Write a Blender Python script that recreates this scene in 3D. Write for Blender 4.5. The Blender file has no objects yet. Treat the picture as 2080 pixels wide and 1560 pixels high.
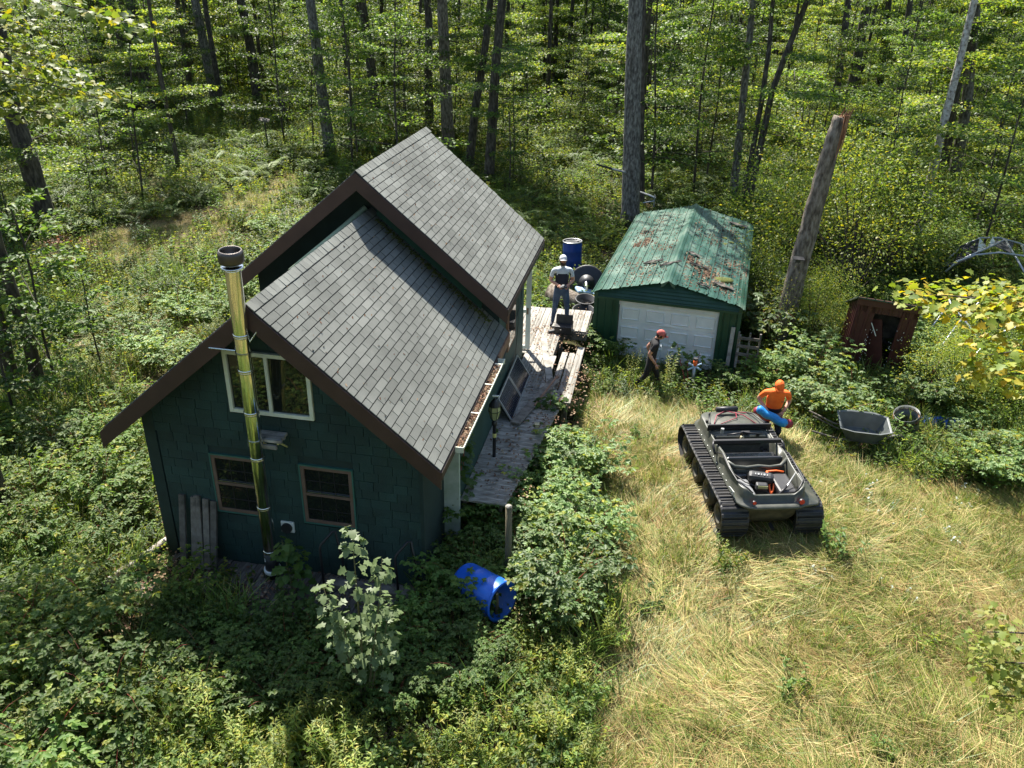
import bpy, bmesh, math, random
import numpy as np
from mathutils import Vector, Matrix, Euler
rnd = random.Random(7)
rng = np.random.default_rng(7)
R = math.radians
sc = bpy.context.scene
col = sc.collection

# ------------------------------------------------------------------ camera, sky, sun, exposure
F, PITCH, ROLL, CH = 1700.1, 0.4679, -0.0215, 8.6746      # focal length in photo pixels, camera 8.67 m up
cd = bpy.data.cameras.new('camera')
cam = bpy.data.objects.new('camera', cd)
col.objects.link(cam)
fw = Vector((0, math.cos(PITCH), -math.sin(PITCH)))
rt0 = Vector((1, 0, 0))
up0 = Vector((0, math.sin(PITCH), math.cos(PITCH)))
rt = rt0 * math.cos(ROLL) - up0 * math.sin(ROLL)
up = rt0 * math.sin(ROLL) + up0 * math.cos(ROLL)
M = Matrix((rt, up, -fw)).transposed().to_4x4()
M.translation = (0, 0, CH)
cam.matrix_world = M
cd.sensor_width = 36
cd.lens = 36 * F / 2080
cd.clip_end = 2000
cd.clip_start = 0.1
sc.camera = cam

SUN_AZ, SUN_EL = -19.0, 53.0
w = bpy.data.worlds.new('World')
sc.world = w
w.use_nodes = True
nt = w.node_tree
bg = nt.nodes['Background']
sky = nt.nodes.new('ShaderNodeTexSky')
sky.sky_type = 'NISHITA'
sky.sun_disc = False
sky.sun_elevation = R(SUN_EL)
sky.sun_rotation = R(SUN_AZ)
nt.links.new(sky.outputs[0], bg.inputs[0])
bg.inputs[1].default_value = 0.1
sl = bpy.data.lights.new('sun', 'SUN')
sl.energy = 5.0
sl.angle = R(0.55)
sl.color = (1.0, 0.95, 0.86)
so = bpy.data.objects.new('sun', sl)
col.objects.link(so)
sd = Vector((math.sin(R(SUN_AZ)) * math.cos(R(SUN_EL)), math.cos(R(SUN_AZ)) * math.cos(R(SUN_EL)), math.sin(R(SUN_EL))))
so.rotation_euler = sd.to_track_quat('Z', 'Y').to_euler()
so.location = sd * 60
sc.view_settings.view_transform = 'Standard'
sc.view_settings.look = 'None'
sc.view_settings.gamma = 1
sc.view_settings.exposure = 1.5
sc.view_settings.use_curve_mapping = False
sc.render.engine = 'CYCLES'
sc.cycles.max_bounces = 5
sc.cycles.diffuse_bounces = 3
sc.cycles.glossy_bounces = 3
sc.cycles.transmission_bounces = 4
sc.cycles.transparent_max_bounces = 4
sc.cycles.use_denoising = True

# ------------------------------------------------------------------ surveying helpers
def ray(px, py):
    X, Y = (px - 1040) / F, -(py - 780) / F
    return fw + rt * X + up * Y
def G(px, py, z=0.0):                       # where the sight line through a photo pixel meets height z
    d = ray(px, py)
    return Vector((0, 0, CH)) + d * ((z - CH) / d.z)
def AY(px, py, Y):                          # ... meets the vertical plane at distance Y
    d = ray(px, py)
    return Vector((0, 0, CH)) + d * (Y / d.y)
def poly(pts, z=0.0):
    return [tuple(G(x, y, z)[:2]) for x, y in pts]
def inside(P, pg):
    x, y = P[:, 0], P[:, 1]
    c = np.zeros(len(P), bool)
    n = len(pg)
    for i in range(n):
        x1, y1 = pg[i]
        x2, y2 = pg[(i + 1) % n]
        if y1 == y2:
            continue
        k = ((y1 > y) != (y2 > y)) & (x < (x2 - x1) * (y - y1) / (y2 - y1) + x1)
        c ^= k
    return c
def zg(x, y):                               # ground height
    x = np.asarray(x, float); y = np.asarray(y, float)
    z = .3 * np.exp(-(((x - 4.4) / 2.6) ** 2 + ((y - 12.2) / 3.0) ** 2))
    z = z + .05 * np.sin(x * .9 + 1.3) * np.cos(y * .7) + .03 * np.sin(x * 2.3 + y * 1.9)
    far = np.clip((y - 30) / 60, 0, 1)
    z = z + far * (.5 * np.sin(x * .11) + .4 * np.cos(y * .09 + x * .05))
    return z
def gz(x, y):
    return float(zg(x, y))

# ------------------------------------------------------------------ materials
def newmat(name):
    m = bpy.data.materials.new(name)
    m.use_nodes = True
    return m, m.node_tree, m.node_tree.nodes['Principled BSDF']
def ramp(nt, cols, fac):
    r = nt.nodes.new('ShaderNodeValToRGB')
    e = r.color_ramp.elements
    n = len(cols)
    for i, c in enumerate(cols):
        p = i / max(1, n - 1)
        if isinstance(c[0], tuple):
            p, c = c[1], c[0]
        if i < 2:
            el = e[i]; el.position = p
        else:
            el = e.new(p)
        el.color = (*c[:3], 1)
    nt.links.new(fac, r.inputs[0])
    return r.outputs[0]
def noise(nt, scale, detail=4, vec=None, rough=.55, stretch=None):
    n = nt.nodes.new('ShaderNodeTexNoise')
    n.inputs['Scale'].default_value = scale
    n.inputs['Detail'].default_value = detail
    n.inputs['Roughness'].default_value = rough
    tc = nt.nodes.new('ShaderNodeTexCoord')
    v = tc.outputs['Object']
    if stretch:
        mp = nt.nodes.new('ShaderNodeMapping')
        mp.inputs['Scale'].default_value = stretch
        nt.links.new(v, mp.inputs[0]); v = mp.outputs[0]
    nt.links.new(v, n.inputs['Vector'])
    return n.outputs['Fac']
def mathn(nt, op, a, b=None):
    m = nt.nodes.new('ShaderNodeMath'); m.operation = op
    for i, q in enumerate((a, b)):
        if q is None: continue
        if isinstance(q, (int, float)): m.inputs[i].default_value = q
        else: nt.links.new(q, m.inputs[i])
    return m.outputs[0]
def randval(nt):
    oi = nt.nodes.new('ShaderNodeObjectInfo')
    ge = nt.nodes.new('ShaderNodeNewGeometry')
    s = mathn(nt, 'ADD', oi.outputs['Random'], ge.outputs['Random Per Island'])
    return mathn(nt, 'FRACT', s)
def hsvmix(nt, colr, fac, lo=.8, hi=1.2):
    h = nt.nodes.new('ShaderNodeHueSaturation')
    v = nt.nodes.new('ShaderNodeMapRange')
    v.inputs['To Min'].default_value = lo; v.inputs['To Max'].default_value = hi
    nt.links.new(fac, v.inputs['Value'])
    nt.links.new(v.outputs[0], h.inputs['Value'])
    nt.links.new(colr, h.inputs['Color'])
    return h.outputs[0]
def surf(name, cols, rough=.7, metal=0, scale=6, bump=.0, stretch=None, detail=5, pieces=None, spec=None, bscale=None, lo=.35, hi=.65):
    m, nt, b = newmat(name)
    f = noise(nt, scale, detail, stretch=stretch)
    if len(cols) > 1:
        mr = nt.nodes.new('ShaderNodeMapRange')
        mr.inputs['From Min'].default_value = lo; mr.inputs['From Max'].default_value = hi
        nt.links.new(f, mr.inputs['Value'])
        c = ramp(nt, cols, mr.outputs[0])
    else:
        rg = nt.nodes.new('ShaderNodeRGB'); rg.outputs[0].default_value = (*cols[0], 1); c = rg.outputs[0]
        c = hsvmix(nt, c, f, .85, 1.15)
    if pieces:
        c = hsvmix(nt, c, randval(nt), *pieces)
    nt.links.new(c, b.inputs['Base Color'])
    b.inputs['Roughness'].default_value = rough
    b.inputs['Metallic'].default_value = metal
    if spec is not None: b.inputs['Specular IOR Level'].default_value = spec
    if bump:
        bn = nt.nodes.new('ShaderNodeBump')
        bn.inputs['Strength'].default_value = bump
        bn.inputs['Distance'].default_value = .02
        nt.links.new(noise(nt, bscale or scale * 5, 6, stretch=stretch), bn.inputs['Height'])
        nt.links.new(bn.outputs[0], b.inputs['Normal'])
    return m
def leafmat(name, cols, trans=.35, rough=.52, spec=.32):
    m, nt, b = newmat(name)
    rv = randval(nt)
    c = ramp(nt, cols, rv)
    oi = nt.nodes.new('ShaderNodeObjectInfo')
    c = hsvmix(nt, c, oi.outputs['Random'], .6, 1.35)
    nt.links.new(c, b.inputs['Base Color'])
    b.inputs['Roughness'].default_value = rough
    b.inputs['Specular IOR Level'].default_value = spec
    tr = nt.nodes.new('ShaderNodeBsdfTranslucent')
    hs = nt.nodes.new('ShaderNodeHueSaturation')
    hs.inputs['Hue'].default_value = .485
    hs.inputs['Saturation'].default_value = 1.1
    hs.inputs['Value'].default_value = 1.9
    nt.links.new(c, hs.inputs['Color'])
    nt.links.new(hs.outputs[0], tr.inputs['Color'])
    mx = nt.nodes.new('ShaderNodeMixShader')
    mx.inputs[0].default_value = trans
    nt.links.new(b.outputs[0], mx.inputs[1])
    nt.links.new(tr.outputs[0], mx.inputs[2])
    nt.links.new(mx.outputs[0], nt.nodes['Material Output'].inputs['Surface'])
    return m
def glassmat(name, tint=(.9, .95, .93), rough=.02):
    m, nt, b = newmat(name)
    b.inputs['Base Color'].default_value = (.012, .014, .012, 1)
    b.inputs['Roughness'].default_value = rough
    b.inputs['Specular IOR Level'].default_value = .8
    return m

MT = {}
MT['leaf'] = leafmat('green leaf', [(.05, .10, .015), (.075, .13, .02), (.115, .175, .03), (.155, .19, .035)], .5)
MT['leafd'] = leafmat('dark green leaf', [(.038, .08, .016), (.055, .105, .02), (.075, .13, .028), (.1, .145, .028)], .42)
MT['leafb'] = leafmat('blue green bramble leaf', [(.055, .115, .022), (.08, .145, .028), (.11, .175, .038), (.14, .185, .04)], .38, .55, .3)
MT['leafy'] = leafmat('yellow green leaf', [(.12, .18, .025), (.17, .23, .035), (.22, .26, .045), (.3, .27, .03)], .42)
MT['leafgold'] = leafmat('turning yellow leaf', [(.16, .25, .03), (.24, .32, .04), (.33, .37, .05), (.45, .4, .05), (.5, .36, .03)], .4)
MT['fern'] = leafmat('fern frond', [(.07, .13, .02), (.11, .17, .03), (.15, .19, .04)], .4, .55, .25)
MT['straw'] = leafmat('dry straw grass', [(.30, .25, .10), (.44, .36, .16), (.24, .26, .07), (.54, .45, .22), (.32, .18, .08), (.36, .34, .12)], .25, .6, .25)
MT['strawb'] = leafmat('brown dead grass', [(.2, .12, .05), (.3, .19, .08), (.36, .28, .12), (.16, .15, .05)], .2, .7, .2)
MT['grass'] = leafmat('green grass blade', [(.07, .14, .02), (.11, .18, .03), (.17, .23, .045), (.26, .28, .07)], .3, .45, .4)
MT['goldfl'] = leafmat('goldenrod bloom', [(.5, .4, .03), (.62, .5, .05), (.4, .4, .06)], .3)
MT['red'] = leafmat('reddish leaf', [(.22, .06, .03), (.3, .12, .04), (.2, .16, .04)], .3)
MT['white'] = surf('white bloom', [(.75, .78, .75)], .6)
MT['bark'] = surf('grey bark', [(.028, .022, .016), (.06, .048, .036), (.12, .1, .08)], .95, scale=6, bump=.9, stretch=(2, 2, .6), bscale=22)
MT['barkl'] = surf('pale rough bark', [(.05, .043, .036), (.13, .115, .098), (.25, .23, .2)], .95, scale=7, bump=1., stretch=(2, 2, .8), bscale=16)
MT['snagbark'] = surf('weathered snag bark', [(.06, .045, .033), (.15, .12, .09), (.25, .21, .17)], .95, scale=7, bump=1., stretch=(2, 2, .7), bscale=14)
MT['rot'] = surf('raw orange heartwood', [(.08, .03, .015), (.24, .10, .04), (.36, .2, .1)], .9, scale=9, bump=.6, stretch=(3, 3, .3))
MT['stem'] = surf('green brown stem', [(.07, .06, .03), (.1, .1, .04)], .8)
MT['redstem'] = surf('red leaf stalk', [(.3, .05, .04)], .6)
MT['litter'] = leafmat('dead leaf litter', [(.1, .05, .035), (.17, .09, .055), (.27, .17, .1), (.33, .26, .17)], .05, .8, .2)
MT['shingle'] = surf('asphalt roof shingle', [(.165, .17, .152), (.205, .21, .188)], .95, scale=.5, bump=.35, pieces=(.84, 1.12), spec=.2, bscale=160)
MT['shinglebed'] = surf('dark shingle bed', [(.018, .018, .017)], .95)
MT['leafbright'] = leafmat('lightened yellow green maple leaf', [(.24, .32, .05), (.32, .38, .08), (.4, .4, .1)], .4)  # leaf colour lightened to offset the shade on the low right boughs
MT['leafr'] = leafmat('sunlit tint raspberry leaf', [(.085, .155, .045), (.115, .19, .058), (.15, .225, .08), (.15, .20, .04)], .35, .52, .38)  # sunlight put into the colour: leaf tones lightened to look brightly lit
MT['leafsunlit'] = leafmat('sunlit tint maple leaf', [(.16, .23, .08), (.2, .27, .11), (.13, .19, .06)], .3, .5, .4)  # brightness lifted in the colour so the sapling looks sunlit
MT['siding'] = surf('dark green siding', [(.011, .034, .030), (.017, .046, .040)], .75, scale=5, bump=.5, pieces=(.82, 1.2), stretch=(6, 1, 1), bscale=30)
def stains(m, scale, lo, hi):                    # weather stains that run across neighbouring pieces
    nt = m.node_tree; b = nt.nodes['Principled BSDF']; src = b.inputs['Base Color'].links[0].from_socket
    g = nt.nodes.new('ShaderNodeNewGeometry'); n = nt.nodes.new('ShaderNodeTexNoise'); n.inputs['Scale'].default_value = scale; n.inputs['Detail'].default_value = 6
    nt.links.new(g.outputs['Position'], n.inputs['Vector'])
    mr = nt.nodes.new('ShaderNodeMapRange'); mr.inputs['From Min'].default_value = .35; mr.inputs['From Max'].default_value = .65; nt.links.new(n.outputs['Fac'], mr.inputs['Value'])
    nt.links.new(hsvmix(nt, src, mr.outputs[0], lo, hi), b.inputs['Base Color'])
stains(MT['shingle'], 1.1, .8, 1.12); stains(MT['siding'], 1.6, .75, 1.25)
MT['sidingbed'] = surf('green black wall', [(.009, .022, .019), (.012, .03, .026)], .8, scale=4)
MT['sidewall'] = surf('dark green side wall', [(.014, .045, .035), (.02, .058, .045)], .7, scale=3, stretch=(1, 1, .1), bump=.3)
MT['fascia'] = surf('brown painted fascia', [(.04, .018, .013), (.054, .026, .019)], .6, scale=3, bump=.1)
MT['soffit'] = surf('dark soffit', [(.012, .011, .01)], .9)
MT['cream'] = surf('cream window frame', [(.62, .64, .5), (.7, .72, .6)], .5, scale=8)
MT['brownwin'] = surf('brown window sash', [(.12, .075, .055), (.15, .1, .075)], .5)
MT['greentrim'] = surf('green window trim', [(.035, .12, .095)], .5)
MT['glass'] = glassmat('dark window glass')
MT['curtain'] = surf('brown curtain', [(.06, .045, .02), (.1, .08, .035)], .9, scale=12, stretch=(8, 8, .6))
MT['steel'] = surf('polished steel pipe', [(.86, .84, .76)], .13, 1, bump=.05, scale=2, stretch=(3, 3, .2))
MT['steeld'] = surf('steel band', [(.7, .7, .68)], .25, 1)
MT['iron'] = surf('black painted metal', [(.015, .014, .016)], .45)
MT['capmet'] = surf('dark chimney cap', [(.1, .085, .075)], .35, .7)
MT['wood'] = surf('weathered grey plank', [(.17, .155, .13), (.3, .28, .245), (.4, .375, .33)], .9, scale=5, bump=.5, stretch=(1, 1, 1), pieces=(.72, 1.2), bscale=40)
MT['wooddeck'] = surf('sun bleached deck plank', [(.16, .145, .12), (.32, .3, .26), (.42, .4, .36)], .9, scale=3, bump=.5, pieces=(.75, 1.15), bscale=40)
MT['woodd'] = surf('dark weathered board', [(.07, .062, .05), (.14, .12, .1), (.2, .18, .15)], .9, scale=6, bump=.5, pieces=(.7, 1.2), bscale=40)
MT['woodb'] = surf('brown board edge', [(.2, .1, .06), (.28, .16, .1)], .85, scale=8, bump=.3)
MT['post'] = surf('treated post wood', [(.1, .085, .05), (.17, .14, .085)], .9, scale=7, stretch=(2, 2, .4), bump=.6)
MT['endgrain'] = surf('pale cut wood', [(.45, .38, .22), (.55, .48, .3)], .8, scale=14)
MT['white paint'] = surf('white paint', [(.6, .61, .55), (.72, .73, .68)], .55, scale=4)
MT['whitegrn'] = surf('mildewed white board', [(.3, .36, .27), (.46, .5, .42)], .7, scale=4)
MT['garwall'] = surf('green metal siding', [(.012, .055, .03), (.02, .075, .042)], .4, .1, scale=3, bump=.05)
MT['garroof'] = surf('green metal roofing', [(.018, .058, .042), (.035, .095, .07), (.11, .165, .13)], .36, .2, scale=2.2, bump=.08, stretch=(1.5, .5, 1))
MT['gardoor'] = surf('white steel door', [(.68, .71, .68), (.8, .82, .79)], .45, scale=2.5, bump=.05)
MT['moss'] = surf('moss', [(.05, .07, .015), (.13, .14, .025)], 1, scale=18, bump=1)
MT['maroon'] = surf('maroon metal', [(.055, .013, .011), (.08, .022, .018)], .5, scale=4)
MT['mossroof'] = surf('mossy roof edge', [(.03, .05, .025), (.05, .07, .03)], .8)
MT['dark'] = surf('dark interior', [(.01, .009, .008)], .95)
MT['olive'] = surf('olive green plastic hull', [(.05, .054, .042), (.072, .074, .06), (.14, .125, .095)], .42, scale=5, bump=.08, lo=.38, hi=.8)
MT['olived'] = surf('muddy hull plastic', [(.045, .042, .03), (.11, .095, .065)], .6, scale=7)
MT['rubber'] = surf('black rubber track', [(.012, .012, .013), (.03, .028, .027)], .5, scale=14)
MT['seat'] = surf('black vinyl seat', [(.03, .03, .032)], .16)
MT['greyseat'] = surf('grey vinyl cushion', [(.16, .165, .17), (.2, .205, .21)], .4)
MT['silver'] = surf('dull silver', [(.45, .45, .44)], .35, .6)
MT['orangepl'] = surf('orange strap', [(.85, .13, .02)], .6)
MT['redpl'] = surf('red plastic', [(.55, .03, .025)], .35)
MT['bluedrum'] = surf('blue plastic drum', [(.008, .035, .22), (.012, .05, .3)], .35, scale=3)
MT['bluebright'] = surf('bright blue plastic', [(.01, .09, .5), (.02, .14, .62)], .35, scale=3)
MT['blackpl'] = surf('black plastic', [(.014, .014, .016), (.022, .022, .024)], .5, scale=8, bump=.1)
MT['greypl'] = surf('grey poly tub', [(.07, .08, .078), (.11, .12, .118)], .5, scale=4)
MT['bluebag'] = surf('blue nylon bag', [(.01, .17, .48), (.02, .28, .62)], .5, scale=6, bump=.5, bscale=12)
MT['redbag'] = surf('dark red nylon bag', [(.2, .01, .03), (.3, .03, .05)], .5, scale=6, bump=.5, bscale=12)
MT['skin'] = surf('skin', [(.42, .2, .13), (.5, .26, .18)], .5, scale=9)
MT['jean'] = surf('blue denim', [(.018, .038, .085), (.045, .08, .14)], .85, scale=7, bump=.3)
MT['navy'] = surf('navy cloth', [(.012, .015, .03)], .85)
MT['greyshirt'] = surf('pale grey knit', [(.42, .46, .5), (.5, .54, .58)], .85, scale=14, bump=.2)
MT['blackshirt'] = surf('charcoal cotton', [(.011, .010, .011), (.018, .017, .018)], .9, scale=8, bump=.2)
MT['orangecl'] = surf('blaze orange cloth', [(.85, .12, .01), (.95, .17, .015)], .8, scale=8, bump=.3)
MT['redcap'] = surf('faded red cap', [(.42, .09, .07), (.5, .12, .1)], .8)
MT['whitecap'] = surf('light grey cap', [(.6, .6, .62)], .8)
MT['hair'] = surf('brown hair', [(.035, .02, .012)], .8)
MT['pvc'] = surf('grey metal pipe', [(.3, .32, .34), (.38, .4, .42)], .35, .5)
MT['fabric'] = surf('torn black shade cloth', [(.012, .013, .016), (.022, .024, .028)], .8, scale=7)
MT['rock'] = surf('brown field stone', [(.16, .12, .09), (.26, .21, .17)], .95, scale=5, bump=.8)
MT['birch'] = surf('pale birch bark', [(.14, .11, .09), (.45, .4, .36), (.6, .56, .52)], .85, scale=9, bump=.4)
MT['pv'] = surf('solar cell blue black', [(.006, .009, .02), (.01, .013, .028)], .12, scale=3)
MT['alu'] = surf('aluminium frame', [(.6, .61, .62)], .35, .8)
MT['lampglass'] = surf('frosted yellow lamp glass', [(.28, .3, .14), (.36, .38, .2)], .25)
MT['yellow'] = surf('yellow label', [(.6, .55, .2)], .5)
MT['skyblue'] = surf('light blue ribbon', [(.35, .5, .72)], .6)

# ground: leaf mould in the woods, thatch under the meadow
def ground_mat():
    m, nt, b = newmat('ground soil and thatch')
    f = noise(nt, .9, 8)
    f2 = noise(nt, 9, 8)
    a = ramp(nt, [(.02, .018, .010), (.045, .045, .018), (.085, .08, .032)], f2)
    c = ramp(nt, [(.05, .045, .018), (.13, .11, .045), (.22, .18, .08)], f2)
    at = nt.nodes.new('ShaderNodeAttribute'); at.attribute_name = 'meadow'
    mx = nt.nodes.new('ShaderNodeMix'); mx.data_type = 'RGBA'
    ad = mathn(nt, 'ADD', at.outputs['Fac'], mathn(nt, 'MULTIPLY', mathn(nt, 'SUBTRACT', f, .5), .6))
    nt.links.new(ad, mx.inputs[0]); nt.links.new(a, mx.inputs[6]); nt.links.new(c, mx.inputs[7])
    nt.links.new(mx.outputs[2], b.inputs['Base Color'])
    b.inputs['Roughness'].default_value = 1
    b.inputs['Specular IOR Level'].default_value = .1
    bn = nt.nodes.new('ShaderNodeBump'); bn.inputs['Strength'].default_value = .8; bn.inputs['Distance'].default_value = .05
    nt.links.new(f2, bn.inputs['Height']); nt.links.new(bn.outputs[0], b.inputs['Normal'])
    return m
MT['ground'] = ground_mat()

# ------------------------------------------------------------------ mesh helpers
class MB:
    def __init__(s): s.v = []; s.f = []; s.mi = []; s.cur = 0
    def add(s, vs, fs):
        n = len(s.v); s.v += [tuple(v) for v in vs]; s.f += [tuple(i + n for i in f) for f in fs]; s.mi += [s.cur] * len(fs); return s
    def box(s, c, d, rot=None, taper=1):
        vs = []
        for z in (-.5, .5):
            k = taper if z > 0 else 1
            for x, y in ((-.5, -.5), (.5, -.5), (.5, .5), (-.5, .5)):
                p = Vector((x * d[0] * k, y * d[1] * k, z * d[2]))
                if rot is not None: p = rot @ p
                vs.append(p + Vector(c))
        return s.add(vs, [(3, 2, 1, 0), (4, 5, 6, 7), (0, 1, 5, 4), (1, 2, 6, 5), (2, 3, 7, 6), (3, 0, 4, 7)])
    def span(s, a, b): 
        a = Vector(a); b = Vector(b)
        return s.box((a + b) / 2, tuple(abs(q) for q in (b - a)))
    def tube(s, pts, r, n=8, caps=True):
        pts = [Vector(p) for p in pts]
        rs = r if isinstance(r, (list, tuple)) else [r] * len(pts)
        vs = []; prev = None
        for i, p in enumerate(pts):
            t = (pts[min(i + 1, len(pts) - 1)] - pts[max(i - 1, 0)]).normalized()
            if prev is None:
                a = Vector((0, 0, 1)) if abs(t.z) < .9 else Vector((1, 0, 0))
                u = t.cross(a).normalized()
            else:
                u = (prev - t * prev.dot(t)).normalized()
            prev = u; q = t.cross(u)
            for k in range(n):
                an = 2 * math.pi * k / n
                vs.append(p + (u * math.cos(an) + q * math.sin(an)) * rs[i])
        fs = []
        for i in range(len(pts) - 1):
            for k in range(n):
                fs.append((i * n + k, i * n + (k + 1) % n, (i + 1) * n + (k + 1) % n, (i + 1) * n + k))
        if caps:
            fs.append(tuple(range(n - 1, -1, -1))); fs.append(tuple((len(pts) - 1) * n + k for k in range(n)))
        return s.add(vs, fs)
    def lathe(s, prof, n=20, c=(0, 0, 0), rot=None, caps=False):
        vs = []; c = Vector(c)
        for r, z in prof:
            for k in range(n):
                a = 2 * math.pi * k / n
                p = Vector((r * math.cos(a), r * math.sin(a), z))
                if rot is not None: p = rot @ p
                vs.append(p + c)
        fs = [(i * n + k, i * n + (k + 1) % n, (i + 1) * n + (k + 1) % n, (i + 1) * n + k) for i in range(len(prof) - 1) for k in range(n)]
        if caps: fs += [tuple(range(n - 1, -1, -1)), tuple((len(prof) - 1) * n + k for k in range(n))]
        return s.add(vs, fs)
    def prism(s, pts, h, axis=1):          # polygon in a plane, thickened by h along axis
        n = len(pts); vs = []
        for o in (0, h):
            for a, b in pts:
                vs.append({0: (o, a, b), 1: (a, o, b), 2: (a, b, o)}[axis] if True else None)
        fs = [tuple(range(n)), tuple(range(2 * n - 1, n - 1, -1))] + [(i, i + n, (i + 1) % n + n, (i + 1) % n) for i in range(n)]
        return s.add(vs, fs)
    def quad(s, a, b, c, d, th):
        a, b, c, d = map(Vector, (a, b, c, d)); nrm = (b - a).cross(d - a).normalized() * th
        return s.add([a, b, c, d, a - nrm, b - nrm, c - nrm, d - nrm], [(0, 1, 2, 3), (7, 6, 5, 4), (0, 4, 5, 1), (1, 5, 6, 2), (2, 6, 7, 3), (3, 7, 4, 0)])
    def shift(s, n0, M):
        for i in range(n0, len(s.v)): s.v[i] = tuple(M @ Vector(s.v[i]))
        return s
    def mesh(s, name, mats, smooth=False):
        me = bpy.data.meshes.new(name)
        me.from_pydata(s.v, [], s.f)
        for m in (mats if isinstance(mats, (list, tuple)) else [mats]): me.materials.append(m)
        if any(s.mi): me.polygons.foreach_set('material_index', s.mi)
        bm = bmesh.new(); bm.from_mesh(me); bmesh.ops.recalc_face_normals(bm, faces=bm.faces); bm.to_mesh(me); bm.free()
        if smooth: me.polygons.foreach_set('use_smooth', [True] * len(me.polygons))
        return me
    def build(s, name, mats, parent=None, smooth=False, bevel=0, **kw):
        return mk(name, s.mesh(name, mats, smooth), parent, bevel=bevel, **kw)
def mk(name, me, parent=None, loc=None, rot=None, scale=None, bevel=0, label=None, cat=None, group=None, kind=None):
    o = bpy.data.objects.new(name, me)
    col.objects.link(o)
    if parent: o.parent = parent
    if loc is not None: o.location = loc
    if rot is not None: o.rotation_euler = rot
    if scale is not None: o.scale = scale
    if bevel:
        b = o.modifiers.new('bevel', 'BEVEL'); b.width = bevel; b.segments = 2; b.limit_method = 'ANGLE'
    tag(o, label, cat, group, kind)
    return o
def tag(o, label=None, cat=None, group=None, kind=None):
    if label: o['label'] = label
    if cat: o['category'] = cat
    if group: o['group'] = group
    if kind: o['kind'] = kind
    return o
def empty(name, loc, label, cat, rz=0, group=None, rot=None):
    o = bpy.data.objects.new(name, None); col.objects.link(o)
    o.location = loc; o.rotation_euler = rot or (0, 0, rz); o.empty_display_size = .3
    return tag(o, label, cat, group)

# ================================================================== GROUND
def build_ground():
    xs = np.concatenate([np.linspace(-400, -31, 14), np.arange(-30, 30.1, .3), np.linspace(31, 400, 14)])
    ys = np.concatenate([np.linspace(-300, -13, 12), np.arange(-12, 40, .3), np.linspace(41, 120, 40), np.linspace(130, 600, 16)])
    X, Y = np.meshgrid(xs, ys)
    Z = zg(X, Y) + .03 * np.sin(X * 5.1 + np.sin(Y * 3)) * np.sin(Y * 4.3)
    V = np.stack([X.ravel(), Y.ravel(), Z.ravel()], 1)
    nx, ny = len(xs), len(ys)
    i = np.arange(nx - 1); j = np.arange(ny - 1)
    I, J = np.meshgrid(i, j); a = (J * nx + I).ravel()
    Fc = np.stack([a, a + 1, a + nx + 1, a + nx], 1)
    me = bpy.data.meshes.new('ground'); me.from_pydata(V.tolist(), [], Fc.tolist())
    me.materials.append(MT['ground'])
    me.polygons.foreach_set('use_smooth', [True] * len(me.polygons))
    at = me.attributes.new('meadow', 'FLOAT', 'POINT')
    LM2 = poly([(150, 700), (250, 620), (420, 500), (560, 430), (740, 430), (330, 880), (200, 900)], 0)
    v = (inside(V, MEADOW) | inside(V, TRAIL)).astype(np.float32) + inside(V, LM2) * .6
    at.data.foreach_set('value', v)
    mk('ground', me, kind='structure')
MEADOW = poly([(1185, 1560), (1230, 1400), (1270, 1250), (1235, 1050), (1190, 900), (1185, 800), (1290, 820), (1400, 835), (1600, 900), (1750, 960), (1900, 990), (2080, 1010), (2400, 1050), (2500, 1900), (1150, 1900)])
TRAIL = poly([(60, 520), (200, 470), (330, 455), (520, 380), (560, 340), (625, 335), (600, 400), (540, 450), (430, 480), (330, 560), (290, 640), (200, 660), (140, 600)])
build_ground()

# ================================================================== CABIN
CYAW = -.177
cabin = empty('cabin', (-3.3741, 10.4846, 0), 'two-level dark green shingled cabin with brown gable boards and grey shingle roofs', 'cabin', CYAW)
cabM = Matrix.Translation((-3.3741, 10.4846, 0)) @ Matrix.Rotation(CYAW, 4, 'Z')
def CB(u, v, z): return cabM @ Vector((u, v, z))
HW, ZE, ZR, RW, EO = 2.1418, 2.485, 4.655, 2.546, .4365
LV1 = 4.43
UR, UZE, UZR, UV0, UV1, UO = 2.653, 3.207, 5.441, 3.83, 8.11, -.03
SW = 2.37                                     # side wall plane
slope = math.atan2(ZR - ZE, RW); uslope = math.atan2(UZR - UZE, UR)
zw = lambda u: ZR - abs(u) / RW * (ZR - ZE) - .16       # underside of lower roof
# lower front volume
b = MB(); b.cur = 0
b.add([(-HW, 0, 0), (HW, 0, 0), (HW, 0, zw(HW)), (0, 0, zw(0)), (-HW, 0, zw(HW)), (-HW, LV1, 0), (HW, 1.22, 0), (HW, 1.22, zw(HW)), (-HW, LV1, zw(HW))],
      [(0, 1, 2, 3, 4), (0, 4, 8, 5), (1, 6, 7, 2)])
front = b.build('front_wall', MT['sidingbed'], cabin)
b = MB()
b.add([(SW, 1.22, 0), (SW, 7.15, 0), (SW, 7.15, 3.25), (SW, 1.22, zw(SW) + .04), (-SW, 7.15, 0), (-SW, 7.15, 3.25), (-SW, 4.43, 0), (-SW, 4.43, 3.25), (SW, 4.43, 3.25), (SW, 4.43, zw(SW) + .04)],
      [(0, 1, 2, 8, 9, 3), (1, 4, 5, 2), (4, 6, 7, 5)])
b.build('side_wall', MT['sidewall'], cabin)
b = MB()                                          # upper gable wall above the lower roof
uz = lambda u: UZR - abs(u - UO) / UR * (UZR - UZE) - .17
b.add([(-SW, 4.43, 2.0), (SW, 4.43, 2.0), (SW, 4.43, uz(SW)), (0, 4.43, uz(0)), (-SW, 4.43, uz(SW))], [(0, 1, 2, 3, 4)])
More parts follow.
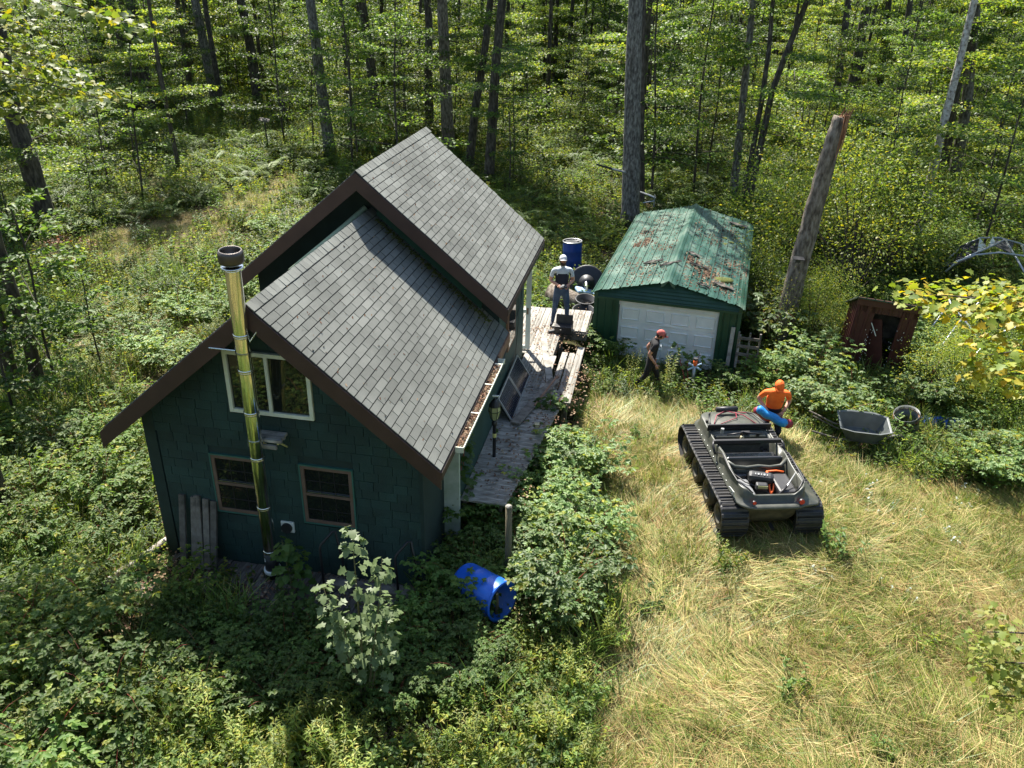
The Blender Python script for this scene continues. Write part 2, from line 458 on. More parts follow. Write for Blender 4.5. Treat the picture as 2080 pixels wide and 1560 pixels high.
b.build('upper_gable_wall', MT['sidingbed'], cabin)
b = MB(); b.span((HW - .02, 1.17, .05), (SW + .03, 1.225, zw(SW)))
b.build('corner_board', MT['whitegrn'], cabin, bevel=.005)
MB().span((HW - .03, -.03, 0), (HW + .025, .03, zw(HW))).build('corner_trim', MT['sidingbed'], cabin); MB().span((-HW - .02, -.028, 0), (-HW + .17, .0, zw(HW) - .02)).build('corner_trim', MT['sidingbed'], cabin)
# siding shingles, one by one
WIN = [(-.68, .60, 2.80, 3.78), (.27, 1.11, .98, 2.03), (-1.15, -.31, .98, 2.03)]
pm = MB().box((0, 0, 0), (1, 1, 1)).mesh('siding_shingle', MT['siding'])
row = 0; zz = .03
while zz < zw(0) - .1:
    h = .152
    half = HW - .02 if zz < zw(HW) - .1 else (ZR - .16 - zz - h * .6) / (ZR - ZE) * RW
    u = -half if zz < 2.2 else -half
    u0 = (-half + .17) if zz < 2.2 else -half
    u = u0
    first = rnd.uniform(.1, .3)
    while u < half - .02:
        wd = min(first if u == u0 else rnd.choice((.3, .25, .28, .22, .26)), half - u)
        if wd > .03:
            cx, cz = u + wd / 2, zz + h / 2
            segs = [(u, u + wd)]
            for (a, c, d, e) in WIN:
                if d - .06 < cz < e + .06:
                    ns = []
                    for (p, q) in segs:
                        if q <= a or p >= c: ns.append((p, q))
                        else:
                            if p < a - .03: ns.append((p, a))
                            if q > c + .03: ns.append((c, q))
                    segs = ns
            for (p, q) in segs:
                mk('siding_shingle', pm, cabin, ((p + q) / 2, -.012 - rnd.uniform(0, .006), cz), (R(-2.6) , rnd.uniform(-.012, .012), rnd.uniform(-.006, .006)),
                   (q - p - .007, .011, h - .006))
        u += wd
    zz += h
# windows
def window(c0, c1, z0, z1, kind):
    b = MB(); t = .055
    def ringb(b, u0, u1, a0, a1, t, y0, y1):
        b.span((u0, y0, a0), (u0 + t, y1, a1)); b.span((u1 - t, y0, a0), (u1, y1, a1))
        b.span((u0 + t, y0 + .001, a0), (u1 - t, y1, a0 + t)); b.span((u0 + t, y0 + .001, a1 - t), (u1 - t, y1, a1))
    if kind == 'slider':
        ringb(b, c0, c1, z0, z1, .06, -.06, .0); b.span(((c0 + c1) / 2 - .03, -.052, z0 + .06), ((c0 + c1) / 2 + .02, .0, z1 - .06))
        f = b.build('window', MT['cream'], cabin, bevel=.004, label='cream framed sliding window')
        for p, q in ((c0 + .06, (c0 + c1) / 2 - .03), ((c0 + c1) / 2 + .02, c1 - .06)):
            MB().span((p, -.02, z0 + .06), (q, -.015, z1 - .06)).build('pane', MT['glass'], f)
        return
    ringb(b, c0, c1, z0, z1, .022, -.045, .0)
    f = b.build('window', MT['greentrim'], cabin, label='brown double-hung window with green trim')
    b = MB(); ringb(b, c0 + .022, c1 - .022, z0 + .022, z1 - .022, .055, -.038, .0)
    zm = (z0 + z1) / 2
    b.span((c0 + .077, -.034, zm - .02), (c1 - .077, .0, zm + .025))
    b.build('sash', MT['brownwin'], f, bevel=.003)
    MB().span((c0 + .077, -.012, zm + .025), (c1 - .077, -.008, z1 - .077)).build('pane', MT['glass'], f)
    MB().span((c0 + .077, -.022, z0 + .077), (c1 - .077, -.018, zm - .02)).build('pane', MT['glass'], f)
    b = MB()
    for k in (1, 2):
        uu = c0 + .077 + (c1 - c0 - .154) * k / 3
        b.span((uu - .006, -.019, zm + .025), (uu + .006, -.013, z1 - .077))
        b.span((uu - .006, -.029, z0 + .077), (uu + .006, -.023, zm - .02))
    for zc in ((zm + z1) / 2 - .02, ):
        b.span((c0 + .077, -.0195, zc - .006), (c1 - .077, -.0135, zc + .006))
    b.span((c0 + .077, -.0295, (z0 + zm) / 2 - .006), (c1 - .077, -.0235, (z0 + zm) / 2 + .006))
    b.build('muntin', MT['iron'], f)
    MB().span((c0 + .08, -.033, zm + .035), (c1 - .08, -.021, zm + .05)).build('latch_rail', MT['steeld'], f)
window(*WIN[0][:2], *WIN[0][2:], 'slider'); window(*WIN[1][:2], *WIN[1][2:], 'dh'); window(*WIN[2][:2], *WIN[2][2:], 'dh')
# side windows glimpsed on the right wall under the eaves
for (v0, v1, z0, z1) in ((5.1, 5.9, 1.75, 2.6),):
    f = MB().span((SW, v0, z0), (SW + .05, v1, z1)).build('window', MT['woodb'], cabin, label='side window under the upper eave')
    MB().span((SW + .05, v0 + .07, z0 + .07), (SW + .056, v1 - .07, z1 - .07)).build('pane', MT['glass'], f)

# roofs: slab, shingles, ridge caps, boards
shm = MB().box((0, 0, 0), (1, 1, 1)).mesh('shingle', MT['shingle'])
def roof(name, hw, ze, zr, v0, v1, uo, nparts):
    sl_ = math.atan2(zr - ze, hw); L = math.hypot(hw, zr - ze); t = .13
    b = MB()
    for s in (1, -1):
        vs = [(uo, v0, zr - .012), (uo + s * hw, v0, ze - .012), (uo + s * hw, v1, ze - .012), (uo, v1, zr - .012)]
        lo = [(x, y, z - t) for x, y, z in vs]
        b.add(vs + lo, [(0, 1, 2, 3), (7, 6, 5, 4), (0, 4, 5, 1), (1, 5, 6, 2), (2, 6, 7, 3), (3, 7, 4, 0)])
    slab = b.build(name, [MT['shinglebed']], cabin)
    ex, tab = .1287, .33
    rest = MB(); cnt = 0; ncourse = int(L / ex)
    lst = []
    for s in (1, -1):
        rotm = Matrix.Rotation(s * sl_, 4, 'Y')
        for i in range(ncourse + 1):
            a = .02 + i * ex; c = min(a + ex, L + .01)
            if c - a < .04: continue
            off = (0, .5, .17, .67)[i % 4] * tab if i % 2 else 0
            off = (tab / 2 if i % 2 else 0) + (i // 2 % 3) * .006
            v = v0 - .01 - off
            while v < v1:
                p, q = max(v, v0 - .012), min(v + tab, v1 + .012)
                if q - p > .03:
                    m = (a + c) / 2
                    pos = (uo + s * math.cos(sl_) * m, (p + q) / 2, zr - math.sin(sl_) * m + .002)
                    lst.append((s, i, pos, (c - a - .014, q - p - .013, .012), s * (sl_ + .012) + rnd.uniform(-.004, .004)))
                v += tab
    lst.sort(key=lambda r: (-r[0], r[2][1] + r[1] * .0))
    for s, i, pos, d, ry in lst:
        if s == 1 and cnt < nparts:
            mk('shingle', shm, slab, pos, (0, ry, rnd.uniform(-.006, .006)), d); cnt += 1
        else:
            rest.box(pos, d, Matrix.Rotation(ry, 3, 'Y'))
    rest.build('shingle_rows', MT['shingle'], slab, kind='stuff')
    # ridge caps
    cm = MB()
    for s in (1, -1):
        dx, dz = math.cos(sl_) * .15 * s, -math.sin(sl_) * .15
        vs = [(0, -.085, .012), (dx, -.085, dz + .012), (dx, .085, dz + .006), (0, .085, .006)]
        cm.add(vs + [(x, y, z - .01) for x, y, z in vs], [(0, 1, 2, 3), (7, 6, 5, 4), (0, 4, 5, 1), (1, 5, 6, 2), (2, 6, 7, 3)])
    capme = cm.mesh('ridge_cap', MT['shingle'])
    v = v0 + .07
    while v < v1:
        mk('ridge_cap', capme, slab, (uo + rnd.uniform(-.004, .004), v, zr + .012), (0, rnd.uniform(-.02, .02), rnd.uniform(-.02, .02))); v += .14
    # rake boards and eave boards
    fh, th = .272, .03
    for v, nm in ((v0, 'rake_board'), (v1, 'rake_board')):
        for s in (1, -1):
            b = MB(); y0, y1 = (v - th, v) if v == v0 else (v, v + th)
            e = s * (hw + .012)
            pr = [(uo, zr - .018), (uo + e, ze - .03), (uo + e, ze - .03 - fh), (uo, zr - .018 - fh * 1.12)]
            b.prism([(x, z) for x, z in pr], y1 - y0)
            b.v = [(x, y + y0, z) for x, y, z in b.v]
            b.build(nm, MT['fascia'], cabin, bevel=.003)
    for s in (1, -1):
        MB().span((uo + s * hw, v0, ze - .16), (uo + s * (hw + .022), v1, ze - .035)).build('eave_board', MT['fascia'], cabin)
    b = MB()
    for s in (1, -1):
        vs = [(uo + s * .0, v0, zr - .165), (uo + s * hw, v0, ze - .165), (uo + s * hw, v1, ze - .165), (uo, v1, zr - .165)]
        b.quad(*vs, .01)
    b.build('soffit', MT['soffit'], cabin)
    return slab
low = roof('lower_roof', RW, ZE, ZR, -EO, LV1, 0, 300)
upr = roof('upper_roof', UR, UZE, UZR, UV0, UV1, UO, 0)
for slab_, hw, ze, zr, a0, a1, n_ in ((low, RW, ZE, ZR, -.4, 4.2, 130), (upr, UR, UZE, UZR, 3.9, 8.0, 150)):
    b = MB()
    for i in range(n_):
        u = rnd.uniform(.1, hw - .05); v = rnd.uniform(a0, a1); s_ = rnd.uniform(.008, .028)
        b.box((u, v, zr - u / hw * (zr - ze) + .018), (s_ * 1.6, s_ * .7, .003), Euler((rnd.uniform(-.3, .3), rnd.uniform(.5, .8), rnd.random() * 6)).to_matrix())
    b.build('fallen_needles', MT['litter'], slab_, kind='stuff')
# flashing and moss where the lower roof meets the upper wall, pale ridge roll on the left
def lowz(u): return ZR - abs(u) / RW * (ZR - ZE)
b = MB(); b.quad((.12, 4.33, lowz(.12) + .02), (2.05, 4.33, lowz(2.05) + .02), (2.05, 4.42, lowz(2.05) + .2), (.12, 4.42, lowz(.12) + .2), .012)
b.build('wall_flashing', MT['garwall'], cabin)
b = MB(); b.tube([(-.06, 4.3, ZR + .05), (-.06 - .35, 4.05, lowz(.41) + .08), (-1.2, 3.4, lowz(1.2) + .08)], .05, 10)
b.build('ridge_roll', surf('pale green paint', [(.3, .38, .24), (.4, .48, .34)], .6), cabin, smooth=True)
b = MB()
for i in range(420):
    u = .15 + 2.1 * rnd.random(); v = 4.27 - abs(rnd.gauss(0, .1)); s = rnd.uniform(.012, .035)
    b.box((u, v, lowz(u) + .012), (s * 1.6, s, .012), Matrix.Rotation(rnd.random() * 3, 3, 'Z'))
b.build('moss_strip', MT['moss'], cabin, kind='stuff')
# gutter with leaves
gut = MB()
gx = RW + .022
prof = [(0, 0), (.0, -.085), (.02, -.1), (.085, -.1), (.115, -.05), (.12, 0), (.132, 0.0), (.126, -.055), (.093, -.112), (.015, -.112), (-.0, -.1)]
pts0 = [(gx + a, .28, ZE - .04 + c) for a, c in [(0.0, .0), (0, -.09), (.09, -.1), (.12, -.03), (.12, .0), (.13, .0), (.13, -.04), (.098, -.112), (-.0, -.102), (-.008, 0)]]
n = len(pts0); pts1 = [(x, 3.35, z) for x, _, z in pts0]
gut.add(pts0 + pts1, [(i, (i + 1) % n, (i + 1) % n + n, i + n) for i in range(n)])
gut.box((gx + .06, .285, ZE - .095), (.13, .012, .09)); gut.box((gx + .06, 3.345, ZE - .095), (.13, .012, .09))
for vv in (1.3, 2.3, 3.1): gut.box((gx + .06, vv, ZE - .035), (.13, .025, .008))
g = gut.build('gutter', MT['cream'], cabin, label='white gutter full of brown leaves')
b = MB()
for i in range(700):
    vv = .31 + 2.75 * rnd.random(); s = rnd.uniform(.012, .03)
    b.box((gx + .015 + .09 * rnd.random(), vv, ZE - .065 + rnd.uniform(-.02, .025)), (s, s * 1.5, .004), Euler((rnd.uniform(-.8, .8), rnd.uniform(-.8, .8), rnd.random() * 6)).to_matrix())
b.build('gutter_leaves', MT['litter'], g, kind='stuff')
MB().span((RW - .02, 3.4, ZE - .2), (RW + .03, 4.43, ZE - .02)).build('bare_eave_board', MT['woodb'], cabin)
# white downspout strip, cable
MB().tube([(SW + .02, 6.9, 2.9), (SW + .03, 6.6, 2.2), (SW + .03, 5.2, 1.9), (SW + .03, 4.3, 1.6)], .008, 5).build('cable', MT['iron'], cabin)
MB().tube([(SW + .03, 6.05, 1.2), (SW + .05, 6.2, 1.9), (SW + .02, 6.3, 2.45)], .006, 5).build('cable', MT['iron'], cabin)
# dryer vent box beside the pipe
b = MB(); b.span((-.12, -.05, .76), (.09, -.012, .95)); vbx = b.build('vent_box', MT['white paint'], cabin, bevel=.006)
MB().tube([(-.02, -.09, .85), (-.02, -.048, .85)], .085, 20).build('vent_hood', MT['blackpl'], vbx)
# shelf that steadies the pipe
shf = empty('wall_shelf', (0, 0, 0), None, None); shf.parent = cabin
for k in range(5):
    MB().span((-.27, -.06 - .052 * k - .045, 2.52 - .004 * (k % 2)), (.2 - rnd.uniform(0, .04), -.06 - .052 * k, 2.56 - .004 * (k % 2))).build('slat', MT['wood'], shf)
for u in (.13, -.2):
    b = MB(); b.tube([(u, -.03, 2.3), (u, -.27, 2.51)], .013, 6); b.span((u - .014, -.3, 2.49), (u + .014, -.02, 2.515)); b.build('bracket', MT['yellow'], shf)
MB().span((-.3, -.36, 2.44), (.13, -.325, 2.5)).build('slat', MT['wood'], shf)
# chimney pipe
cx_, cy_ = -.42, -.62
# foot and top found by sight lines at the pipe's own distance from the wall
YF = CB(-.42, -.26, 0).y; foot = cabM.inverted() @ AY(554, 1158, YF); tp = AY(472, 545, CB(-.42, -.66, 0).y); top = cabM.inverted() @ tp
chim = empty('chimney_pipe', (0, 0, 0), None, None); chim.parent = cabin
tag(chim, 'polished steel stove pipe with black cap')
A = Vector((foot.x, foot.y, foot.z)); B = Vector((top.x, top.y, top.z)); 
ax = (B - A); H = ax.length; q = ax.to_track_quat('Z', 'Y').to_matrix()
def along(z): return A + ax * (z / H)
segz = [.42, 1.28, 2.18, 2.95, 3.62, 4.15, H]
for a_, b_ in zip(segz[:-1], segz[1:]):
    MB().lathe([(.098, a_ + .004), (.1, a_ + .02), (.1, b_ - .02), (.098, b_ - .004)], 32, A, q, True).build('pipe_section', MT['steel'], chim, smooth=False)
for ch in list(bpy.data.objects):
    if ch.name.startswith('pipe_section'):
        for p in ch.data.polygons: p.use_smooth = len(p.vertices) == 4
for z in segz[:-1]:
    MB().lathe([(.1, z - .03), (.107, z - .024), (.107, z - .008), (.1, z), (.107, z + .008), (.107, z + .022), (.1, z + .028)], 28, A, q).build('joint_band', MT['steeld'], chim, smooth=True)
MB().lathe([(.105, -A.z + .02), (.105, .39)], 28, A, q, True).build('stove_adapter', MT['blackpl'], chim, smooth=True)
MB().lathe([(.13, .0), (.13, .05), (.11, .06)], 28, A, q, True).build('base_ring', MT['white paint'], chim)
MB().lathe([(.1, H - .01), (.135, H + .01), (.14, H + .03), (.12, H + .035), (.09, H + .03), (.07, H + .05), (.07, H + .1)], 28, A, q).build('cap_collar', MT['steeld'], chim, smooth=True)
MB().lathe([(.1, H + .07), (.152, H + .085), (.158, H + .11), (.158, H + .21), (.14, H + .245), (.125, H + .245), (.135, H + .2), (.13, H + .12), (.0, H + .13)], 32, A, q).build('rain_cap', MT['capmet'], chim, smooth=True)
MB().lathe([(.1, H + .13), (.0, H + .2)], 24, A, q).build('cap_cone', MT['steeld'], chim, smooth=True)
for z, e in ((3.9, (.12, -EO - .03, 4.3)), (2.5, (.0, -.02, 2.45)), (3.9, (-.6, -EO - .03, 4.0))):
    b = MB(); p0 = along(z); b.tube([p0, e], .012, 6); b.lathe([(.103, z - .012), (.108, z - .012), (.108, z + .012), (.103, z + .012)], 24, A, q)
    b.build('stay_bracket', MT['steeld'], chim)
MB().span((A.x - .05, A.y - .112, A.z + .24), (A.x + .05, A.y - .106, A.z + .3)).build('label_plate', MT['white paint'], chim)
# storm door standing open at the back corner
dr = empty('storm_door', (SW - .85, 7.3, .82), None, None); dr.parent = cabin; tag(dr, 'open white storm door')
dr.rotation_euler = (0, 0, R(6))
b = MB()
b.span((.87, -.02, 0), (.98, .02, 1.95)); b.span((0, -.02, 0), (.11, .02, 1.95)); b.span((.11, -.0195, 1.82), (.87, .0195, 1.95)); b.span((.11, -.0195, 0), (.87, .0195, .09)); b.span((.11, -.0195, .88), (.87, .0195, .96))
b.build('door_frame', MT['white paint'], dr, bevel=.004)
MB().span((.89, -.03, .85), (.93, -.021, 1.0)).build('door_handle', MT['woodb'], dr)

# things against or beside the cabin
lean = [(-1.72, 1.17, .085, .0), (-1.53, 1.14, .085, .01), (-1.42, 1.2, .06, -.04), (-1.31, 1.13, .08, -.01), (-1.21, 1.09, .08, .02)]
LL = ['leftmost grey board leaning against the dark green front wall', 'grey board leaning on the front wall, second from the corner', 'darker grey board leaning behind the others, middle of five on the front wall', 'grey board with a dark knot leaning on the front wall, fourth of five', 'shortest grey board leaning on the front wall, nearest the stove pipe']
for (u, h, wd, tl), lb in zip(lean, LL):
    o = MB().box((0, 0, .6), (.1, .045, 1.22 * h / 1.17)).build('board', MT['woodd'], bevel=.004)
    p = CB(u, -.32, .03); o.location = p
    o.rotation_euler = (R(-13.5), tl, CYAW); tag(o, lb, 'board', 'boards leaning on the cabin front')
def rail(u, lb):
    pts = [(u - .05, -.5, .0), (u - .13, -.36, .78), (u - .12, -.34, .84), (u + .03, -.22, 1.02), (u + .07, -.2, 1.02), (u + .2, -.2, .05)]
    b = MB(); b.tube([CB(*p) for p in pts], .02, 8)
    b.tube([CB(u - .05, -.52, .02), CB(u + .2, -.2, .04)], .02, 6)
    o = b.build('handrail', MT['iron'], smooth=True); tag(o, lb, 'handrail', 'black steel handrails at the front step')
rail(.76, 'black steel handrail in front of the cabin wall, nearer the stove pipe')
rail(1.93, 'black steel handrail in front of the cabin wall, nearer the right corner')
o = MB().box((0, 0, 0), (1.35, .16, .1)).build('step_timber', MT['woodd'], bevel=.005)
o.location = CB(1.35, -.28, .08); o.rotation_euler = (0, 0, CYAW); tag(o, 'grey timber lying along the foot of the cabin between the handrails', 'timber')
# front deck: dark weathered planks running out from the wall
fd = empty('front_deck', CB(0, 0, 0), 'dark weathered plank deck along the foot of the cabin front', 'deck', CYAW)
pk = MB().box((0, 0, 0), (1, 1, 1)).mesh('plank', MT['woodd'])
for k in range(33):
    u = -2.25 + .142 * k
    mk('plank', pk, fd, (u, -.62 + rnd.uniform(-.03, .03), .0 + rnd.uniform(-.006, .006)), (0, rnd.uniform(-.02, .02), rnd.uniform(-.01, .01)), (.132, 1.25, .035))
o = MB().tube([(-1.2, 0, 0), (0, .02, .03), (1.0, 0, 0)], [.07, .06, .05], 10).build('birch_log', MT['birch'], smooth=True)
o.location = G(335, 1105, .1); o.rotation_euler = (0, 0, R(62)); tag(o, 'pale birch log lying left of the cabin corner', 'log')

# solar panels leaning on the side wall
for (v0, lb) in ((5.06, 'small dark solar panel leaning on the side wall, nearer the storm door'), (4.03, 'small dark solar panel leaning on the side wall, nearer the lamp post')):
    p = CB(2.72, v0, .81)
    e = empty('solar_panel', p, lb, 'solar panel', CYAW, 'solar panels on the side deck')
    q = CB(2.44, v0, 1.27) - CB(2.72, v0, .81)
    L = .54; tl = math.atan2(.46, .28)
    Rm = Matrix.Rotation(tl, 3, 'Y')    # local x -> up the slope
    def pp(b, c, d): b.box(Rm @ Vector(c), d, Rm); return b
    Rm = Matrix(((-math.cos(tl), 0, math.sin(tl)), (0, 1, 0), (math.sin(tl), 0, math.cos(tl)))).to_3x3()
    b = MB()
    for c, d in (((.012, .5, 0), (.024, 1.0, .03)), ((.528, .5, 0), (.024, 1.0, .03)), ((.27, .012, 0.0005), (.5, .024, .03)), ((.27, .988, .0005), (.5, .024, .03))):
        pp(b, c, d)
    b.build('frame', MT['alu'], e)
    pp(MB(), (.27, .5, -.004), (.5, .95, .006)).build('backing', MT['pv'], e)
    cellm = MB()
    cellm = pp(MB(), (0, 0, 0), (.118, .072, .004)).mesh('solar_cell', MT['pv'])
    for i in range(4):
        for j in range(12):
            o = mk('solar_cell', cellm, e, Rm @ Vector((.085 + i * .123, .067 + j * .0787, .003)))
    b = MB()
    for j in range(11): pp(b, (.27, .1065 + j * .0787, .0062), (.48, .0025, .0006))
    b.build('busbar', MT['silver'], e)

# ================================================================== DECK beside and behind the cabin
DZ = .8
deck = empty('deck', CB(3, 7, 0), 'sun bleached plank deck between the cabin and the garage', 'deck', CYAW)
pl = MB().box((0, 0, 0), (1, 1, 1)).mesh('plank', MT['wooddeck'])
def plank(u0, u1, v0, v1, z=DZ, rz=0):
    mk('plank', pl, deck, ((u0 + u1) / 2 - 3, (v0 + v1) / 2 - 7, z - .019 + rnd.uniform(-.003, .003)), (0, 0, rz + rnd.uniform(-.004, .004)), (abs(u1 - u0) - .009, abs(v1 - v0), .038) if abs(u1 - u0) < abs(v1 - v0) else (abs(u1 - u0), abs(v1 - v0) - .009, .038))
u = -1.0
while u < 3.6:                        # far landing: planks run away from the camera
    vn = 8.7 if u > 3.02 else (5.9 if u > 2.3 else 7.2)
    if u > 3.02: plank(u, u + .145, 8.72, 10.08)
    else: plank(u, u + .145, 7.22 + .0 * rnd.random(), 10.05 + rnd.uniform(-.02, .02))
    u += .145
u = 2.42
while u < 3.05:
    plank(u, u + .145, 5.55, 7.2); u += .145
for u in (3.22, 3.39, 3.54):
    plank(u, u + .145, 5.45, 7.55 if u < 3.5 else 7.7, DZ - .05)
plank(3.56, 3.72, 5.0, 7.75, DZ + .02)
v = 5.38
while v > 1.3:                        # walkway: planks run across
    plank(2.38, 3.6 - max(0, (5.2 - v)) * .12, v, v + .145); v -= .145
for (u0, u1, v0, v1) in ((3.6, 3.66, 5.0, 7.7), (2.4, 2.46, 1.4, 10), (3.0, 3.06, 7.2, 8.7), (3.6, 3.66, 8.7, 10.05), (3.0, 3.66, 8.68, 8.74), (-1, 3.6, 9.9, 9.96), (3.0, 3.05, 1.4, 5.2)):
    MB().span((u0 - 3, v0 - 7, DZ - .22), (u1 - 3, v1 - 7, DZ - .045)).build('joist', MT['woodd'], deck)
for (u, v) in ((3.6, 5.1), (3.6, 7.6), (3.05, 8.7), (3.6, 10), (3.0, 2.0), (3.0, 3.6), (2.6, 10)):
    MB().span((u - .05 - 3, v - .05 - 7, -.1), (u + .05 - 3, v + .05 - 7, DZ - .05)).build('deck_post', MT['woodd'], deck)
def loose(pts, wd, th, name, m, lb, cat='board', z=DZ):
    a, c = pts; a = CB(*a, 0); c = CB(*c, 0); d = c - a
    o = MB().box((0, 0, 0), (wd, d.length, th)).build(name, MT[m], bevel=.003)
    o.location = ((a.x + c.x) / 2, (a.y + c.y) / 2, z + th / 2 + .004); o.rotation_euler = (0, 0, math.atan2(-d.x, d.y)); tag(o, lb, cat); return o
lc = lambda px, py: tuple((cabM.inverted() @ G(px, py, DZ + .03))[:2])
loose((lc(1104, 682), lc(1119, 790)), .15, .036, 'loose_board', 'wooddeck', 'pale loose board lying lengthwise on the sunlit deck')
o = loose((lc(1128, 772), lc(1046, 862)), .19, .04, 'loose_board', 'woodd', 'grey board with a brown edge lying aslant across the walkway')
o.location.z += .03
o = loose((lc(1132, 768), lc(1086, 828)), .035, .09, 'loose_board', 'woodb', 'reddish brown board on edge at the end of the slanting board')

# case, cable on the deck
def G3(px, py, z): return G(px, py, z)
cs = empty('equipment_case', G(1144, 676, DZ), 'black equipment case standing open at the feet of the man on the deck', 'case', R(-10))
MB().span((-.2, -.12, 0), (.2, .12, .2)).build('case_body', MT['blackpl'], cs, bevel=.02)
MB().box((0, .15, .25), (.4, .05, .3), Euler((R(-12), 0, 0)).to_matrix()).build('lid', MT['blackpl'], cs, bevel=.02)
MB().tube([(-.06, -.125, .14), (-.06, -.16, .13), (.06, -.16, .13), (.06, -.125, .14)], .01, 6).build('handle', MT['iron'], cs)
for k in (-.12, .12): MB().span((k - .02, -.13, .12), (k + .02, -.118, .17)).build('latch', MT['iron'], cs)
o = MB().tube([(0, 0, 0), (0, 0, .2), (0, 0, .23)], [.035, .035, .02], 12).build('thermos', MT['blackpl']); o.location = G(1161, 668, DZ); tag(o, 'small black flask standing on the deck right of the open case', 'flask')
o = MB().tube([(-.12, -.03, .03), (0, 0, .04), (.1, .03, .03)], [.05, .06, .04], 8).build('black_pouch', MT['blackpl']); o.location = G(1124, 676, DZ); tag(o, 'small black pouch lying on the deck left of the open case', 'pouch')

# log and tree reel behind the deck
lg = MB()
a, c = G(1135, 590, .25), G(1225, 640, .3)
a = AY(1120, 595, 21.5); c = AY(1205, 635, 20.6)
lg.tube([a, (a + c) / 2 + Vector((0, 0, .04)), c], [.3, .27, .25], 16)
tag(lg.build('fallen_log', MT['snagbark'], smooth=True), 'thick fallen log lying behind the deck beside the garage', 'log')

# ================================================================== GARAGE
GY = -.27
gar = empty('garage', (3.565, 18.288, 0), 'low green metal garage with a dented white door and leaf-strewn roof', 'garage', GY)
garM = Matrix.Translation((3.565, 18.288, 0)) @ Matrix.Rotation(GY, 4, 'Z')
GW, GZE, GZR, GL = 1.774, 1.73, 2.155, 7.1
WG = 1.70
DL, DRR, DZT = -1.119, 1.22, 1.544
# ribbed wall sheets
def ribbed(name, p0, p1, z0, z1, n, m, out):
    p0 = Vector(p0); p1 = Vector(p1); d = (p1 - p0); L = d.length; d.normalize(); nr = Vector((d.y, -d.x, 0)) * out
    b = MB(); prof = [(0, 0)]
    s = L / n
    for i in range(n):
        a = i * s
        prof += [(a + s * .3, 0), (a + s * .36, .014), (a + s * .44, .014), (a + s * .5, 0), (a + s, 0)]
    vs = []
    for t, o in prof:
        p = p0 + d * t + nr * o; vs += [(p.x, p.y, z0), (p.x, p.y, z1)]
    b.add(vs, [(2 * i, 2 * i + 2, 2 * i + 3, 2 * i + 1) for i in range(len(prof) - 1)])
    return b.build(name, MT[m], gar)
ribbed('wall_sheet', (-WG, .1, 0), (DL - .06, .1, 0), 0, DZT, 3, 'garwall', 1)
ribbed('wall_sheet', (DRR + .06, .1, 0), (WG, .1, 0), 0, DZT, 3, 'garwall', 1)
ribbed('wall_sheet', (-WG, .1, 0), (-WG, GL - .1, 0), 0, GZE, 30, 'garwall', -1)
ribbed('wall_sheet', (WG, .1, 0), (WG, GL - .1, 0), 0, GZE, 30, 'garwall', 1)
ribbed('wall_sheet', (-WG, GL - .1, 0), (WG, GL - .1, 0), 0, GZE, 14, 'garwall', -1)
def gz_(u):                                     # rounded roof profile
    a = abs(u)
    if a < 1.45: return GZR - (GZR - GZE - .03) * (a / 1.45) * .86
    t = (a - 1.45) / (GW - 1.45); return GZR - (GZR - GZE - .03) * .86 - (t ** 1.8) * .16
# gable laps: horizontal metal siding
zc = DZT + .02
lap = .085
while zc < GZR - .05:
    us = [u for u in np.linspace(-WG, WG, 61) if gz_(u) > zc + .01]
    if len(us) > 1:
        b = MB(); u0, u1 = us[0], us[-1]; zt = zc + lap
        vs = []; ff = []
        for k, u in enumerate(us):
            zz1 = min(zt, gz_(u)); vs += [(u, .045, zc), (u, .096, zz1)]
            if k: ff.append((2 * k - 2, 2 * k, 2 * k + 1, 2 * k - 1))
        b.add(vs, ff); b.add([(u0, .045, zc), (u1, .045, zc), (u1, .095, zc), (u0, .095, zc)], [(0, 1, 2, 3)])
        b.build('gable_lap', MT['garwall'], gar)
    zc += lap
b = MB()
for a_, c_ in ((-WG - .02, -WG + .06), (WG - .06, WG + .02)): b.span((a_, .05, 0), (c_, .1, GZE - .04))
b.span((DL - .07, .05, 0), (DL, .12, DZT + .02)); b.span((DRR, .05, 0), (DRR + .07, .12, DZT + .02)); b.span((-WG + .06, .045, DZT - .005), (WG - .06, .06, DZT + .05))
b.build('door_trim', MT['garwall'], gar)
MB().span((DL, .098, DZT - .12), (DRR, .14, DZT)).build('header_board', MT['white paint'], gar)
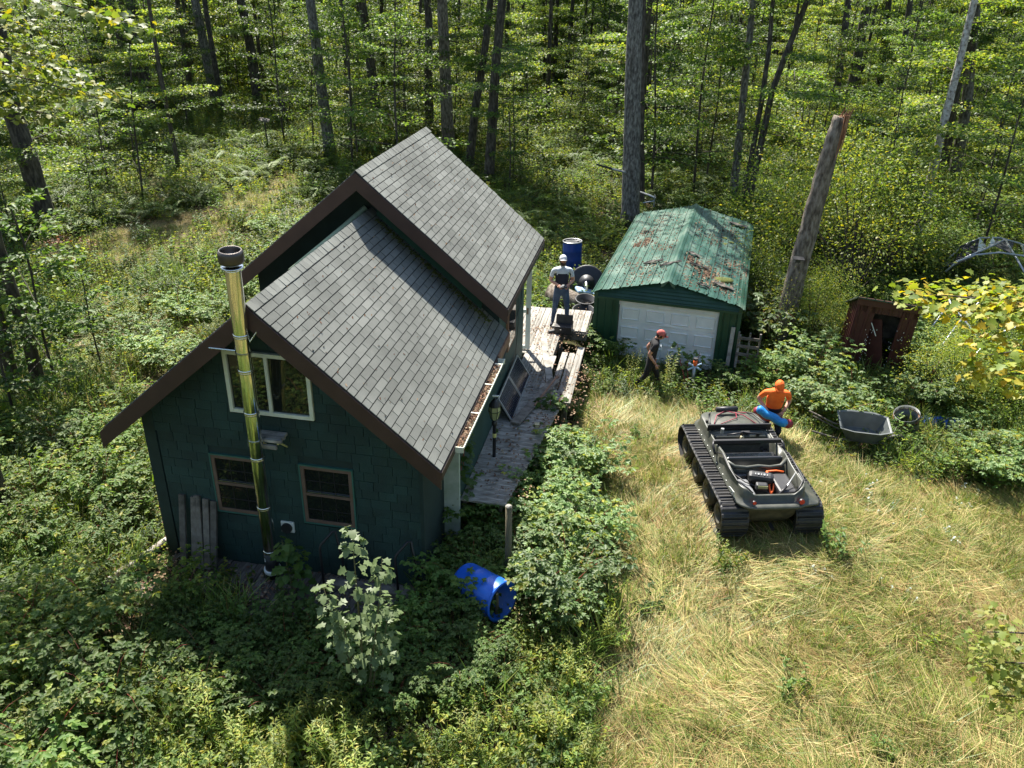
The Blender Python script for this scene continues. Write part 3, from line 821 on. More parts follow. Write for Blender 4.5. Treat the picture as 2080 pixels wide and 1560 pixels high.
# sectional door: rows of pressed panels, each its own piece
gd = MB().span((DL + .005, .16, 0), (DRR - .005, .175, DZT - .12)).build('garage_door', MT['gardoor'], gar)
rows = [(.96, 1.42), (.49, .95), (.02, .48)]
cw = (DRR - DL) / 4
for r, (z0, z1) in enumerate(rows):
    dent = r == 1
    MB().span((DL + .01, .145, z0), (DRR - .01, .159, z1 - .004)).build('door_section', MT['gardoor'], gd, bevel=.004)
    for k in range(4):
        a_, c_ = DL + k * cw + .07, DL + (k + 1) * cw - .07
        b = MB(); y0 = .145
        zz0, zz1 = z0 + .08, z1 - .08
        o_ = [(a_, y0 - .001, zz0), (c_, y0 - .001, zz0), (c_, y0 - .001, zz1), (a_, y0 - .001, zz1)]
        i1 = [(a_ + .02, y0 - .024, zz0 + .02), (c_ - .02, y0 - .024, zz0 + .02), (c_ - .02, y0 - .024, zz1 - .02), (a_ + .02, y0 - .024, zz1 - .02)]
        i2 = [(a_ + .035, y0 - .004, zz0 + .035), (c_ - .035, y0 - .004, zz0 + .035), (c_ - .035, y0 - .004, zz1 - .035), (a_ + .035, y0 - .004, zz1 - .035)]
        if dent and k in (1, 2):
            i2 = [(x, y + .02, z) for x, y, z in i2]
        b.add(o_ + i1 + i2, [(0, 1, 5, 4), (1, 2, 6, 5), (2, 3, 7, 6), (3, 0, 4, 7), (4, 5, 9, 8), (5, 6, 10, 9), (6, 7, 11, 10), (7, 4, 8, 11), (8, 9, 10, 11)])
        b.build('door_panel', MT['gardoor'], gd)
# creased dents
MB().add([(-.12, .12, .99), (.5, .143, .985), (.02, .14, 1.06), (-.14, .14, 1.0)], [(0, 1, 2), (0, 2, 3)]).build('dent_crease', MT['gardoor'], gd)
MB().add([(-.16, .115, .48), (.42, .142, .475), (.02, .14, .56), (-.2, .14, .49)], [(0, 1, 2), (0, 2, 3)]).build('dent_crease', MT['gardoor'], gd)
MB().tube([(-.08, .12, .78), (.02, .12, .78)], .012, 6).build('door_handle', MT['steeld'], gd)
sheet = .225
# roof sheets: long ribbed sheets laid parallel to the ridge, one piece each
for s in (1, -1):
    e = [0, .225, .45, .675, .90, 1.125, 1.35, 1.56, GW]
    for k in range(8):
        u0, u1 = e[k], e[k + 1]; vv0 = -.08 + rnd.uniform(-.03, .015)
        pr = [(u0, .0), (u0 + (u1 - u0) * .33, 0), (u0 + (u1 - u0) * .36, .006), (u0 + (u1 - u0) * .64, .006), (u0 + (u1 - u0) * .67, 0), (u1 - .035, .0), (u1 - .028, .026), (u1 - .008, .026), (u1, .0)]
        vs = []; vl = [vv0, 1.2, 2.4, 3.6, 4.8, 6, GL]
        for v in vl:
            for (u, h) in pr: vs.append((s * u, v, gz_(u) + .012 + h + .004 * math.sin(v * 2 + k)))
        n = len(pr); b = MB(); b.add(vs, [(i * n + j, i * n + j + 1, (i + 1) * n + j + 1, (i + 1) * n + j) for i in range(len(vl) - 1) for j in range(n - 1)])
        o = b.build('roof_sheet', MT['garroof'], gar); o.modifiers.new('t', 'SOLIDIFY').thickness = -.006
# photograph shows ribs running ridge-ward down the slope; longer ribs on the slope itself
b = MB()
cp = [(-.16, -.055), (-.08, -.02), (-.06, .0), (0, .03), (.06, .0), (.08, -.02), (.16, -.055)]
vs = [(x, -.16, GZR + .045 + z) for x, z in cp] + [(x, GL + .02, GZR + .045 + z) for x, z in cp]
b.add(vs, [(i, i + 1, i + 8, i + 7) for i in range(6)])
b.add([(-.16, -.16, GZR - .01), (-.16, -.16, GZR - .1), (-.08, -.16, GZR - .05), (0, -.16, GZR + .07), ], [(0, 1, 2, 3)])
b.add([(.16, -.16, GZR - .01), (.16, -.16, GZR - .11), (.08, -.16, GZR - .05), (0, -.16, GZR + .07), ], [(0, 1, 2, 3)])
b.build('ridge_cap', MT['garroof'], gar)
def groof(u, v): return (u, v, gz_(u) + .025)
b = MB()
clumps = [(-1.0, 3.6, .2, 220), (-.55, 1.1, .5, 150), (-1.2, 3.4, .12, 120), (.35, 1.9, .2, 160), (.75, 1.5, .25, 220), (.45, 2.1, .35, 100), (.9, 1.3, .35, 220), (1.1, 5.3, .35, 120), (.75, 4.2, .25, 60), (-1.2, 1.8, .3, 70), (1.25, .8, .3, 220), (-1.15, 4.6, .25, 160), (-.4, 3.0, .3, 120), (1.35, 2.6, .4, 200), (-.8, 5.8, .4, 120), (.2, 4.8, .5, 120), (-.9, .35, .35, 60), (.5, .5, .4, 80)]
for (u, v, sp, n) in clumps:
    for i in range(n):
        uu = max(-1.7, min(1.7, u + rnd.gauss(0, sp * .6))); vv = max(0, min(GL, v + rnd.gauss(0, sp))); s = rnd.uniform(.02, .06)
        b.box(groof(uu, vv), (s, s * .7, .006), Euler((rnd.uniform(-.6, .6), rnd.uniform(-.6, .6), rnd.random() * 6)).to_matrix())
for i in range(1900):
    uu, vv = rnd.uniform(-1.65, 1.65), rnd.uniform(0, GL); uu = max(-1.66, min(1.66, round(uu / sheet) * sheet + rnd.gauss(0, .02))) if rnd.random() < .6 else uu
    s = rnd.uniform(.01, .035)
    b.box(groof(uu, vv), (s, s * .7, .006), Euler((rnd.uniform(-.6, .6), rnd.uniform(-.6, .6), rnd.random() * 6)).to_matrix())
o = b.build('roof_litter', MT['litter'], kind='stuff'); o.matrix_world = garM; o['label'] = 'brown leaves and needles strewn on the green garage roof'
# bark slabs lying on the roof
slabs = [(-.55, 1.55, .5, .07, 1.4, 'long curled bark strip left of the garage ridge cap'), (-.1, 1.25, .55, .06, 1.5, 'long curled bark strip beside the garage ridge cap'), (.35, 2.35, .3, .08, 1.0, 'bark slab just right of the garage ridge, mid roof'), (.55, 1.6, .5, .05, 1.3, 'thin bark strip right of the garage ridge'), (1.2, .75, .5, .09, 1.2, 'curled bark slab near the front right eave of the garage'), (1.3, 6.3, .55, .12, 1.4, 'broad grey bark slab at the back right of the garage roof'), (.75, .35, .3, .06, 1.2, 'small bark chip above the garage front edge')]
for u, v, L, wd, rz, lb in slabs:
    b = MB(); n = 6; vs = []
    for i in range(n + 1):
        t = i / n - .5
        for j, a in enumerate((-1, -.4, .4, 1)): vs.append((t * L, a * wd * (1 - abs(t) * .8), .02 + .03 * a * a + .01 * math.sin(t * 9 + j)))
    b.add(vs, [(i * 4 + j, i * 4 + j + 1, i * 4 + j + 5, i * 4 + j + 4) for i in range(n) for j in range(3)])
    o = b.build('bark_slab', MT['woodd']); sm = o.modifiers.new('t', 'SOLIDIFY'); sm.thickness = .012
    p = garM @ Vector(groof(u, v)); o.location = p; o.rotation_euler = (0, (.25 if u > 0 else -.25), GY + rz - 1.2); tag(o, lb, 'bark')
for u, v, r, lb in ((1.15, 1.25, .17, 'large dark moss hummock on the right slope of the garage roof'), (1.0, 4.7, .1, 'round yellow-green moss cushion, left of four on the garage roof'), (1.2, 4.5, .09, 'round moss cushion right of the group on the garage roof'), (1.05, 4.2, .09, 'pale moss cushion nearest the front of its group on the garage roof')):
    b = MB(); prof = [(r * math.cos(a), r * .45 * math.sin(a)) for a in np.linspace(0, 1.5, 6)]
    b.lathe(prof, 14); b.v = [(x * (1 + .12 * math.sin(y * 40)) * (1.7 if r > .15 else 1), y, z) for x, y, z in b.v]
    o = b.build('moss_cushion', MT['moss'], smooth=True); o.location = garM @ Vector(groof(u, v)) - Vector((0, 0, .02)); tag(o, lb, 'moss')
b = MB()
rr = random.Random(3)
for i in range(9):
    p = Vector((rr.uniform(.7, 1.2), rr.uniform(4.3, 6.2), 0)); p.z = gz_(p.x) + .04; q = p + Vector((rr.uniform(-.3, .3), rr.uniform(-.4, .4), rr.uniform(0, .12))); b.tube([p, (p + q) / 2 + Vector((0, 0, .05)), q], .006, 4)
o = b.build('twigs', MT['woodd']); o.matrix_world = garM; tag(o, 'thin bare twigs lying across the right of the garage roof', 'branch')
# boards, pallet and rake leaning at the right of the garage
for px, py, h, lb in ((1478, 735, .95, 'tall weathered board leaning on the garage front right of the white door'), (1496, 722, .8, 'narrow grey slat leaning beside the taller board at the garage corner')):
    o = MB().box((0, 0, h / 2), (.09 if h > .9 else .05, .035, h)).build('board', MT['wood']); g0 = garM.inverted() @ AY(px, py, 18.0)
    o.location = garM @ Vector((g0.x, -.08, .28)); o.rotation_euler = (R(-6), R(1), GY); tag(o, lb, 'board')
pal = empty('pallet', garM @ Vector((1.92, -.05, .3)), 'grey slatted pallet standing at the right corner of the garage', 'pallet', GY)
for k in range(4): MB().span((-.22, -.02, .08 + k * .2), (.3, .0, .15 + k * .2)).build('slat', MT['woodd'], pal)
for x in (-.2, .05, .28): MB().span((x - .02, .001, 0), (x + .02, .06, .85)).build('runner', MT['woodd'], pal)

# ================================================================== BARRELS, REEL, BUCKETS
def drum(name, loc, rot, m, lb, r=.29, h=.86, open_=False, lidm='blackpl', inner=None):
    e = empty(name, loc, lb, 'barrel', rot=rot)
    prof = [(r * .9, 0), (r * .97, .02), (r, .06), (r, .28), (r * 1.02, .3), (r, .32), (r, .56), (r * 1.02, .58), (r, .6), (r, h - .06), (r * .97, h - .03), (r * .97, h)]
    prof = [(a, z * h / .86 if z < h - .08 else z) for a, z in prof]
    b = MB(); b.lathe(prof, 32)
    if open_:
        b.lathe([(r * .97, h), (r * .93, h), (r * .93, .03), (0, .03)], 32)
    else: b.lathe([(0, .0), (r * .9, 0)], 32)
    b.build('drum_body', MT[m], e, smooth=True)
    if not open_:
        MB().lathe([(r * .96, h - .012), (r * .9, h - .03), (r * .5, h - .022), (0, h - .02)], 32).build('lid', MT[lidm], e, smooth=True)
        MB().lathe([(r * .95, h - .02), (r * 1.03, h - .018), (r * 1.04, h + .0), (r * 1.0, h + .012), (r * .95, h + .004)], 32).build('rim_band', MT['silver'], e, smooth=True)
        for a in (0, math.pi): MB().lathe([(.035, 0), (.035, .018), (0, .018)], 12, (math.cos(a) * r * .6, math.sin(a) * r * .6, h - .022)).build('bung', MT['silver' if a else 'iron'], e)
    else:
        MB().lathe([(r * .92, h - .02), (r * 1.03, h - .02), (r * 1.04, h + .006), (r * .92, h + .008)], 32).build('rim', MT[inner or m], e, smooth=True)
    return e
p = AY(1162, 545, 24.6); drum('blue_barrel', (p.x, p.y, p.z), (R(-2), R(-2), 0), 'bluedrum', 'upright blue barrel with a black lid behind the man on the deck')
gb = G(985, 1215, .3)
d1 = drum('blue_barrel', G(1000, 1222, .32) + Vector((.05, 0, 0)), (R(78), 0, R(58)), 'bluebright', 'blue barrel lying open among shrubs beside the cabin corner', r=.3, h=.8, open_=True)
d1.location = G(942, 1180, .36); d1.rotation_euler = Euler((0, R(84), R(-42)))
d2 = drum('blue_barrel', AY(1868, 862, 15.6), (0, R(86), R(-12)), 'bluebright', 'bright blue barrel lying on its side beyond the wheelbarrow', r=.2, h=.75)
d3 = drum('rusty_barrel', AY(1838, 882, 15.3), (R(12), R(-14), 0), 'greypl', 'open barrel with white inside and rusty rim beside the blue barrel', r=.25, h=.5, open_=True, inner='rot')
# cable reel and buckets behind the garage corner
rp = AY(1192, 575, 22.0)
reel = empty('cable_reel', rp, 'large dark disc reel on a metal shaft beside the garage', 'reel')
q = Euler((R(62), 0, R(-12))).to_matrix()
MB().lathe([(.02, .0), (.48, .03), (.5, .045), (.48, .055), (.02, .03)], 36, (0, 0, .0), q).build('disc', MT['blackpl'], reel, smooth=True)
MB().lathe([(.22, .03), (.22, .1), (.13, .13), (.13, .2), (.1, .24), (0, .24)], 24, (0, 0, 0), q).build('hub', MT['blackpl'], reel, smooth=True)
MB().tube([q @ Vector((0, 0, .2)), q @ Vector((0, 0, .2)) + Vector((.0, -.35, -.5))], .05, 12).build('shaft', MT['silver'], reel, smooth=True)
for (px, py, Y, r, lb) in ((1188, 618, 20.6, .26, 'black tub standing under the reel shaft beside the garage, the farther of two'), (1184, 640, 20.1, .28, 'black tub nearest the deck beside the garage, the nearer of two')):
    o = MB().lathe([(r * .8, 0), (r, .36), (r * 1.06, .36), (r * 1.06, .4), (r * .94, .4), (r * .76, .03), (0, .03)], 28).build('black_tub', MT['blackpl'], smooth=True)
    o.location = AY(px, py + 8, Y) - Vector((0, 0, .1)); o.rotation_euler = (R(10), 0, 0); tag(o, lb, 'tub')
o = MB().box((0, 0, 0), (.55, .3, .12), Euler((.2, .3, .4)).to_matrix()).build('plastic_sheet', MT['skyblue'], bevel=.05); o.location = AY(1188, 592, 21.7); tag(o, 'crumpled pale blue plastic behind the reel', 'plastic sheet')

# ================================================================== POSTS AND LAMP
lp = empty('lamp_post', (-.29, 12.71, 0), 'black lamp post with a frosted glass lantern beside the cabin side wall', 'lamp post')
MB().lathe([(.09, 0), (.085, .12), (.045, .2), (.032, .3), (.03, 1.42), (.045, 1.44), (.05, 1.5), (.03, 1.52), (.02, 1.56)], 16).build('pole', MT['iron'], lp, smooth=True)
ln = MB(); lz = 1.56
for k in range(6):
    a0, a1 = k * math.pi / 3, (k + 1) * math.pi / 3
    P0 = lambda r, z, a: (r * math.cos(a), r * math.sin(a), z)
    ln.add([P0(.06, lz, a0), P0(.06, lz, a1), P0(.105, lz + .17, a1), P0(.105, lz + .17, a0), P0(.085, lz + .27, a1), P0(.085, lz + .27, a0)], [(0, 1, 2, 3), (3, 2, 4, 5)])
ln.build('lantern_glass', MT['lampglass'], lp)
fr = MB()
for k in range(6):
    a0, a1 = k * math.pi / 3, (k + 1) * math.pi / 3
    fr.tube([P0(.062, lz, a0), P0(.108, lz + .17, a0), P0(.088, lz + .27, a0)], .006, 5); fr.tube([P0(.108, lz + .17, a0), P0(.108, lz + .17, a1)], .006, 5); fr.tube([P0(.062, lz, a0), P0(.062, lz, a1)], .006, 5)
fr.lathe([(.105, lz + .265), (.095, lz + .3), (.05, lz + .37), (.02, lz + .39), (.025, lz + .41), (0, lz + .43)], 12)
fr.build('lantern_frame', MT['iron'], lp)
MB().lathe([(.033, 1.2), (.036, 1.21), (.036, 1.27), (.033, 1.28)], 14).build('band', MT['yellow'], lp)
lamp2 = MB().span((-.04, -.04, 0), (.04, .04, .02)).build('lantern_bracket', MT['white paint'], lp); lamp2.location = (.02, -.03, lz + .46); lamp2.scale = (1.5, .4, 1)
for (px, py, ph, lb, r) in ((1088, 940, .86, 'square wooden post with a pale cut top beside the walkway', .045), (1030, 1190, 1.44, 'weathered round post among the shrubs near the blue barrel', .055), (1008, 1262, .5, 'short wooden stake under the rim of the lying blue barrel', .03)):
    g0 = G(px, py, 0); e = empty('wooden_post', (g0.x, g0.y, gz(g0.x, g0.y)), lb, 'post')
    if r == .045:
        MB().span((-r, -r, 0), (r, r, ph)).build('shaft', MT['post'], e, bevel=.006); MB().box((0, 0, ph + .006), (r * 2, r * 2, .012), None).build('cut_top', MT['endgrain'], e); MB().span((-r + .01, -r - .003, ph - .16), (r - .01, -r - .001, ph - .01)).build('plate', MT['endgrain'], e)
    else:
        MB().tube([(0, 0, 0), (.01, 0, ph * .5), (0, .01, ph)], [r, r * .97, r * .93], 10).build('shaft', MT['post'], e, smooth=True)
        MB().lathe([(r * .93, ph), (r * .6, ph + .02), (0, ph + .015)], 10).build('cut_top', MT['wood'], e)
# stake with reflector
g0 = G(1404, 792, 0)
st = empty('marker_stake', (g0.x, g0.y, 0), 'grey marker stake with an orange top and pale blue ribbon in front of the garage', 'stake')
MB().tube([(0, 0, 0), (.01, 0, .62)], .035, 10).build('pipe', MT['pvc'], st, smooth=True)
MB().tube([(.01, 0, .62), (.012, 0, .76)], .045, 10).build('orange_sleeve', MT['orangepl'], st, smooth=True)
MB().tube([(.012, 0, .76), (.012, 0, .8)], .05, 10).build('cap', MT['blackpl'], st)
b = MB()
for a in (.5, -.5): b.box((.01, -.02, .6), (.34, .012, .035), Euler((.2, a, 0)).to_matrix())
b.build('ribbon', MT['skyblue'], st)

# ================================================================== OUTHOUSE
oh = empty('outhouse', G(1762, 766, -.05), 'leaning maroon metal outhouse with its door hanging open', 'outhouse', rot=(R(2), R(3.5), R(-14)))
ow, od, ohh = .66, 1.1, 1.98
def sheets(x0, y0, x1, y1, z0, z1, n, name):
    p0 = Vector((x0, y0)); p1 = Vector((x1, y1)); d = p1 - p0; L = d.length; d.normalize(); nr = Vector((d.y, -d.x))
    s = L / n
    for i in range(n):
        a = i * s
        vs = []
        for t, o in ((0, 0), (.12, .02), (.3, .02), (.42, 0), (1, 0)):
            q = p0 + d * (a + t * s) + nr * o; vs += [(q.x, q.y, z0), (q.x, q.y, z1)]
        MB().add(vs, [(2 * k, 2 * k + 2, 2 * k + 3, 2 * k + 1) for k in range(4)]).build(name, MT['maroon'], oh)
for i in range(6):
    for sx in (1, -1):
        y0, y1 = od * i / 6, od * (i + 1) / 6; t0, t1 = ohh - .03 - .56 * y0, ohh - .03 - .56 * y1
        vs = []
        for t, o_ in ((0, 0), (.12, .02), (.3, .02), (.42, 0), (1, 0)): vs += [(sx * (ow + o_), y0 + (y1 - y0) * t, 0), (sx * (ow + o_), y0 + (y1 - y0) * t, t0 + (t1 - t0) * t)]
        MB().add(vs, [(2 * k, 2 * k + 2, 2 * k + 3, 2 * k + 1) for k in range(4)]).build('wall_sheet', MT['maroon'], oh)
sheets(ow, od, -ow, od, 0, ohh - .7, 6, 'wall_sheet')
sheets(-ow, 0, -.27, 0, 0, ohh - .2, 2, 'wall_sheet'); sheets(.3, 0, ow, 0, 0, ohh - .2, 2, 'wall_sheet')
sheets(-ow, 0, ow, 0, ohh - .35, ohh - .15, 6, 'wall_sheet')
MB().span((-ow - .06, -.05, ohh - .18), (ow + .1, -.02, ohh)).build('roof_board', MT['maroon'], oh)
b = MB(); b.quad((-ow - .1, -.1, ohh + .02), (ow + .12, -.1, ohh + .02), (ow + .12, od + .08, ohh - .62), (-ow - .1, od + .08, ohh - .62), .03); b.build('roof', MT['mossroof'], oh)
for i in range(7): MB().quad((-ow - .1 + .19 * i, -.1, ohh + .035), (-ow - .075 + .19 * i, -.1, ohh + .035), (-ow - .075 + .19 * i, od + .08, ohh - .605), (-ow - .1 + .19 * i, od + .08, ohh - .605), .018).build('roof_rib', MT['mossroof'], oh)
MB().box((-.12, .12, .72), (.55, .03, 1.42), Euler((0, R(-16), R(-28))).to_matrix()).build('door', MT['maroon'], oh)
MB().span((-.5, od - .2, .05), (.55, od - .15, 1.5)).build('back_board', MT['woodd'], oh)
MB().span((-.6, .4, .05), (.6, 1.0, .45)).build('bench', MT['dark'], oh)
MB().box((-.2, -.045, 1.25), (.02, .02, .35), Euler((0, R(-30), 0)).to_matrix()).build('hinge_strip', MT['white paint'], oh)
b = MB()
for i in range(60):
    x = rnd.choice((-.3, -.25, .25, .42)) + rnd.gauss(0, .04); z = rnd.uniform(.2, 1.3); b.box((x, -.03, z), (.012, .004, rnd.uniform(.01, .03)))
b.build('peeling_paint', MT['white paint'], oh, kind='stuff')

# ================================================================== WHEELBARROW
wbp = G(1740, 905, .1)
wb = empty('wheelbarrow', (wbp.x, wbp.y, .3), 'grey wheelbarrow standing among the weeds', 'wheelbarrow', rot=(R(14), R(2), R(-8)))
b = MB()
ring = lambda hx, hy, z, ox: [(ox + hx * sx, hy * sy, z) for sx, sy in ((-1, -.8), (-.5, -1), (.5, -1), (1, -.7), (1, .7), (.5, 1), (-.5, 1), (-1, .8))]
vs = ring(.48, .31, .4, 0) + ring(.46, .29, .4, 0) + ring(.3, .2, .08, .03) + ring(.32, .22, .07, .03) + ring(.5, .33, .41, 0)
b.add(vs, [(8 + i, 8 + (i + 1) % 8, 16 + (i + 1) % 8, 16 + i) for i in range(8)] + [tuple(range(16, 24))] + [(i, (i + 1) % 8, 24 + (i + 1) % 8, 24 + i) for i in range(8)] + [tuple(range(24, 32))] + [(32 + i, 32 + (i + 1) % 8, 8 + (i + 1) % 8, 8 + i) for i in range(8)] + [(32 + i, 32 + (i + 1) % 8, (i + 1) % 8, i) for i in range(8)])
b.build('tub', MT['greypl'], wb, bevel=.008)
for s in (1, -1):
    MB().tube([(-1.0, s * .3, .28), (-.5, s * .22, .1), (.2, s * .17, .03), (.72, s * .07, .0)], .018, 8).build('handle', MT['woodd'], wb, smooth=True)
    MB().tube([(-.35, s * .2, .08), (-.42, s * .22, -.22), (-.1, s * .2, -.22), (.0, s * .18, .04)], .014, 6).build('leg', MT['iron'], wb, smooth=True)
wh = MB().lathe([(.06, -.035), (.13, -.045), (.185, -.035), (.2, 0), (.185, .035), (.13, .045), (.06, .035)], 24, (.72, 0, -.02), Euler((R(90), 0, 0)).to_matrix()).build('wheel', MT['rubber'], wb, smooth=True)
MB().lathe([(0, -.04), (.07, -.04), (.11, -.02), (.11, .02), (.07, .04), (0, .04)], 18, (.72, 0, -.02), Euler((R(90), 0, 0)).to_matrix()).build('rim', MT['silver'], wh)
# shovel handle left of barrow, dead branches right
o = MB().tube([AY(1652, 845, 14.9), AY(1705, 872, 14.7)], .014, 6).build('tool_handle', MT['woodd']); tag(o, 'thin tool handle sticking out of the weeds left of the wheelbarrow', 'handle')
o = MB().tube([AY(2080, 925, 13.4), AY(2040, 925, 13.5), AY(1995, 925, 13.6)], .008, 5).tube([AY(2075, 934, 13.4), AY(2045, 948, 13.3), AY(1990, 958, 13.3)], .01, 5).tube([AY(2045, 948, 13.3), AY(2018, 975, 13.2)], .008, 5).build('dead_branch', MT['wood']); tag(o, 'forked bare dead branch lying over the grass at the right edge', 'branch')
o = MB().box((0, 0, .03), (.55, .35, .03), Euler((.05, .05, .5)).to_matrix()).build('flat_board', MT['endgrain']); o.location = G(1395, 856, .12); tag(o, 'pale weathered board lying in the grass by the front of the tracked vehicle', 'board')
o = MB().lathe([(.3, 0), (.33, .1), (.28, .24), (.15, .32), (0, .34)], 14).build('field_stone', MT['rock'], smooth=True); o.location = G(562, 492, -.05); o.scale = (1.5, 1, 1.1); tag(o, 'rounded brown field stone behind the roof of the cabin', 'rock')

# ================================================================== GREENHOUSE FRAME
gh = empty('greenhouse_frame', (14.5, 22, 0), 'collapsed greenhouse frame of curved grey pipes with torn black cloth', 'greenhouse frame')
def pipes(pts, r=.03, nm='pipe'):
    P = [Vector(p) - Vector((14.5, 22, 0)) for p in pts]
    MB().tube(P, r, 8).build(nm, MT['pvc'], gh, smooth=True)
pipes([AY(*p) for p in ((1900, 600, 25), (1912, 552, 25), (1930, 522, 25), (1958, 498, 25), (1992, 483, 25), (2030, 483, 25), (2070, 494, 25), (2110, 515, 25), (2150, 560, 25))], nm='hoop')
pipes([AY(*p) for p in ((1920, 552, 23), (1945, 531, 23), (1980, 518, 23), (2030, 513, 23), (2080, 520, 23), (2130, 540, 23))], nm='hoop')
pipes([AY(1925, 540, 24), AY(2042, 487, 24.3)], .035); pipes([AY(2042, 487, 24.3), AY(2083, 556, 22)]); pipes([AY(2075, 497, 24.3), AY(2090, 540, 22)])
pipes([AY(1917, 582, 20), AY(1933, 622, 19.4), AY(1955, 645, 19), AY(1998, 703, 18)], .025)
pipes([AY(1955, 645, 19), AY(1922, 690, 18.6), AY(1890, 735, 18.2)], .025); pipes([AY(1922, 625, 20), AY(1890, 668, 19.5)], .022); pipes([AY(2010, 595, 19.2), AY(1955, 645, 19)], .02)
pipes([AY(*p) for p in ((2110, 655, 18), (2080, 660, 18), (2040, 673, 18), (1998, 703, 18), (1960, 742, 17.5), (1925, 780, 17.2), (1900, 795, 17))], .026, 'hoop')
b = MB(); c0 = Vector((14.5, 22, 0))
for pts in (((1950, 500, 25), (1990, 484, 25), (1985, 512, 24.4), (1940, 532, 24.2)), ((2025, 484, 25), (2060, 492, 25), (2052, 515, 24), (2020, 500, 24.4)), ((1928, 536, 24.1), (1990, 511, 24.3), (1990, 517, 23.3), (1932, 543, 23.3))):
    b.quad(*[AY(*p) - c0 for p in pts], .01)
b.build('shade_cloth', MT['fabric'], gh)
for pts in (((1990, 484, 24.9), (2003, 500, 24.8), (1985, 512, 24.5), (1985, 510, 24.5)), ((2015, 482, 24.9), (2026, 496, 24.8), (2008, 502, 24.6), (2008, 498, 24.6))):
    MB().quad(*[AY(*p) - c0 for p in pts], .01).build('cloth_patch', MT['white paint'], gh)
o = MB().quad(AY(1868, 590, 20), AY(1884, 600, 20), AY(1868, 660, 20.3), AY(1852, 655, 20.3), .02).build('corrugated_sheet', MT['silver']); tag(o, 'narrow bent pale metal sheet standing behind the outhouse', 'metal sheet')

# ================================================================== TRACKED AMPHIBIOUS VEHICLE
AX, AYY, AZ = 4.27, 11.12, .27
atv = empty('tracked_vehicle', (AX, AYY, AZ), 'olive open-top amphibious vehicle on black rubber tracks parked in the grass', 'vehicle', R(4.5)); atv.scale = (1, .94, .96)
def rr(hw, y0, y1, z, rad, n=5, dz=None):
    pts = []
    for cx, cy, a0 in ((hw - rad, y0 + rad, -90), (hw - rad, y1 - rad, 0), (-hw + rad, y1 - rad, 90), (-hw + rad, y0 + rad, 180)):
        for k in range(n + 1):
            a = R(a0 + 90 * k / n); pts.append((cx + rad * math.cos(a), cy + rad * math.sin(a)))
    out = []
    # subdivide long sides
    for i, p in enumerate(pts):
        q = pts[(i + 1) % len(pts)]; out.append(p)
        L = math.hypot(q[0] - p[0], q[1] - p[1])
        if L > .3:
            m = 12 if L > .9 else 8
            for k in range(1, m): out.append((p[0] + (q[0] - p[0]) * k / m, p[1] + (q[1] - p[1]) * k / m))
    return [(x, y, z + (dz(x, y) if dz else 0)) for x, y in out]
def loft(b, rings, cap0=False, cap1=False):
    n = len(rings[0]); n0 = 0; vs = [p for r in rings for p in r]
    fs = [(i * n + k, i * n + (k + 1) % n, (i + 1) * n + (k + 1) % n, (i + 1) * n + k) for i in range(len(rings) - 1) for k in range(n)]
    if cap0: fs.append(tuple(range(n - 1, -1, -1)))
    if cap1: fs.append(tuple((len(rings) - 1) * n + k for k in range(n)))
    return b.add(vs, fs)
sm_ = lambda t: max(0, min(1, t)) ** 2 * (3 - 2 * max(0, min(1, t)))
def rimdip(x, y):
    d = 0
    if y < .55: d -= .10 * sm_((.46 - abs(x)) / .14) * sm_((.5 - y) / .15)
    d += .05 * sm_((abs(y - 1.28) - .0) / -.5 + 1) if abs(x) > .3 else 0
    d -= .05 * sm_(1 - abs(y - 1.75) / .35) if abs(x) > .3 else 0
    return d
fen = lambda R_: [((x * (1.0 + .3 * sm_((1.25 - y) / .5)) if x > .5 else x), y, z - (.02 if x > .5 and y < 1 else 0)) for x, y, z in R_]
hull = MB(); loft(hull, [rr(.40, .3, 2.7, .2, .12), rr(.44, .12, 2.95, .42, .14), rr(.47, .05, 3.05, .62, .16), rr(.58, -.02, 3.1, .67, .28)], cap0=True)
hull.build('lower_hull', MT['olived'], atv, smooth=True)
b = MB(); loft(b, [rr(.47, .05, 3.05, .60, .16), fen(rr(.60, -.03, 3.12, .675, .28)), fen(rr(.615, -.04, 3.13, .695, .28)), fen(rr(.605, -.02, 3.11, .72, .28)), rr(.575, .04, 3.04, .74, .26), rr(.56, .09, 2.98, .82, .24, dz=rimdip), rr(.55, .12, 2.93, .95, .22, dz=rimdip), rr(.54, .14, 2.9, .965, .21, dz=rimdip), rr(.515, .17, 2.12, .955, .18, dz=rimdip), rr(.50, .21, 2.06, .72, .15), rr(.46, .25, 1.98, .42, .12), rr(.44, .27, 1.96, .40, .1)], cap1=True)
b.build('upper_body', MT['olive'], atv, smooth=True)
# bonnet crown
b = MB(); vs = []; nx, ny = 9, 7
for j in range(ny):
    for i in range(nx):
        x = (i / (nx - 1) - .5) * 2; y = j / (ny - 1)
        hwid = .53 * (1 - .28 * y * y)
        vs.append((x * hwid, 2.14 + y * .8, .935 + .09 * (1 - abs(x) ** 3) * math.sin(min(1, (1.12 - y)) * 1.6)))
b.add(vs, [(j * nx + i, j * nx + i + 1, (j + 1) * nx + i + 1, (j + 1) * nx + i) for j in range(ny - 1) for i in range(nx - 1)])
b.build('bonnet', MT['olive'], atv, smooth=True)
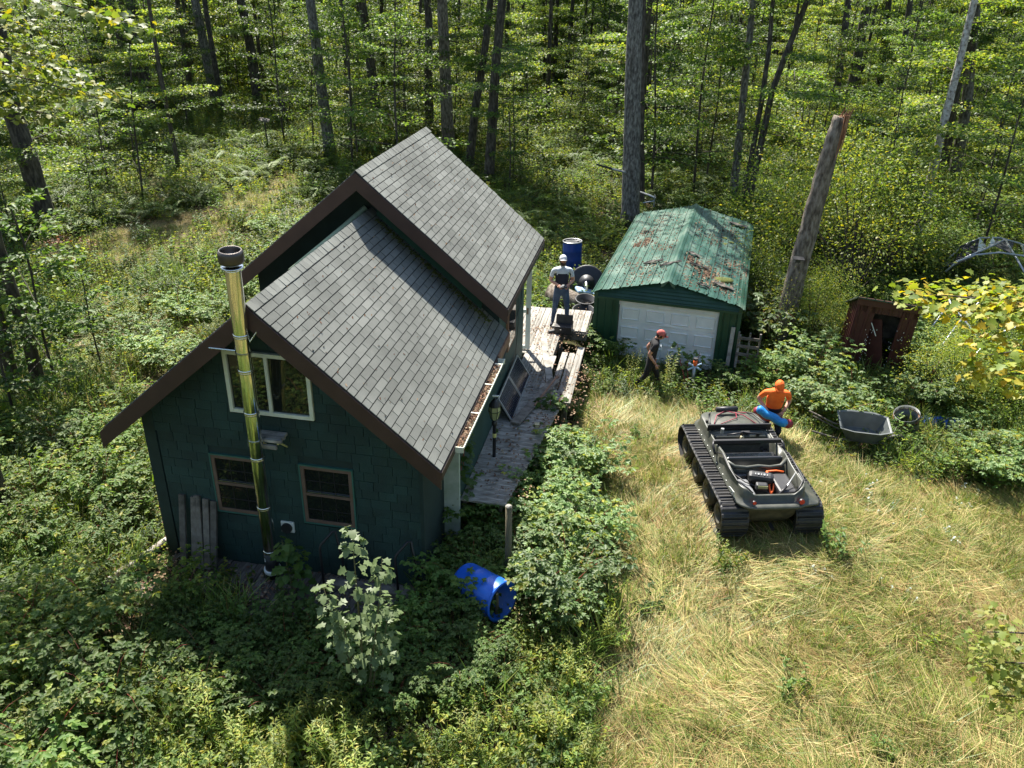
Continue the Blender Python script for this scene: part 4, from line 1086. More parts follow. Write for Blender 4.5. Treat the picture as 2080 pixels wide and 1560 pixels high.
# tracks
def trackpath():
    P = []
    for a in np.linspace(-90, -262, 13): P.append((.33 + .33 * math.cos(R(a)) * 1, .33 + .33 * math.sin(R(a))))
    P.append((.9, .66)); P.append((1.6, .645)); P.append((2.2, .65)) ; P.append((2.6, .68))
    for a in np.linspace(75, -45, 8): P.append((2.78 + .27 * math.cos(R(a)), .42 + .27 * math.sin(R(a))))
    P.append((2.6, .03)); P.append((2.2, .0)); P.append((1.5, .0)); P.append((.9, .0))
    return P
TP = trackpath()
def resample(P, n):
    P = [np.array(p) for p in P]; P.append(P[0]); L = [0]
    for a, c in zip(P[:-1], P[1:]): L.append(L[-1] + np.linalg.norm(c - a))
    out = []
    for k in range(n):
        t = L[-1] * k / n; i = max(0, np.searchsorted(L, t, 'right') - 1); i = min(i, len(P) - 2)
        f = (t - L[i]) / (L[i + 1] - L[i]); out.append(P[i] * (1 - f) + P[i + 1] * f)
    return out
for s in (1, -1):
    tr = empty('rubber_track', (s * .62, 0, 0), None, None); tr.parent = atv
    n = 150; Q = resample(TP, n); w_ = .23
    vs = []; fs = []
    for k, p in enumerate(Q):
        a = Q[k - 1]; c = Q[(k + 1) % n]; t = (c - a) / np.linalg.norm(c - a); nr = np.array([t[1], -t[0]])
        cen = np.array([1.5, .33]); 
        if np.dot(nr, p - cen) < 0: nr = -nr
        h = .022 if k % 3 == 0 else (.016 if k % 3 == 1 else 0)
        o = p + nr * (.0 + h); i_ = p - nr * .018
        e = p + nr * .002
        vs += [(-w_, e[0], e[1]), (-w_ * .9, o[0], o[1]), (w_ * .9, o[0], o[1]), (w_, e[0], e[1]), (w_, i_[0], i_[1]), (-w_, i_[0], i_[1])]
    for k in range(n):
        m = (k + 1) % n
        fs += [(k * 6 + j, k * 6 + (j + 1) % 6, m * 6 + (j + 1) % 6, m * 6 + j) for j in range(6)]
    MB().add(vs, fs).build('track_belt', MT['rubber'], tr)
    cl = MB().box((0, 0, 0), (.40, .018, .022)).mesh('cleat', MT['rubber'])
    for k in range(0, n, 2):
        p = Q[k]; a = Q[k - 1]; c = Q[(k + 1) % n]; t = (c - a) / np.linalg.norm(c - a); nr = np.array([t[1], -t[0]])
        if np.dot(nr, p - np.array([1.5, .33])) < 0: nr = -nr
        o = p + nr * .026
        mk('cleat', cl, tr, (rnd.uniform(-.003, .003), o[0], o[1]), (math.atan2(t[1], t[0]), 0, 0))
    for y in (.36, 1.1, 1.86, 2.62):
        r = .275 if y > .5 else .265
        q = Euler((0, R(90), 0)).to_matrix()
        zc = .31 if y < 2.5 else .36
        wh = MB().lathe([(.13, -.17), (.2, -.19), (r - .03, -.17), (r, -.1), (r, .1), (r - .03, .17), (.2, .19), (.13, .17)], 24, (0, y, zc), q).build('wheel', MT['rubber'], tr, smooth=True)
        MB().lathe([(0, s * .1), (.06, s * .11), (.07, s * .13), (.11, s * .1), (.13, s * .18), (.14, s * .185)], 20, (0, y, zc), q).build('rim', MT['olived'], wh, smooth=True)
# cockpit fittings
MB().box((0, 1.40, .76), (.98, .42, .12)).build('bench_seat', MT['seat'], atv, bevel=.03)
MB().box((0, 1.2, .86), (.98, .07, .2), Euler((R(-10), 0, 0)).to_matrix()).build('seat_back', MT['seat'], atv, bevel=.03)
b = MB(); b.tube([(-.54, 1.12, .95), (-.4, 1.02, .88), (-.2, .99, .87), (0, 1.0, .89), (.2, .99, .87), (.4, 1.02, .88), (.54, 1.12, .97)], .035, 8)
b.box((0, 1.03, .68), (.94, .03, .36)); b.build('bulkhead', MT['olive'], atv, smooth=True)
MB().box((0, 1.66, 1.02), (1.2, .07, .075)).build('cross_beam', MT['iron'], atv, bevel=.01)
for s in (1, -1):
    MB().tube([(s * .6, 1.68, 1.03), (s * .63, 1.6, .98), (s * .62, 1.45, .88)], .022, 8).build('beam_bracket', MT['iron'], atv, smooth=True)
    MB().tube([(s * .585, 1.45, .92), (s * .575, 1.2, 1.03), (s * .575, .8, 1.0), (s * .555, .4, .99), (s * .42, .2, .95), (s * .35, .17, .88)], .013, 8).build('rack_rail', MT['iron'], atv, smooth=True)
dash = MB(); dash.box((0, 2.08, .82), (.96, .12, .26), Euler((R(18), 0, 0)).to_matrix()); dash.build('dashboard', MT['olive'], atv, bevel=.04)
MB().box((0, 2.17, 1.03), (1.16, .03, .15), Euler((R(14), 0, 0)).to_matrix()).build('folded_windscreen', MT['iron'], atv, bevel=.005)
MB().tube([(-.3, 1.9, 1.02), (-.1, 1.88, 1.06), (0, 1.95, 1.05), (.1, 1.88, 1.06), (.34, 1.9, 1.03)], .015, 8).build('handlebar', MT['iron'], atv, smooth=True)
MB().tube([(0, 1.95, 1.05), (0, 2.05, .8)], .03, 8).build('steering_column', MT['iron'], atv)
MB().tube([(-.36, 2.0, 1.0), (-.36, 2.0, 1.1)], .03, 10).build('bottle', MT['silver'], atv)
MB().box((-.02, 1.9, .93), (.06, .05, .1)).build('key_tag', MT['endgrain'], atv)
MB().box((.1, 2.02, .99), (.1, .04, .06)).build('gauge', MT['iron'], atv); MB().box((.3, 2.0, .96), (.06, .04, .04)).build('gauge', MT['iron'], atv)
MB().span((-.3, 1.7, .41), (.35, 1.97, .56)).build('floor_bag', MT['blackpl'], atv, bevel=.04)
rl = MB().tube([(-.26, 2.78, 1.08), (.14, 2.8, 1.08)], .055, 12).build('bonnet_roll', MT['blackpl'], atv, smooth=True)
for pts in ([(-.45, 2.25, .98), (-.3, 2.6, 1.05), (-.1, 2.75, 1.07), (.2, 2.6, 1.05), (.45, 2.2, .98)], [(-.4, 2.8, .9), (0, 2.78, 1.05), (.4, 2.85, .95), (.5, 2.6, .92)], [(-.3, 2.3, 1.03), (.05, 2.5, 1.05), (.1, 2.75, 1.05)]):
    MB().tube(pts, .009, 6).build('bungee_cord', MT['redbag'], atv, smooth=True)
for s in (1, -1): MB().tube([(s * .52, 2.2, .93), (s * .5, 2.3, 1.05), (s * .42, 2.7, 1.02), (s * .3, 2.95, .93)], .012, 6).build('bonnet_rail', MT['iron'], atv, smooth=True)
# rear bay
MB().span((-.47, .3, .6), (-.2, .9, .72)).build('side_cushion', MT['greyseat'], atv, bevel=.04)
MB().span((-.48, .88, .6), (-.2, 1.0, .78)).build('side_cushion', MT['seat'], atv, bevel=.03)
MB().span((.16, .3, .55), (.47, .92, .80)).build('battery_box', MT['blackpl'], atv, bevel=.04)
MB().box((.05, .33, .58), (.34, .2, .05), Euler((R(8), R(-12), R(10))).to_matrix()).build('floor_pan', MT['greyseat'], atv, bevel=.02)
bg_ = MB(); bg_.box((-.04, .72, .84), (.42, .2, .16), Euler((R(4), 0, R(-18))).to_matrix()); bg_.build('tool_case', MT['blackpl'], atv, bevel=.06)
# lettering on the case, blurred in the photograph
for k in range(5): MB().box((-.14 + k * .045, .71 - k * .0145, .926), (.026 if k % 2 else .012, .045, .002), Euler((R(4), 0, R(-18))).to_matrix()).build('case_letter', MT['silver'], atv)
MB().box((.02, 1.06, .6), (.5, .2, .1), Euler((.1, .1, .2)).to_matrix()).build('folded_tarp', MT['woodd'], atv, bevel=.03)
MB().tube([(-.2, 1.85, .6), (0, 1.8, .62), (.2, 1.9, .6), (.1, 1.75, .58), (-.15, 1.75, .6)], .02, 6).build('coiled_hose', MT['iron'], atv, smooth=True)
MB().tube([(-.45, .95, .8), (-.3, .7, .76), (-.15, .6, .74), (0, .5, .7), (.1, .35, .66)], .01, 6).build('cable', MT['iron'], atv, smooth=True)
MB().box((-.3, .25, .5), (.22, .12, .1), Euler((0, 0, .3)).to_matrix()).build('orange_tool', MT['redpl'], atv, bevel=.02)
MB().box((-.08, .52, .78), (.2, .13, .12), Euler((0, 0, R(-10))).to_matrix()).build('small_pack', MT['blackpl'], atv, bevel=.03)
MB().box((-.08, .47, .8), (.16, .035, .05), Euler((0, 0, R(-10))).to_matrix()).build('yellow_pack_panel', MT['lampglass'], atv)
for pts in ([(.12, .9, .84), (.14, .7, .8), (.08, .6, .74), (.06, .42, .68)], [(.12, .9, .84), (.3, .93, .83), (.42, .9, .82)], [(.06, .42, .68), (.12, .5, .72), (.16, .62, .76)], [(-.02, .3, .66), (-.1, .34, .68), (-.04, .4, .68)]):
    MB().tube(pts, .018, 6).build('orange_strap', MT['orangepl'], atv, smooth=True)
MB().lathe([(0, 0), (.035, 0), (.035, .07), (0, .08)], 12, (.34, 1.3, .8)).build('green_bottle', surf('green bottle', [(.02, .4, .08)], .3), atv, smooth=True)
MB().tube([(.5, .62, .98), (.3, .4, .86), (.05, .22, .72)], .012, 6).build('spade_handle', MT['silver'], atv, smooth=True)
MB().tube([(.3, .4, .86), (.1, .26, .74)], .022, 8).build('spade_grip', MT['iron'], atv, smooth=True)
MB().tube([(.4, .3, .9), (.5, .25, .93), (.56, .35, .97), (.57, .6, 1.0)], .008, 6).build('cable', MT['iron'], atv, smooth=True)
for x, m in ((.42, 'redpl'), (-.36, 'redpl')):
    tl = MB().tube([(x, .035, .79), (x, -.0, .79)], .045 if x > 0 else .03, 14).build('tail_light', MT[m], atv)
    MB().lathe([(.05 if x > 0 else .035, 0), (.05 if x > 0 else .035, .03)], 14, (x, .035, .79), Euler((R(90), 0, 0)).to_matrix()).build('light_bezel', MT['iron'], tl)
pq = MB().box((-.622, .34, .79), (.008, .16, .13), Euler((0, R(-14), R(6))).to_matrix()).build('registration_plate', MT['white paint'], atv)
for i, (y, z) in enumerate(((.39, .82), (.34, .82), (.29, .82), (.38, .77), (.31, .77))): MB().box((-.630, y, z), (.004, .022, .022), Euler((0, R(-14), R(6))).to_matrix()).build('plate_letter', MT['iron'], pq)
MB().box((.56, .52, .965), (.05, .22, .004), Euler((0, R(10), 0)).to_matrix()).build('decal', MT['silver'], atv)
MB().tube([(0, .1, .3), (0, -.05, .28)], .03, 8).build('tow_hitch', MT['iron'], atv)
MB().box((-.5, 2.5, .98), (.04, .04, .05)).build('wing_light', MT['iron'], atv)
for k in range(12): MB().lathe([(.012, 0), (.008, .01), (0, .012)], 8, (-.592, .4 + k * .2, .735)).build('rivet', MT['steeld'], atv)

# ================================================================== PEOPLE
def skinbody(name, J, bones, root, mats, parent):
    """J: joint -> (xyz, radius); bones: (a, b, material index); grown as one skinned surface"""
    keys = list(J); idx = {k: i for i, k in enumerate(keys)}
    me = bpy.data.meshes.new(name); me.from_pydata([J[k][0] for k in keys], [(idx[a], idx[b]) for a, b, *_ in bones], [])
    o = bpy.data.objects.new(name, me); col.objects.link(o)
    o.modifiers.new('s', 'SKIN')
    for i, k in enumerate(keys):
        r = J[k][1]; me.skin_vertices[0].data[i].radius = r if isinstance(r, tuple) else (r, r); me.skin_vertices[0].data[i].use_root = (k == root)
    ss = o.modifiers.new('d', 'SUBSURF'); ss.levels = 2; ss.render_levels = 2
    dg = bpy.context.evaluated_depsgraph_get(); ev = o.evaluated_get(dg)
    m2 = bpy.data.meshes.new_from_object(ev); m2.materials.clear()
    for m in mats: m2.materials.append(m)
    rad_ = lambda k: (max(J[k][1]) if isinstance(J[k][1], tuple) else J[k][1]) * .9
    seg = [(Vector(J[a][0]), Vector(J[b][0]), mi, rad_(a), rad_(b)) for a, b, mi in bones]
    for p in m2.polygons:
        c = p.center; best = 1e9; bi = 0
        for a, c2, mi, ra, rb_ in seg:
            d = c2 - a; t = max(0, min(1, (c - a).dot(d) / max(1e-9, d.length_squared))); dd = (c - (a + d * t)).length - (ra + (rb_ - ra) * t)
            if dd < best: best = dd; bi = mi
        p.material_index = bi; p.use_smooth = True
    bpy.data.objects.remove(o, do_unlink=True)
    return m2
def hand(b, wrist, dirv, palm_n, curl=.6, mi=0, s=1, side=1):
    """palm + five bent fingers as tapering chains, in mesh builder b"""
    d = Vector(dirv).normalized(); n = Vector(palm_n); n = (n - d * n.dot(d)).normalized(); x = d.cross(n) * side
    W = Vector(wrist); b.cur = mi
    b.tube([W, W + d * .03 * s, W + d * .085 * s], [.024 * s, .034 * s, .036 * s], 8)
    for k, (o, L) in enumerate(((-.03, .07), (-.01, .08), (.01, .075), (.03, .058))):
        p0 = W + d * .075 * s + x * o * s; a = curl * .5; p1 = p0 + (d * math.cos(a) + n * math.sin(a)) * L * .5 * s; a = curl * 1.4; p2 = p1 + (d * math.cos(a) + n * math.sin(a)) * L * .35 * s; a = curl * 2.2; p3 = p2 + (d * math.cos(a) + n * math.sin(a)) * L * .3 * s
        b.tube([p0, p1, p2, p3], [.0105 * s, .0095 * s, .0085 * s, .006 * s], 6)
    p0 = W + d * .03 * s - x * .028 * s; p1 = p0 + (d * .6 - x * .8 + n * .3).normalized() * .04 * s; p2 = p1 + (d * .9 + n * .5).normalized() * .035 * s
    b.tube([p0, p1, p2], [.013 * s, .011 * s, .007 * s], 6)
def head(b, c, yaw, pitch, s=1, mi=0):
    """face as a shaped surface: brow, eye hollows, nose, lips, chin, ears"""
    Rm = Matrix.Rotation(yaw, 3, 'Z') @ Matrix.Rotation(pitch, 3, 'X')
    n0 = len(b.v); b.cur = mi; nu, nv = 24, 16; vs = []
    for j in range(nv + 1):
        ph = math.pi * j / nv
        for i in range(nu):
            th = 2 * math.pi * i / nu
            x, y, z = math.sin(ph) * math.cos(th), math.sin(ph) * math.sin(th), math.cos(ph)
            X, Y, Z = x * .076, y * .098, z * .118
            if z < 0: X *= 1 - .28 * z * z; Y *= 1 - .12 * z * z
            if y < -.5:
                f = -y
                Y -= .022 * math.exp(-((X / .013) ** 2)) * math.exp(-(((Z + .018) / .03) ** 2)) * f       # nose
                for sx in (-1, 1): Y += .010 * math.exp(-(((X - sx * .03) / .014) ** 2)) * math.exp(-(((Z - .01) / .014) ** 2))
                Y -= .007 * math.exp(-((Z + .062) / .012) ** 2) * math.exp(-(X / .03) ** 2)
                Y -= .008 * math.exp(-((Z + .098) / .018) ** 2) * math.exp(-(X / .03) ** 2)
            vs.append(Rm @ Vector((X, Y, Z)) * s + Vector(c))
    b.add(vs, [(j * nu + i, j * nu + (i + 1) % nu, (j + 1) * nu + (i + 1) % nu, (j + 1) * nu + i) for j in range(nv) for i in range(nu)])
    for sx in (-1, 1):
        e = Rm @ Vector((sx * .078, .012, -.005)) * s + Vector(c); b.tube([e + Rm @ Vector((0, 0, .025)), e + Rm @ Vector((sx * .012, .004, .005)), e + Rm @ Vector((0, 0, -.024))], [.008, .012, .007], 6)
    return Rm
def cap(parent, c, Rm, s, m, brim=True, back=False):
    b = MB(); vs = []; nu, nv = 20, 7
    for j in range(nv + 1):
        ph = math.pi * .53 * j / nv
        for i in range(nu):
            th = 2 * math.pi * i / nu
            vs.append(Rm @ Vector((math.sin(ph) * math.cos(th) * .09, math.sin(ph) * math.sin(th) * .112, .03 + math.cos(ph) * .108)) * s + Vector(c))
    b.add(vs, [(j * nu + i, j * nu + (i + 1) % nu, (j + 1) * nu + (i + 1) % nu, (j + 1) * nu + i) for j in range(nv) for i in range(nu)])
    o = b.build('cap', MT[m], parent, smooth=True); o.modifiers.new('t', 'SOLIDIFY').thickness = .004
    b = MB(); vs = []
    for r in (0, 1):
        for k in range(9):
            a = math.pi * (1.12 + .76 * k / 8); x = math.cos(a) * (.086 if r == 0 else .086); y = math.sin(a) * (.106 if r == 0 else .19)
            vs.append(Rm @ Vector((x, y, .026 - (.012 if r else 0) - abs(x) * .12)) * s + Vector(c))
    b.add(vs, [(k, k + 1, 10 + k, 9 + k) for k in range(8)])
    o2 = b.build('cap_peak', MT[m], o, smooth=True); o2.modifiers.new('t', 'SOLIDIFY').thickness = .006
    return o
def eyes(parent, c, Rm, s, beard=None):
    b = MB()
    for sx in (-1, 1):
        p = Rm @ Vector((sx * .03, -.083, .008)) * s + Vector(c); b.lathe([(0, -.011), (.009, -.006), (.011, 0), (.009, .006), (0, .011)], 8, p)
    b.build('eyes', MT['iron'], parent, smooth=True)
    b = MB(); 
    for sx in (-1, 1): b.tube([Rm @ Vector((sx * .014, -.094, .028)) * s + Vector(c), Rm @ Vector((sx * .045, -.082, .03)) * s + Vector(c)], .004, 5)
    b.build('eyebrows', MT['hair'], parent)
    b = MB(); b.tube([Rm @ Vector((-.022, -.091, -.06)) * s + Vector(c), Rm @ Vector((0, -.101, -.058)) * s + Vector(c), Rm @ Vector((.022, -.091, -.06)) * s + Vector(c)], .0045, 6); b.build('mouth', surf('lips', [(.35, .12, .1)], .5), parent)
    b = MB(); vs = []; nu, nv = 20, 8                                       # hair round the back and sides
    for j in range(nv + 1):
        ph = R(15 + 100 * j / nv)
        for i in range(nu):
            th = R(-28 + 236 * i / (nu - 1))
            vs.append(Rm @ Vector((math.sin(ph) * math.cos(th) * .082, math.sin(ph) * math.sin(th) * .104, math.cos(ph) * .122)) * s + Vector(c))
    b.add(vs, [(j * nu + i, j * nu + i + 1, (j + 1) * nu + i + 1, (j + 1) * nu + i) for j in range(nv) for i in range(nu - 1)])
    b.build('hair', MT['hair'], parent, smooth=True)
    if beard:
        b = MB(); vs = []
        for j in range(6):
            z = -.045 - .013 * j * 1.2
            for i in range(11):
                th = R(190 + 160 * i / 10); w = 1 - .18 * (j / 5) ** 2
                vs.append(Rm @ Vector((math.cos(th) * .074 * w, math.sin(th) * (.096 if j < 4 else .098) * w * .98 - .004, z)) * s + Vector(c))
        b.add(vs, [(j * 11 + i, j * 11 + i + 1, (j + 1) * 11 + i + 1, (j + 1) * 11 + i) for j in range(5) for i in range(10)])
        o = b.build('beard', MT['hair'], parent, smooth=True); o.modifiers.new('t', 'SOLIDIFY').thickness = .006
def person(loc, rz, J, bones, mats, hands, hd, lb, capm, s=1, beard=False, collar=None, band=None):
    e = empty('person', loc, lb, 'person', rz)
    m2 = skinbody('body', J, bones, 'pelvis', mats, e)
    if band:
        for p in m2.polygons:
            c = p.center
            if abs(c.x) < .2 and band[0] < c.z < band[2] and p.material_index in (1, 2, 4): p.material_index = 1 if c.z < band[1] else 4
    b = MB()
    for h in hands: hand(b, *h)
    hc, hy, hp = hd
    Rm = head(b, hc, hy, hp, 1.0, 0)
    hm = b.mesh('h', mats, True)
    bm = bmesh.new(); bm.from_mesh(m2); bm.from_mesh(hm); me = bpy.data.meshes.new('body'); bm.to_mesh(me); bm.free()
    for m in mats: me.materials.append(m)
    me.polygons.foreach_set('use_smooth', [True] * len(me.polygons))
    o = mk('body', me, e)
    cap(e, hc, Rm, 1.0, capm); eyes(e, hc, Rm, 1.0, beard)
    return e, Rm
# materials: 0 skin 1 shirt 2 trousers 3 shoes 4 second shirt colour
def std(armL, armR, legL, legR, lean=0, hipz=.92, tors=.52, shl=.2, big=1.0):
    """armX: elbow, wrist; legX: knee, ankle, toe. y- is forwards."""
    c = lambda z, y=0: (0, y, z)
    ly = lambda t: -lean * t
    J = {'pelvis': (c(hipz), (.17 * big, .115 * big)), 'waist': (c(hipz + .16, ly(.16)), (.155 * big, .11 * big)), 'belly': (c(hipz + .24, ly(.24)), (.165 * big, .118 * big)), 'chest': (c(hipz + .38, ly(.38)), (.18 * big, .118 * big)), 'upper': (c(hipz + tors - .03, ly(.5)), (.13, .085)), 'neck': (c(hipz + tors + .04, ly(.56)), .058), 'headb': (c(hipz + tors + .13, ly(.62) - .01), .056)}
    B = [('pelvis', 'waist', 2), ('waist', 'belly', 1), ('belly', 'chest', 1), ('chest', 'upper', 4), ('upper', 'neck', 4), ('neck', 'headb', 0)]
    for sd_, (el, wr), sx in (('L', armL, 1), ('R', armR, -1)):
        J['sh' + sd_] = ((sx * shl, ly(.47), hipz + tors - .035), .066); J['el' + sd_] = (el, .047); J['wr' + sd_] = (wr, .029)
        m = tuple((J['sh' + sd_][0][i] * .45 + el[i] * .55) for i in range(3)); J['mid' + sd_] = (m, .058)
        B += [('upper', 'sh' + sd_, 4), ('sh' + sd_, 'mid' + sd_, 4), ('mid' + sd_, 'el' + sd_, 0), ('el' + sd_, 'wr' + sd_, 0)]
    for sd_, (kn, an, to), sx in (('L', legL, 1), ('R', legR, -1)):
        J['hip' + sd_] = ((sx * .1, 0, hipz - .06), .105); J['kn' + sd_] = (kn, .066); J['cf' + sd_] = (tuple(kn[i] * .6 + an[i] * .4 + (.015 if i == 1 else 0) for i in range(3)), .06); J['an' + sd_] = (an, .044); J['to' + sd_] = (to, (.045, .032))
        B += [('pelvis', 'hip' + sd_, 2), ('hip' + sd_, 'kn' + sd_, 2), ('kn' + sd_, 'cf' + sd_, 2), ('cf' + sd_, 'an' + sd_, 2), ('an' + sd_, 'to' + sd_, 3)]
    return J, B
# man on the deck, feet apart, looking up at the camera, controller in both hands
J, B = std(((.27, .02, 1.16), (.10, -.27, 1.13)), ((-.27, .02, 1.16), (-.10, -.27, 1.13)), ((.15, -.01, .5), (.17, .02, .1), (.22, -.13, .05)), ((-.14, -.01, .5), (-.18, .03, .1), (-.24, -.12, .05)), hipz=.93, tors=.53, big=1.05)
for k, bn in enumerate(B):
    if bn[:2] == ('chest', 'upper') : B[k] = ('chest', 'upper', 4)
mp = G(1137, 662, DZ)
pm1, Rm = person((mp.x, mp.y, DZ), R(4), J, B, [MT['skin'], MT['navy'], MT['jean'], MT['navy'], MT['greyshirt']],
   [((.10, -.27, 1.13), (-.35, -.9, .1), (0, -.2, -1), .75, 0, 1, -1), ((-.10, -.27, 1.13), (.35, -.9, .1), (0, -.2, -1), .75, 0, 1, 1)], ((0, -.04, 1.67), 0, R(-14)), 'bearded man in grey and navy shirt and jeans holding a remote on the deck', 'whitecap', beard=True, band=(1.0, 1.35, 1.52))
o = MB().box((0, 0, 0), (.17, .09, .03)).build('remote_controller', MT['blackpl'], bevel=.012); o.location = Matrix.Translation((mp.x, mp.y, DZ)) @ Matrix.Rotation(R(4), 4, 'Z') @ Vector((0, -.375, 1.14)); o.rotation_euler = (R(20), 0, R(4)); tag(o, 'small remote controller held by the man on the deck', 'remote')
MB().box((0, .02, .022), (.07, .06, .012)).build('phone_screen', MT['greypl'], o)
for sx in (-1, 1): MB().tube([(sx * .05, -.01, .01), (sx * .05, -.01, .035)], .007, 6).build('thumb_stick', MT['silver'], o)
# walking man: side on, facing right, mid stride
J, B = std(((.22, .10, 1.12), (.2, -.06, .87)), ((-.21, .06, 1.12), (-.2, -.13, .87)), ((.1, -.18, .5), (.1, -.30, .12), (.1, -.45, .06)), ((-.1, .1, .49), (-.1, .42, .17), (-.1, .36, .05)), lean=.16, hipz=.90, tors=.5)
for bn in list(B):
    pass
mw = AY(1314, 806, 16.9); mw.z = 0
pm2, Rm = person((mw.x, mw.y, -.02), R(82), J, B, [MT['skin'], MT['blackshirt'], MT['blackshirt'], MT['blackpl'], MT['blackshirt']],
   [((.2, -.06, .87), (0, -.35, -1), (-1, 0, 0), .5, 0, 1, 1), ((-.2, -.13, .87), (0, -.35, -1), (1, 0, 0), .5, 0, 1, -1)], ((0, -.17, 1.555), R(-4), R(14)), 'man in black with a faded red cap walking past the white garage door', 'redcap')
b = MB(); 
for sx in (-1, 1): b.box(Rm @ Vector((sx * .045, -.12, .045)) + Vector((0, -.17, 1.555)), (.06, .02, .04), Rm)
b.build('sunglasses', MT['iron'], pm2)
MB().box((0, -.22, 1.22), (.14, .01, .12), Euler((R(-14), 0, 0)).to_matrix()).build('shirt_print', MT['greyshirt'], pm2)
pm2.scale = (.93, .93, .93)
# man in orange, knees bent beside the vehicle
mo = AY(1556, 906, 14.7)
J, B = std(((.30, .03, .99), (.16, -.2, .84)), ((-.31, .02, 1.0), (-.14, -.27, .86)), ((.14, -.2, .40), (.13, .05, .1), (.14, -.1, .04)), ((-.16, -.24, .42), (-.13, .03, .1), (-.15, -.12, .04)), lean=.22, hipz=.72, tors=.53, shl=.21, big=1.08)
B = [(a, c, 4 if (a.startswith('mid') and 0) else m) for a, c, m in B]
pm3, Rm = person((mo.x, mo.y, .02), R(-6), J, B, [MT['skin'], MT['orangecl'], MT['navy'], MT['navy'], MT['orangecl']],
   [((.16, -.2, .84), (-.6, -.6, -.3), (-.3, .5, -.3), .9, 0, 1, -1), ((-.14, -.27, .86), (.7, -.4, -.3), (.3, .5, -.3), .9, 0, 1, 1)], ((0, -.2, 1.40), R(4), R(22)), 'man in blaze orange shirt and cap carrying rolled bags beside the vehicle', 'orangecl')
b = MB(); b.lathe([(.1, -.03), (.085, .02), (.075, .035), (.06, .02)], 16, (0, -.12, 1.245), Euler((R(15), 0, 0)).to_matrix()); b.build('hood_collar', MT['orangecl'], pm3, smooth=True)
for k in range(4): MB().box((.09 + k * .022, -.245, 1.09), (.014, .004, .022)).build('chest_print', MT['iron'], pm3)
om = Matrix.Translation((mo.x, mo.y, .02)) @ Matrix.Rotation(R(-6), 4, 'Z')
def roll(name, a, c, r, m, lb):
    a = om @ Vector(a); c = om @ Vector(c); n = 14; b = MB(); pts = []; rs = []
    for i in range(n + 1):
        t = i / n; pts.append(a.lerp(c, t) + Vector((0, 0, .012 * math.sin(t * 15)))); rs.append(r * (.55 if i in (0, n) else 1) * (1 + .06 * math.sin(t * 23)))
    b.tube(pts, rs, 14); o = b.build(name, MT[m], smooth=True); tag(o, lb, 'bag'); return o
rb = roll('rolled_bag', (-.36, -.24, .90), (.22, -.42, .68), .085, 'bluebag', 'bright blue rolled nylon bag under the arm of the man in orange')
roll('rolled_bag', (-.40, -.16, .82), (.36, -.28, .60), .095, 'redbag', 'dark red rolled nylon bag beneath the blue one held by the man in orange')

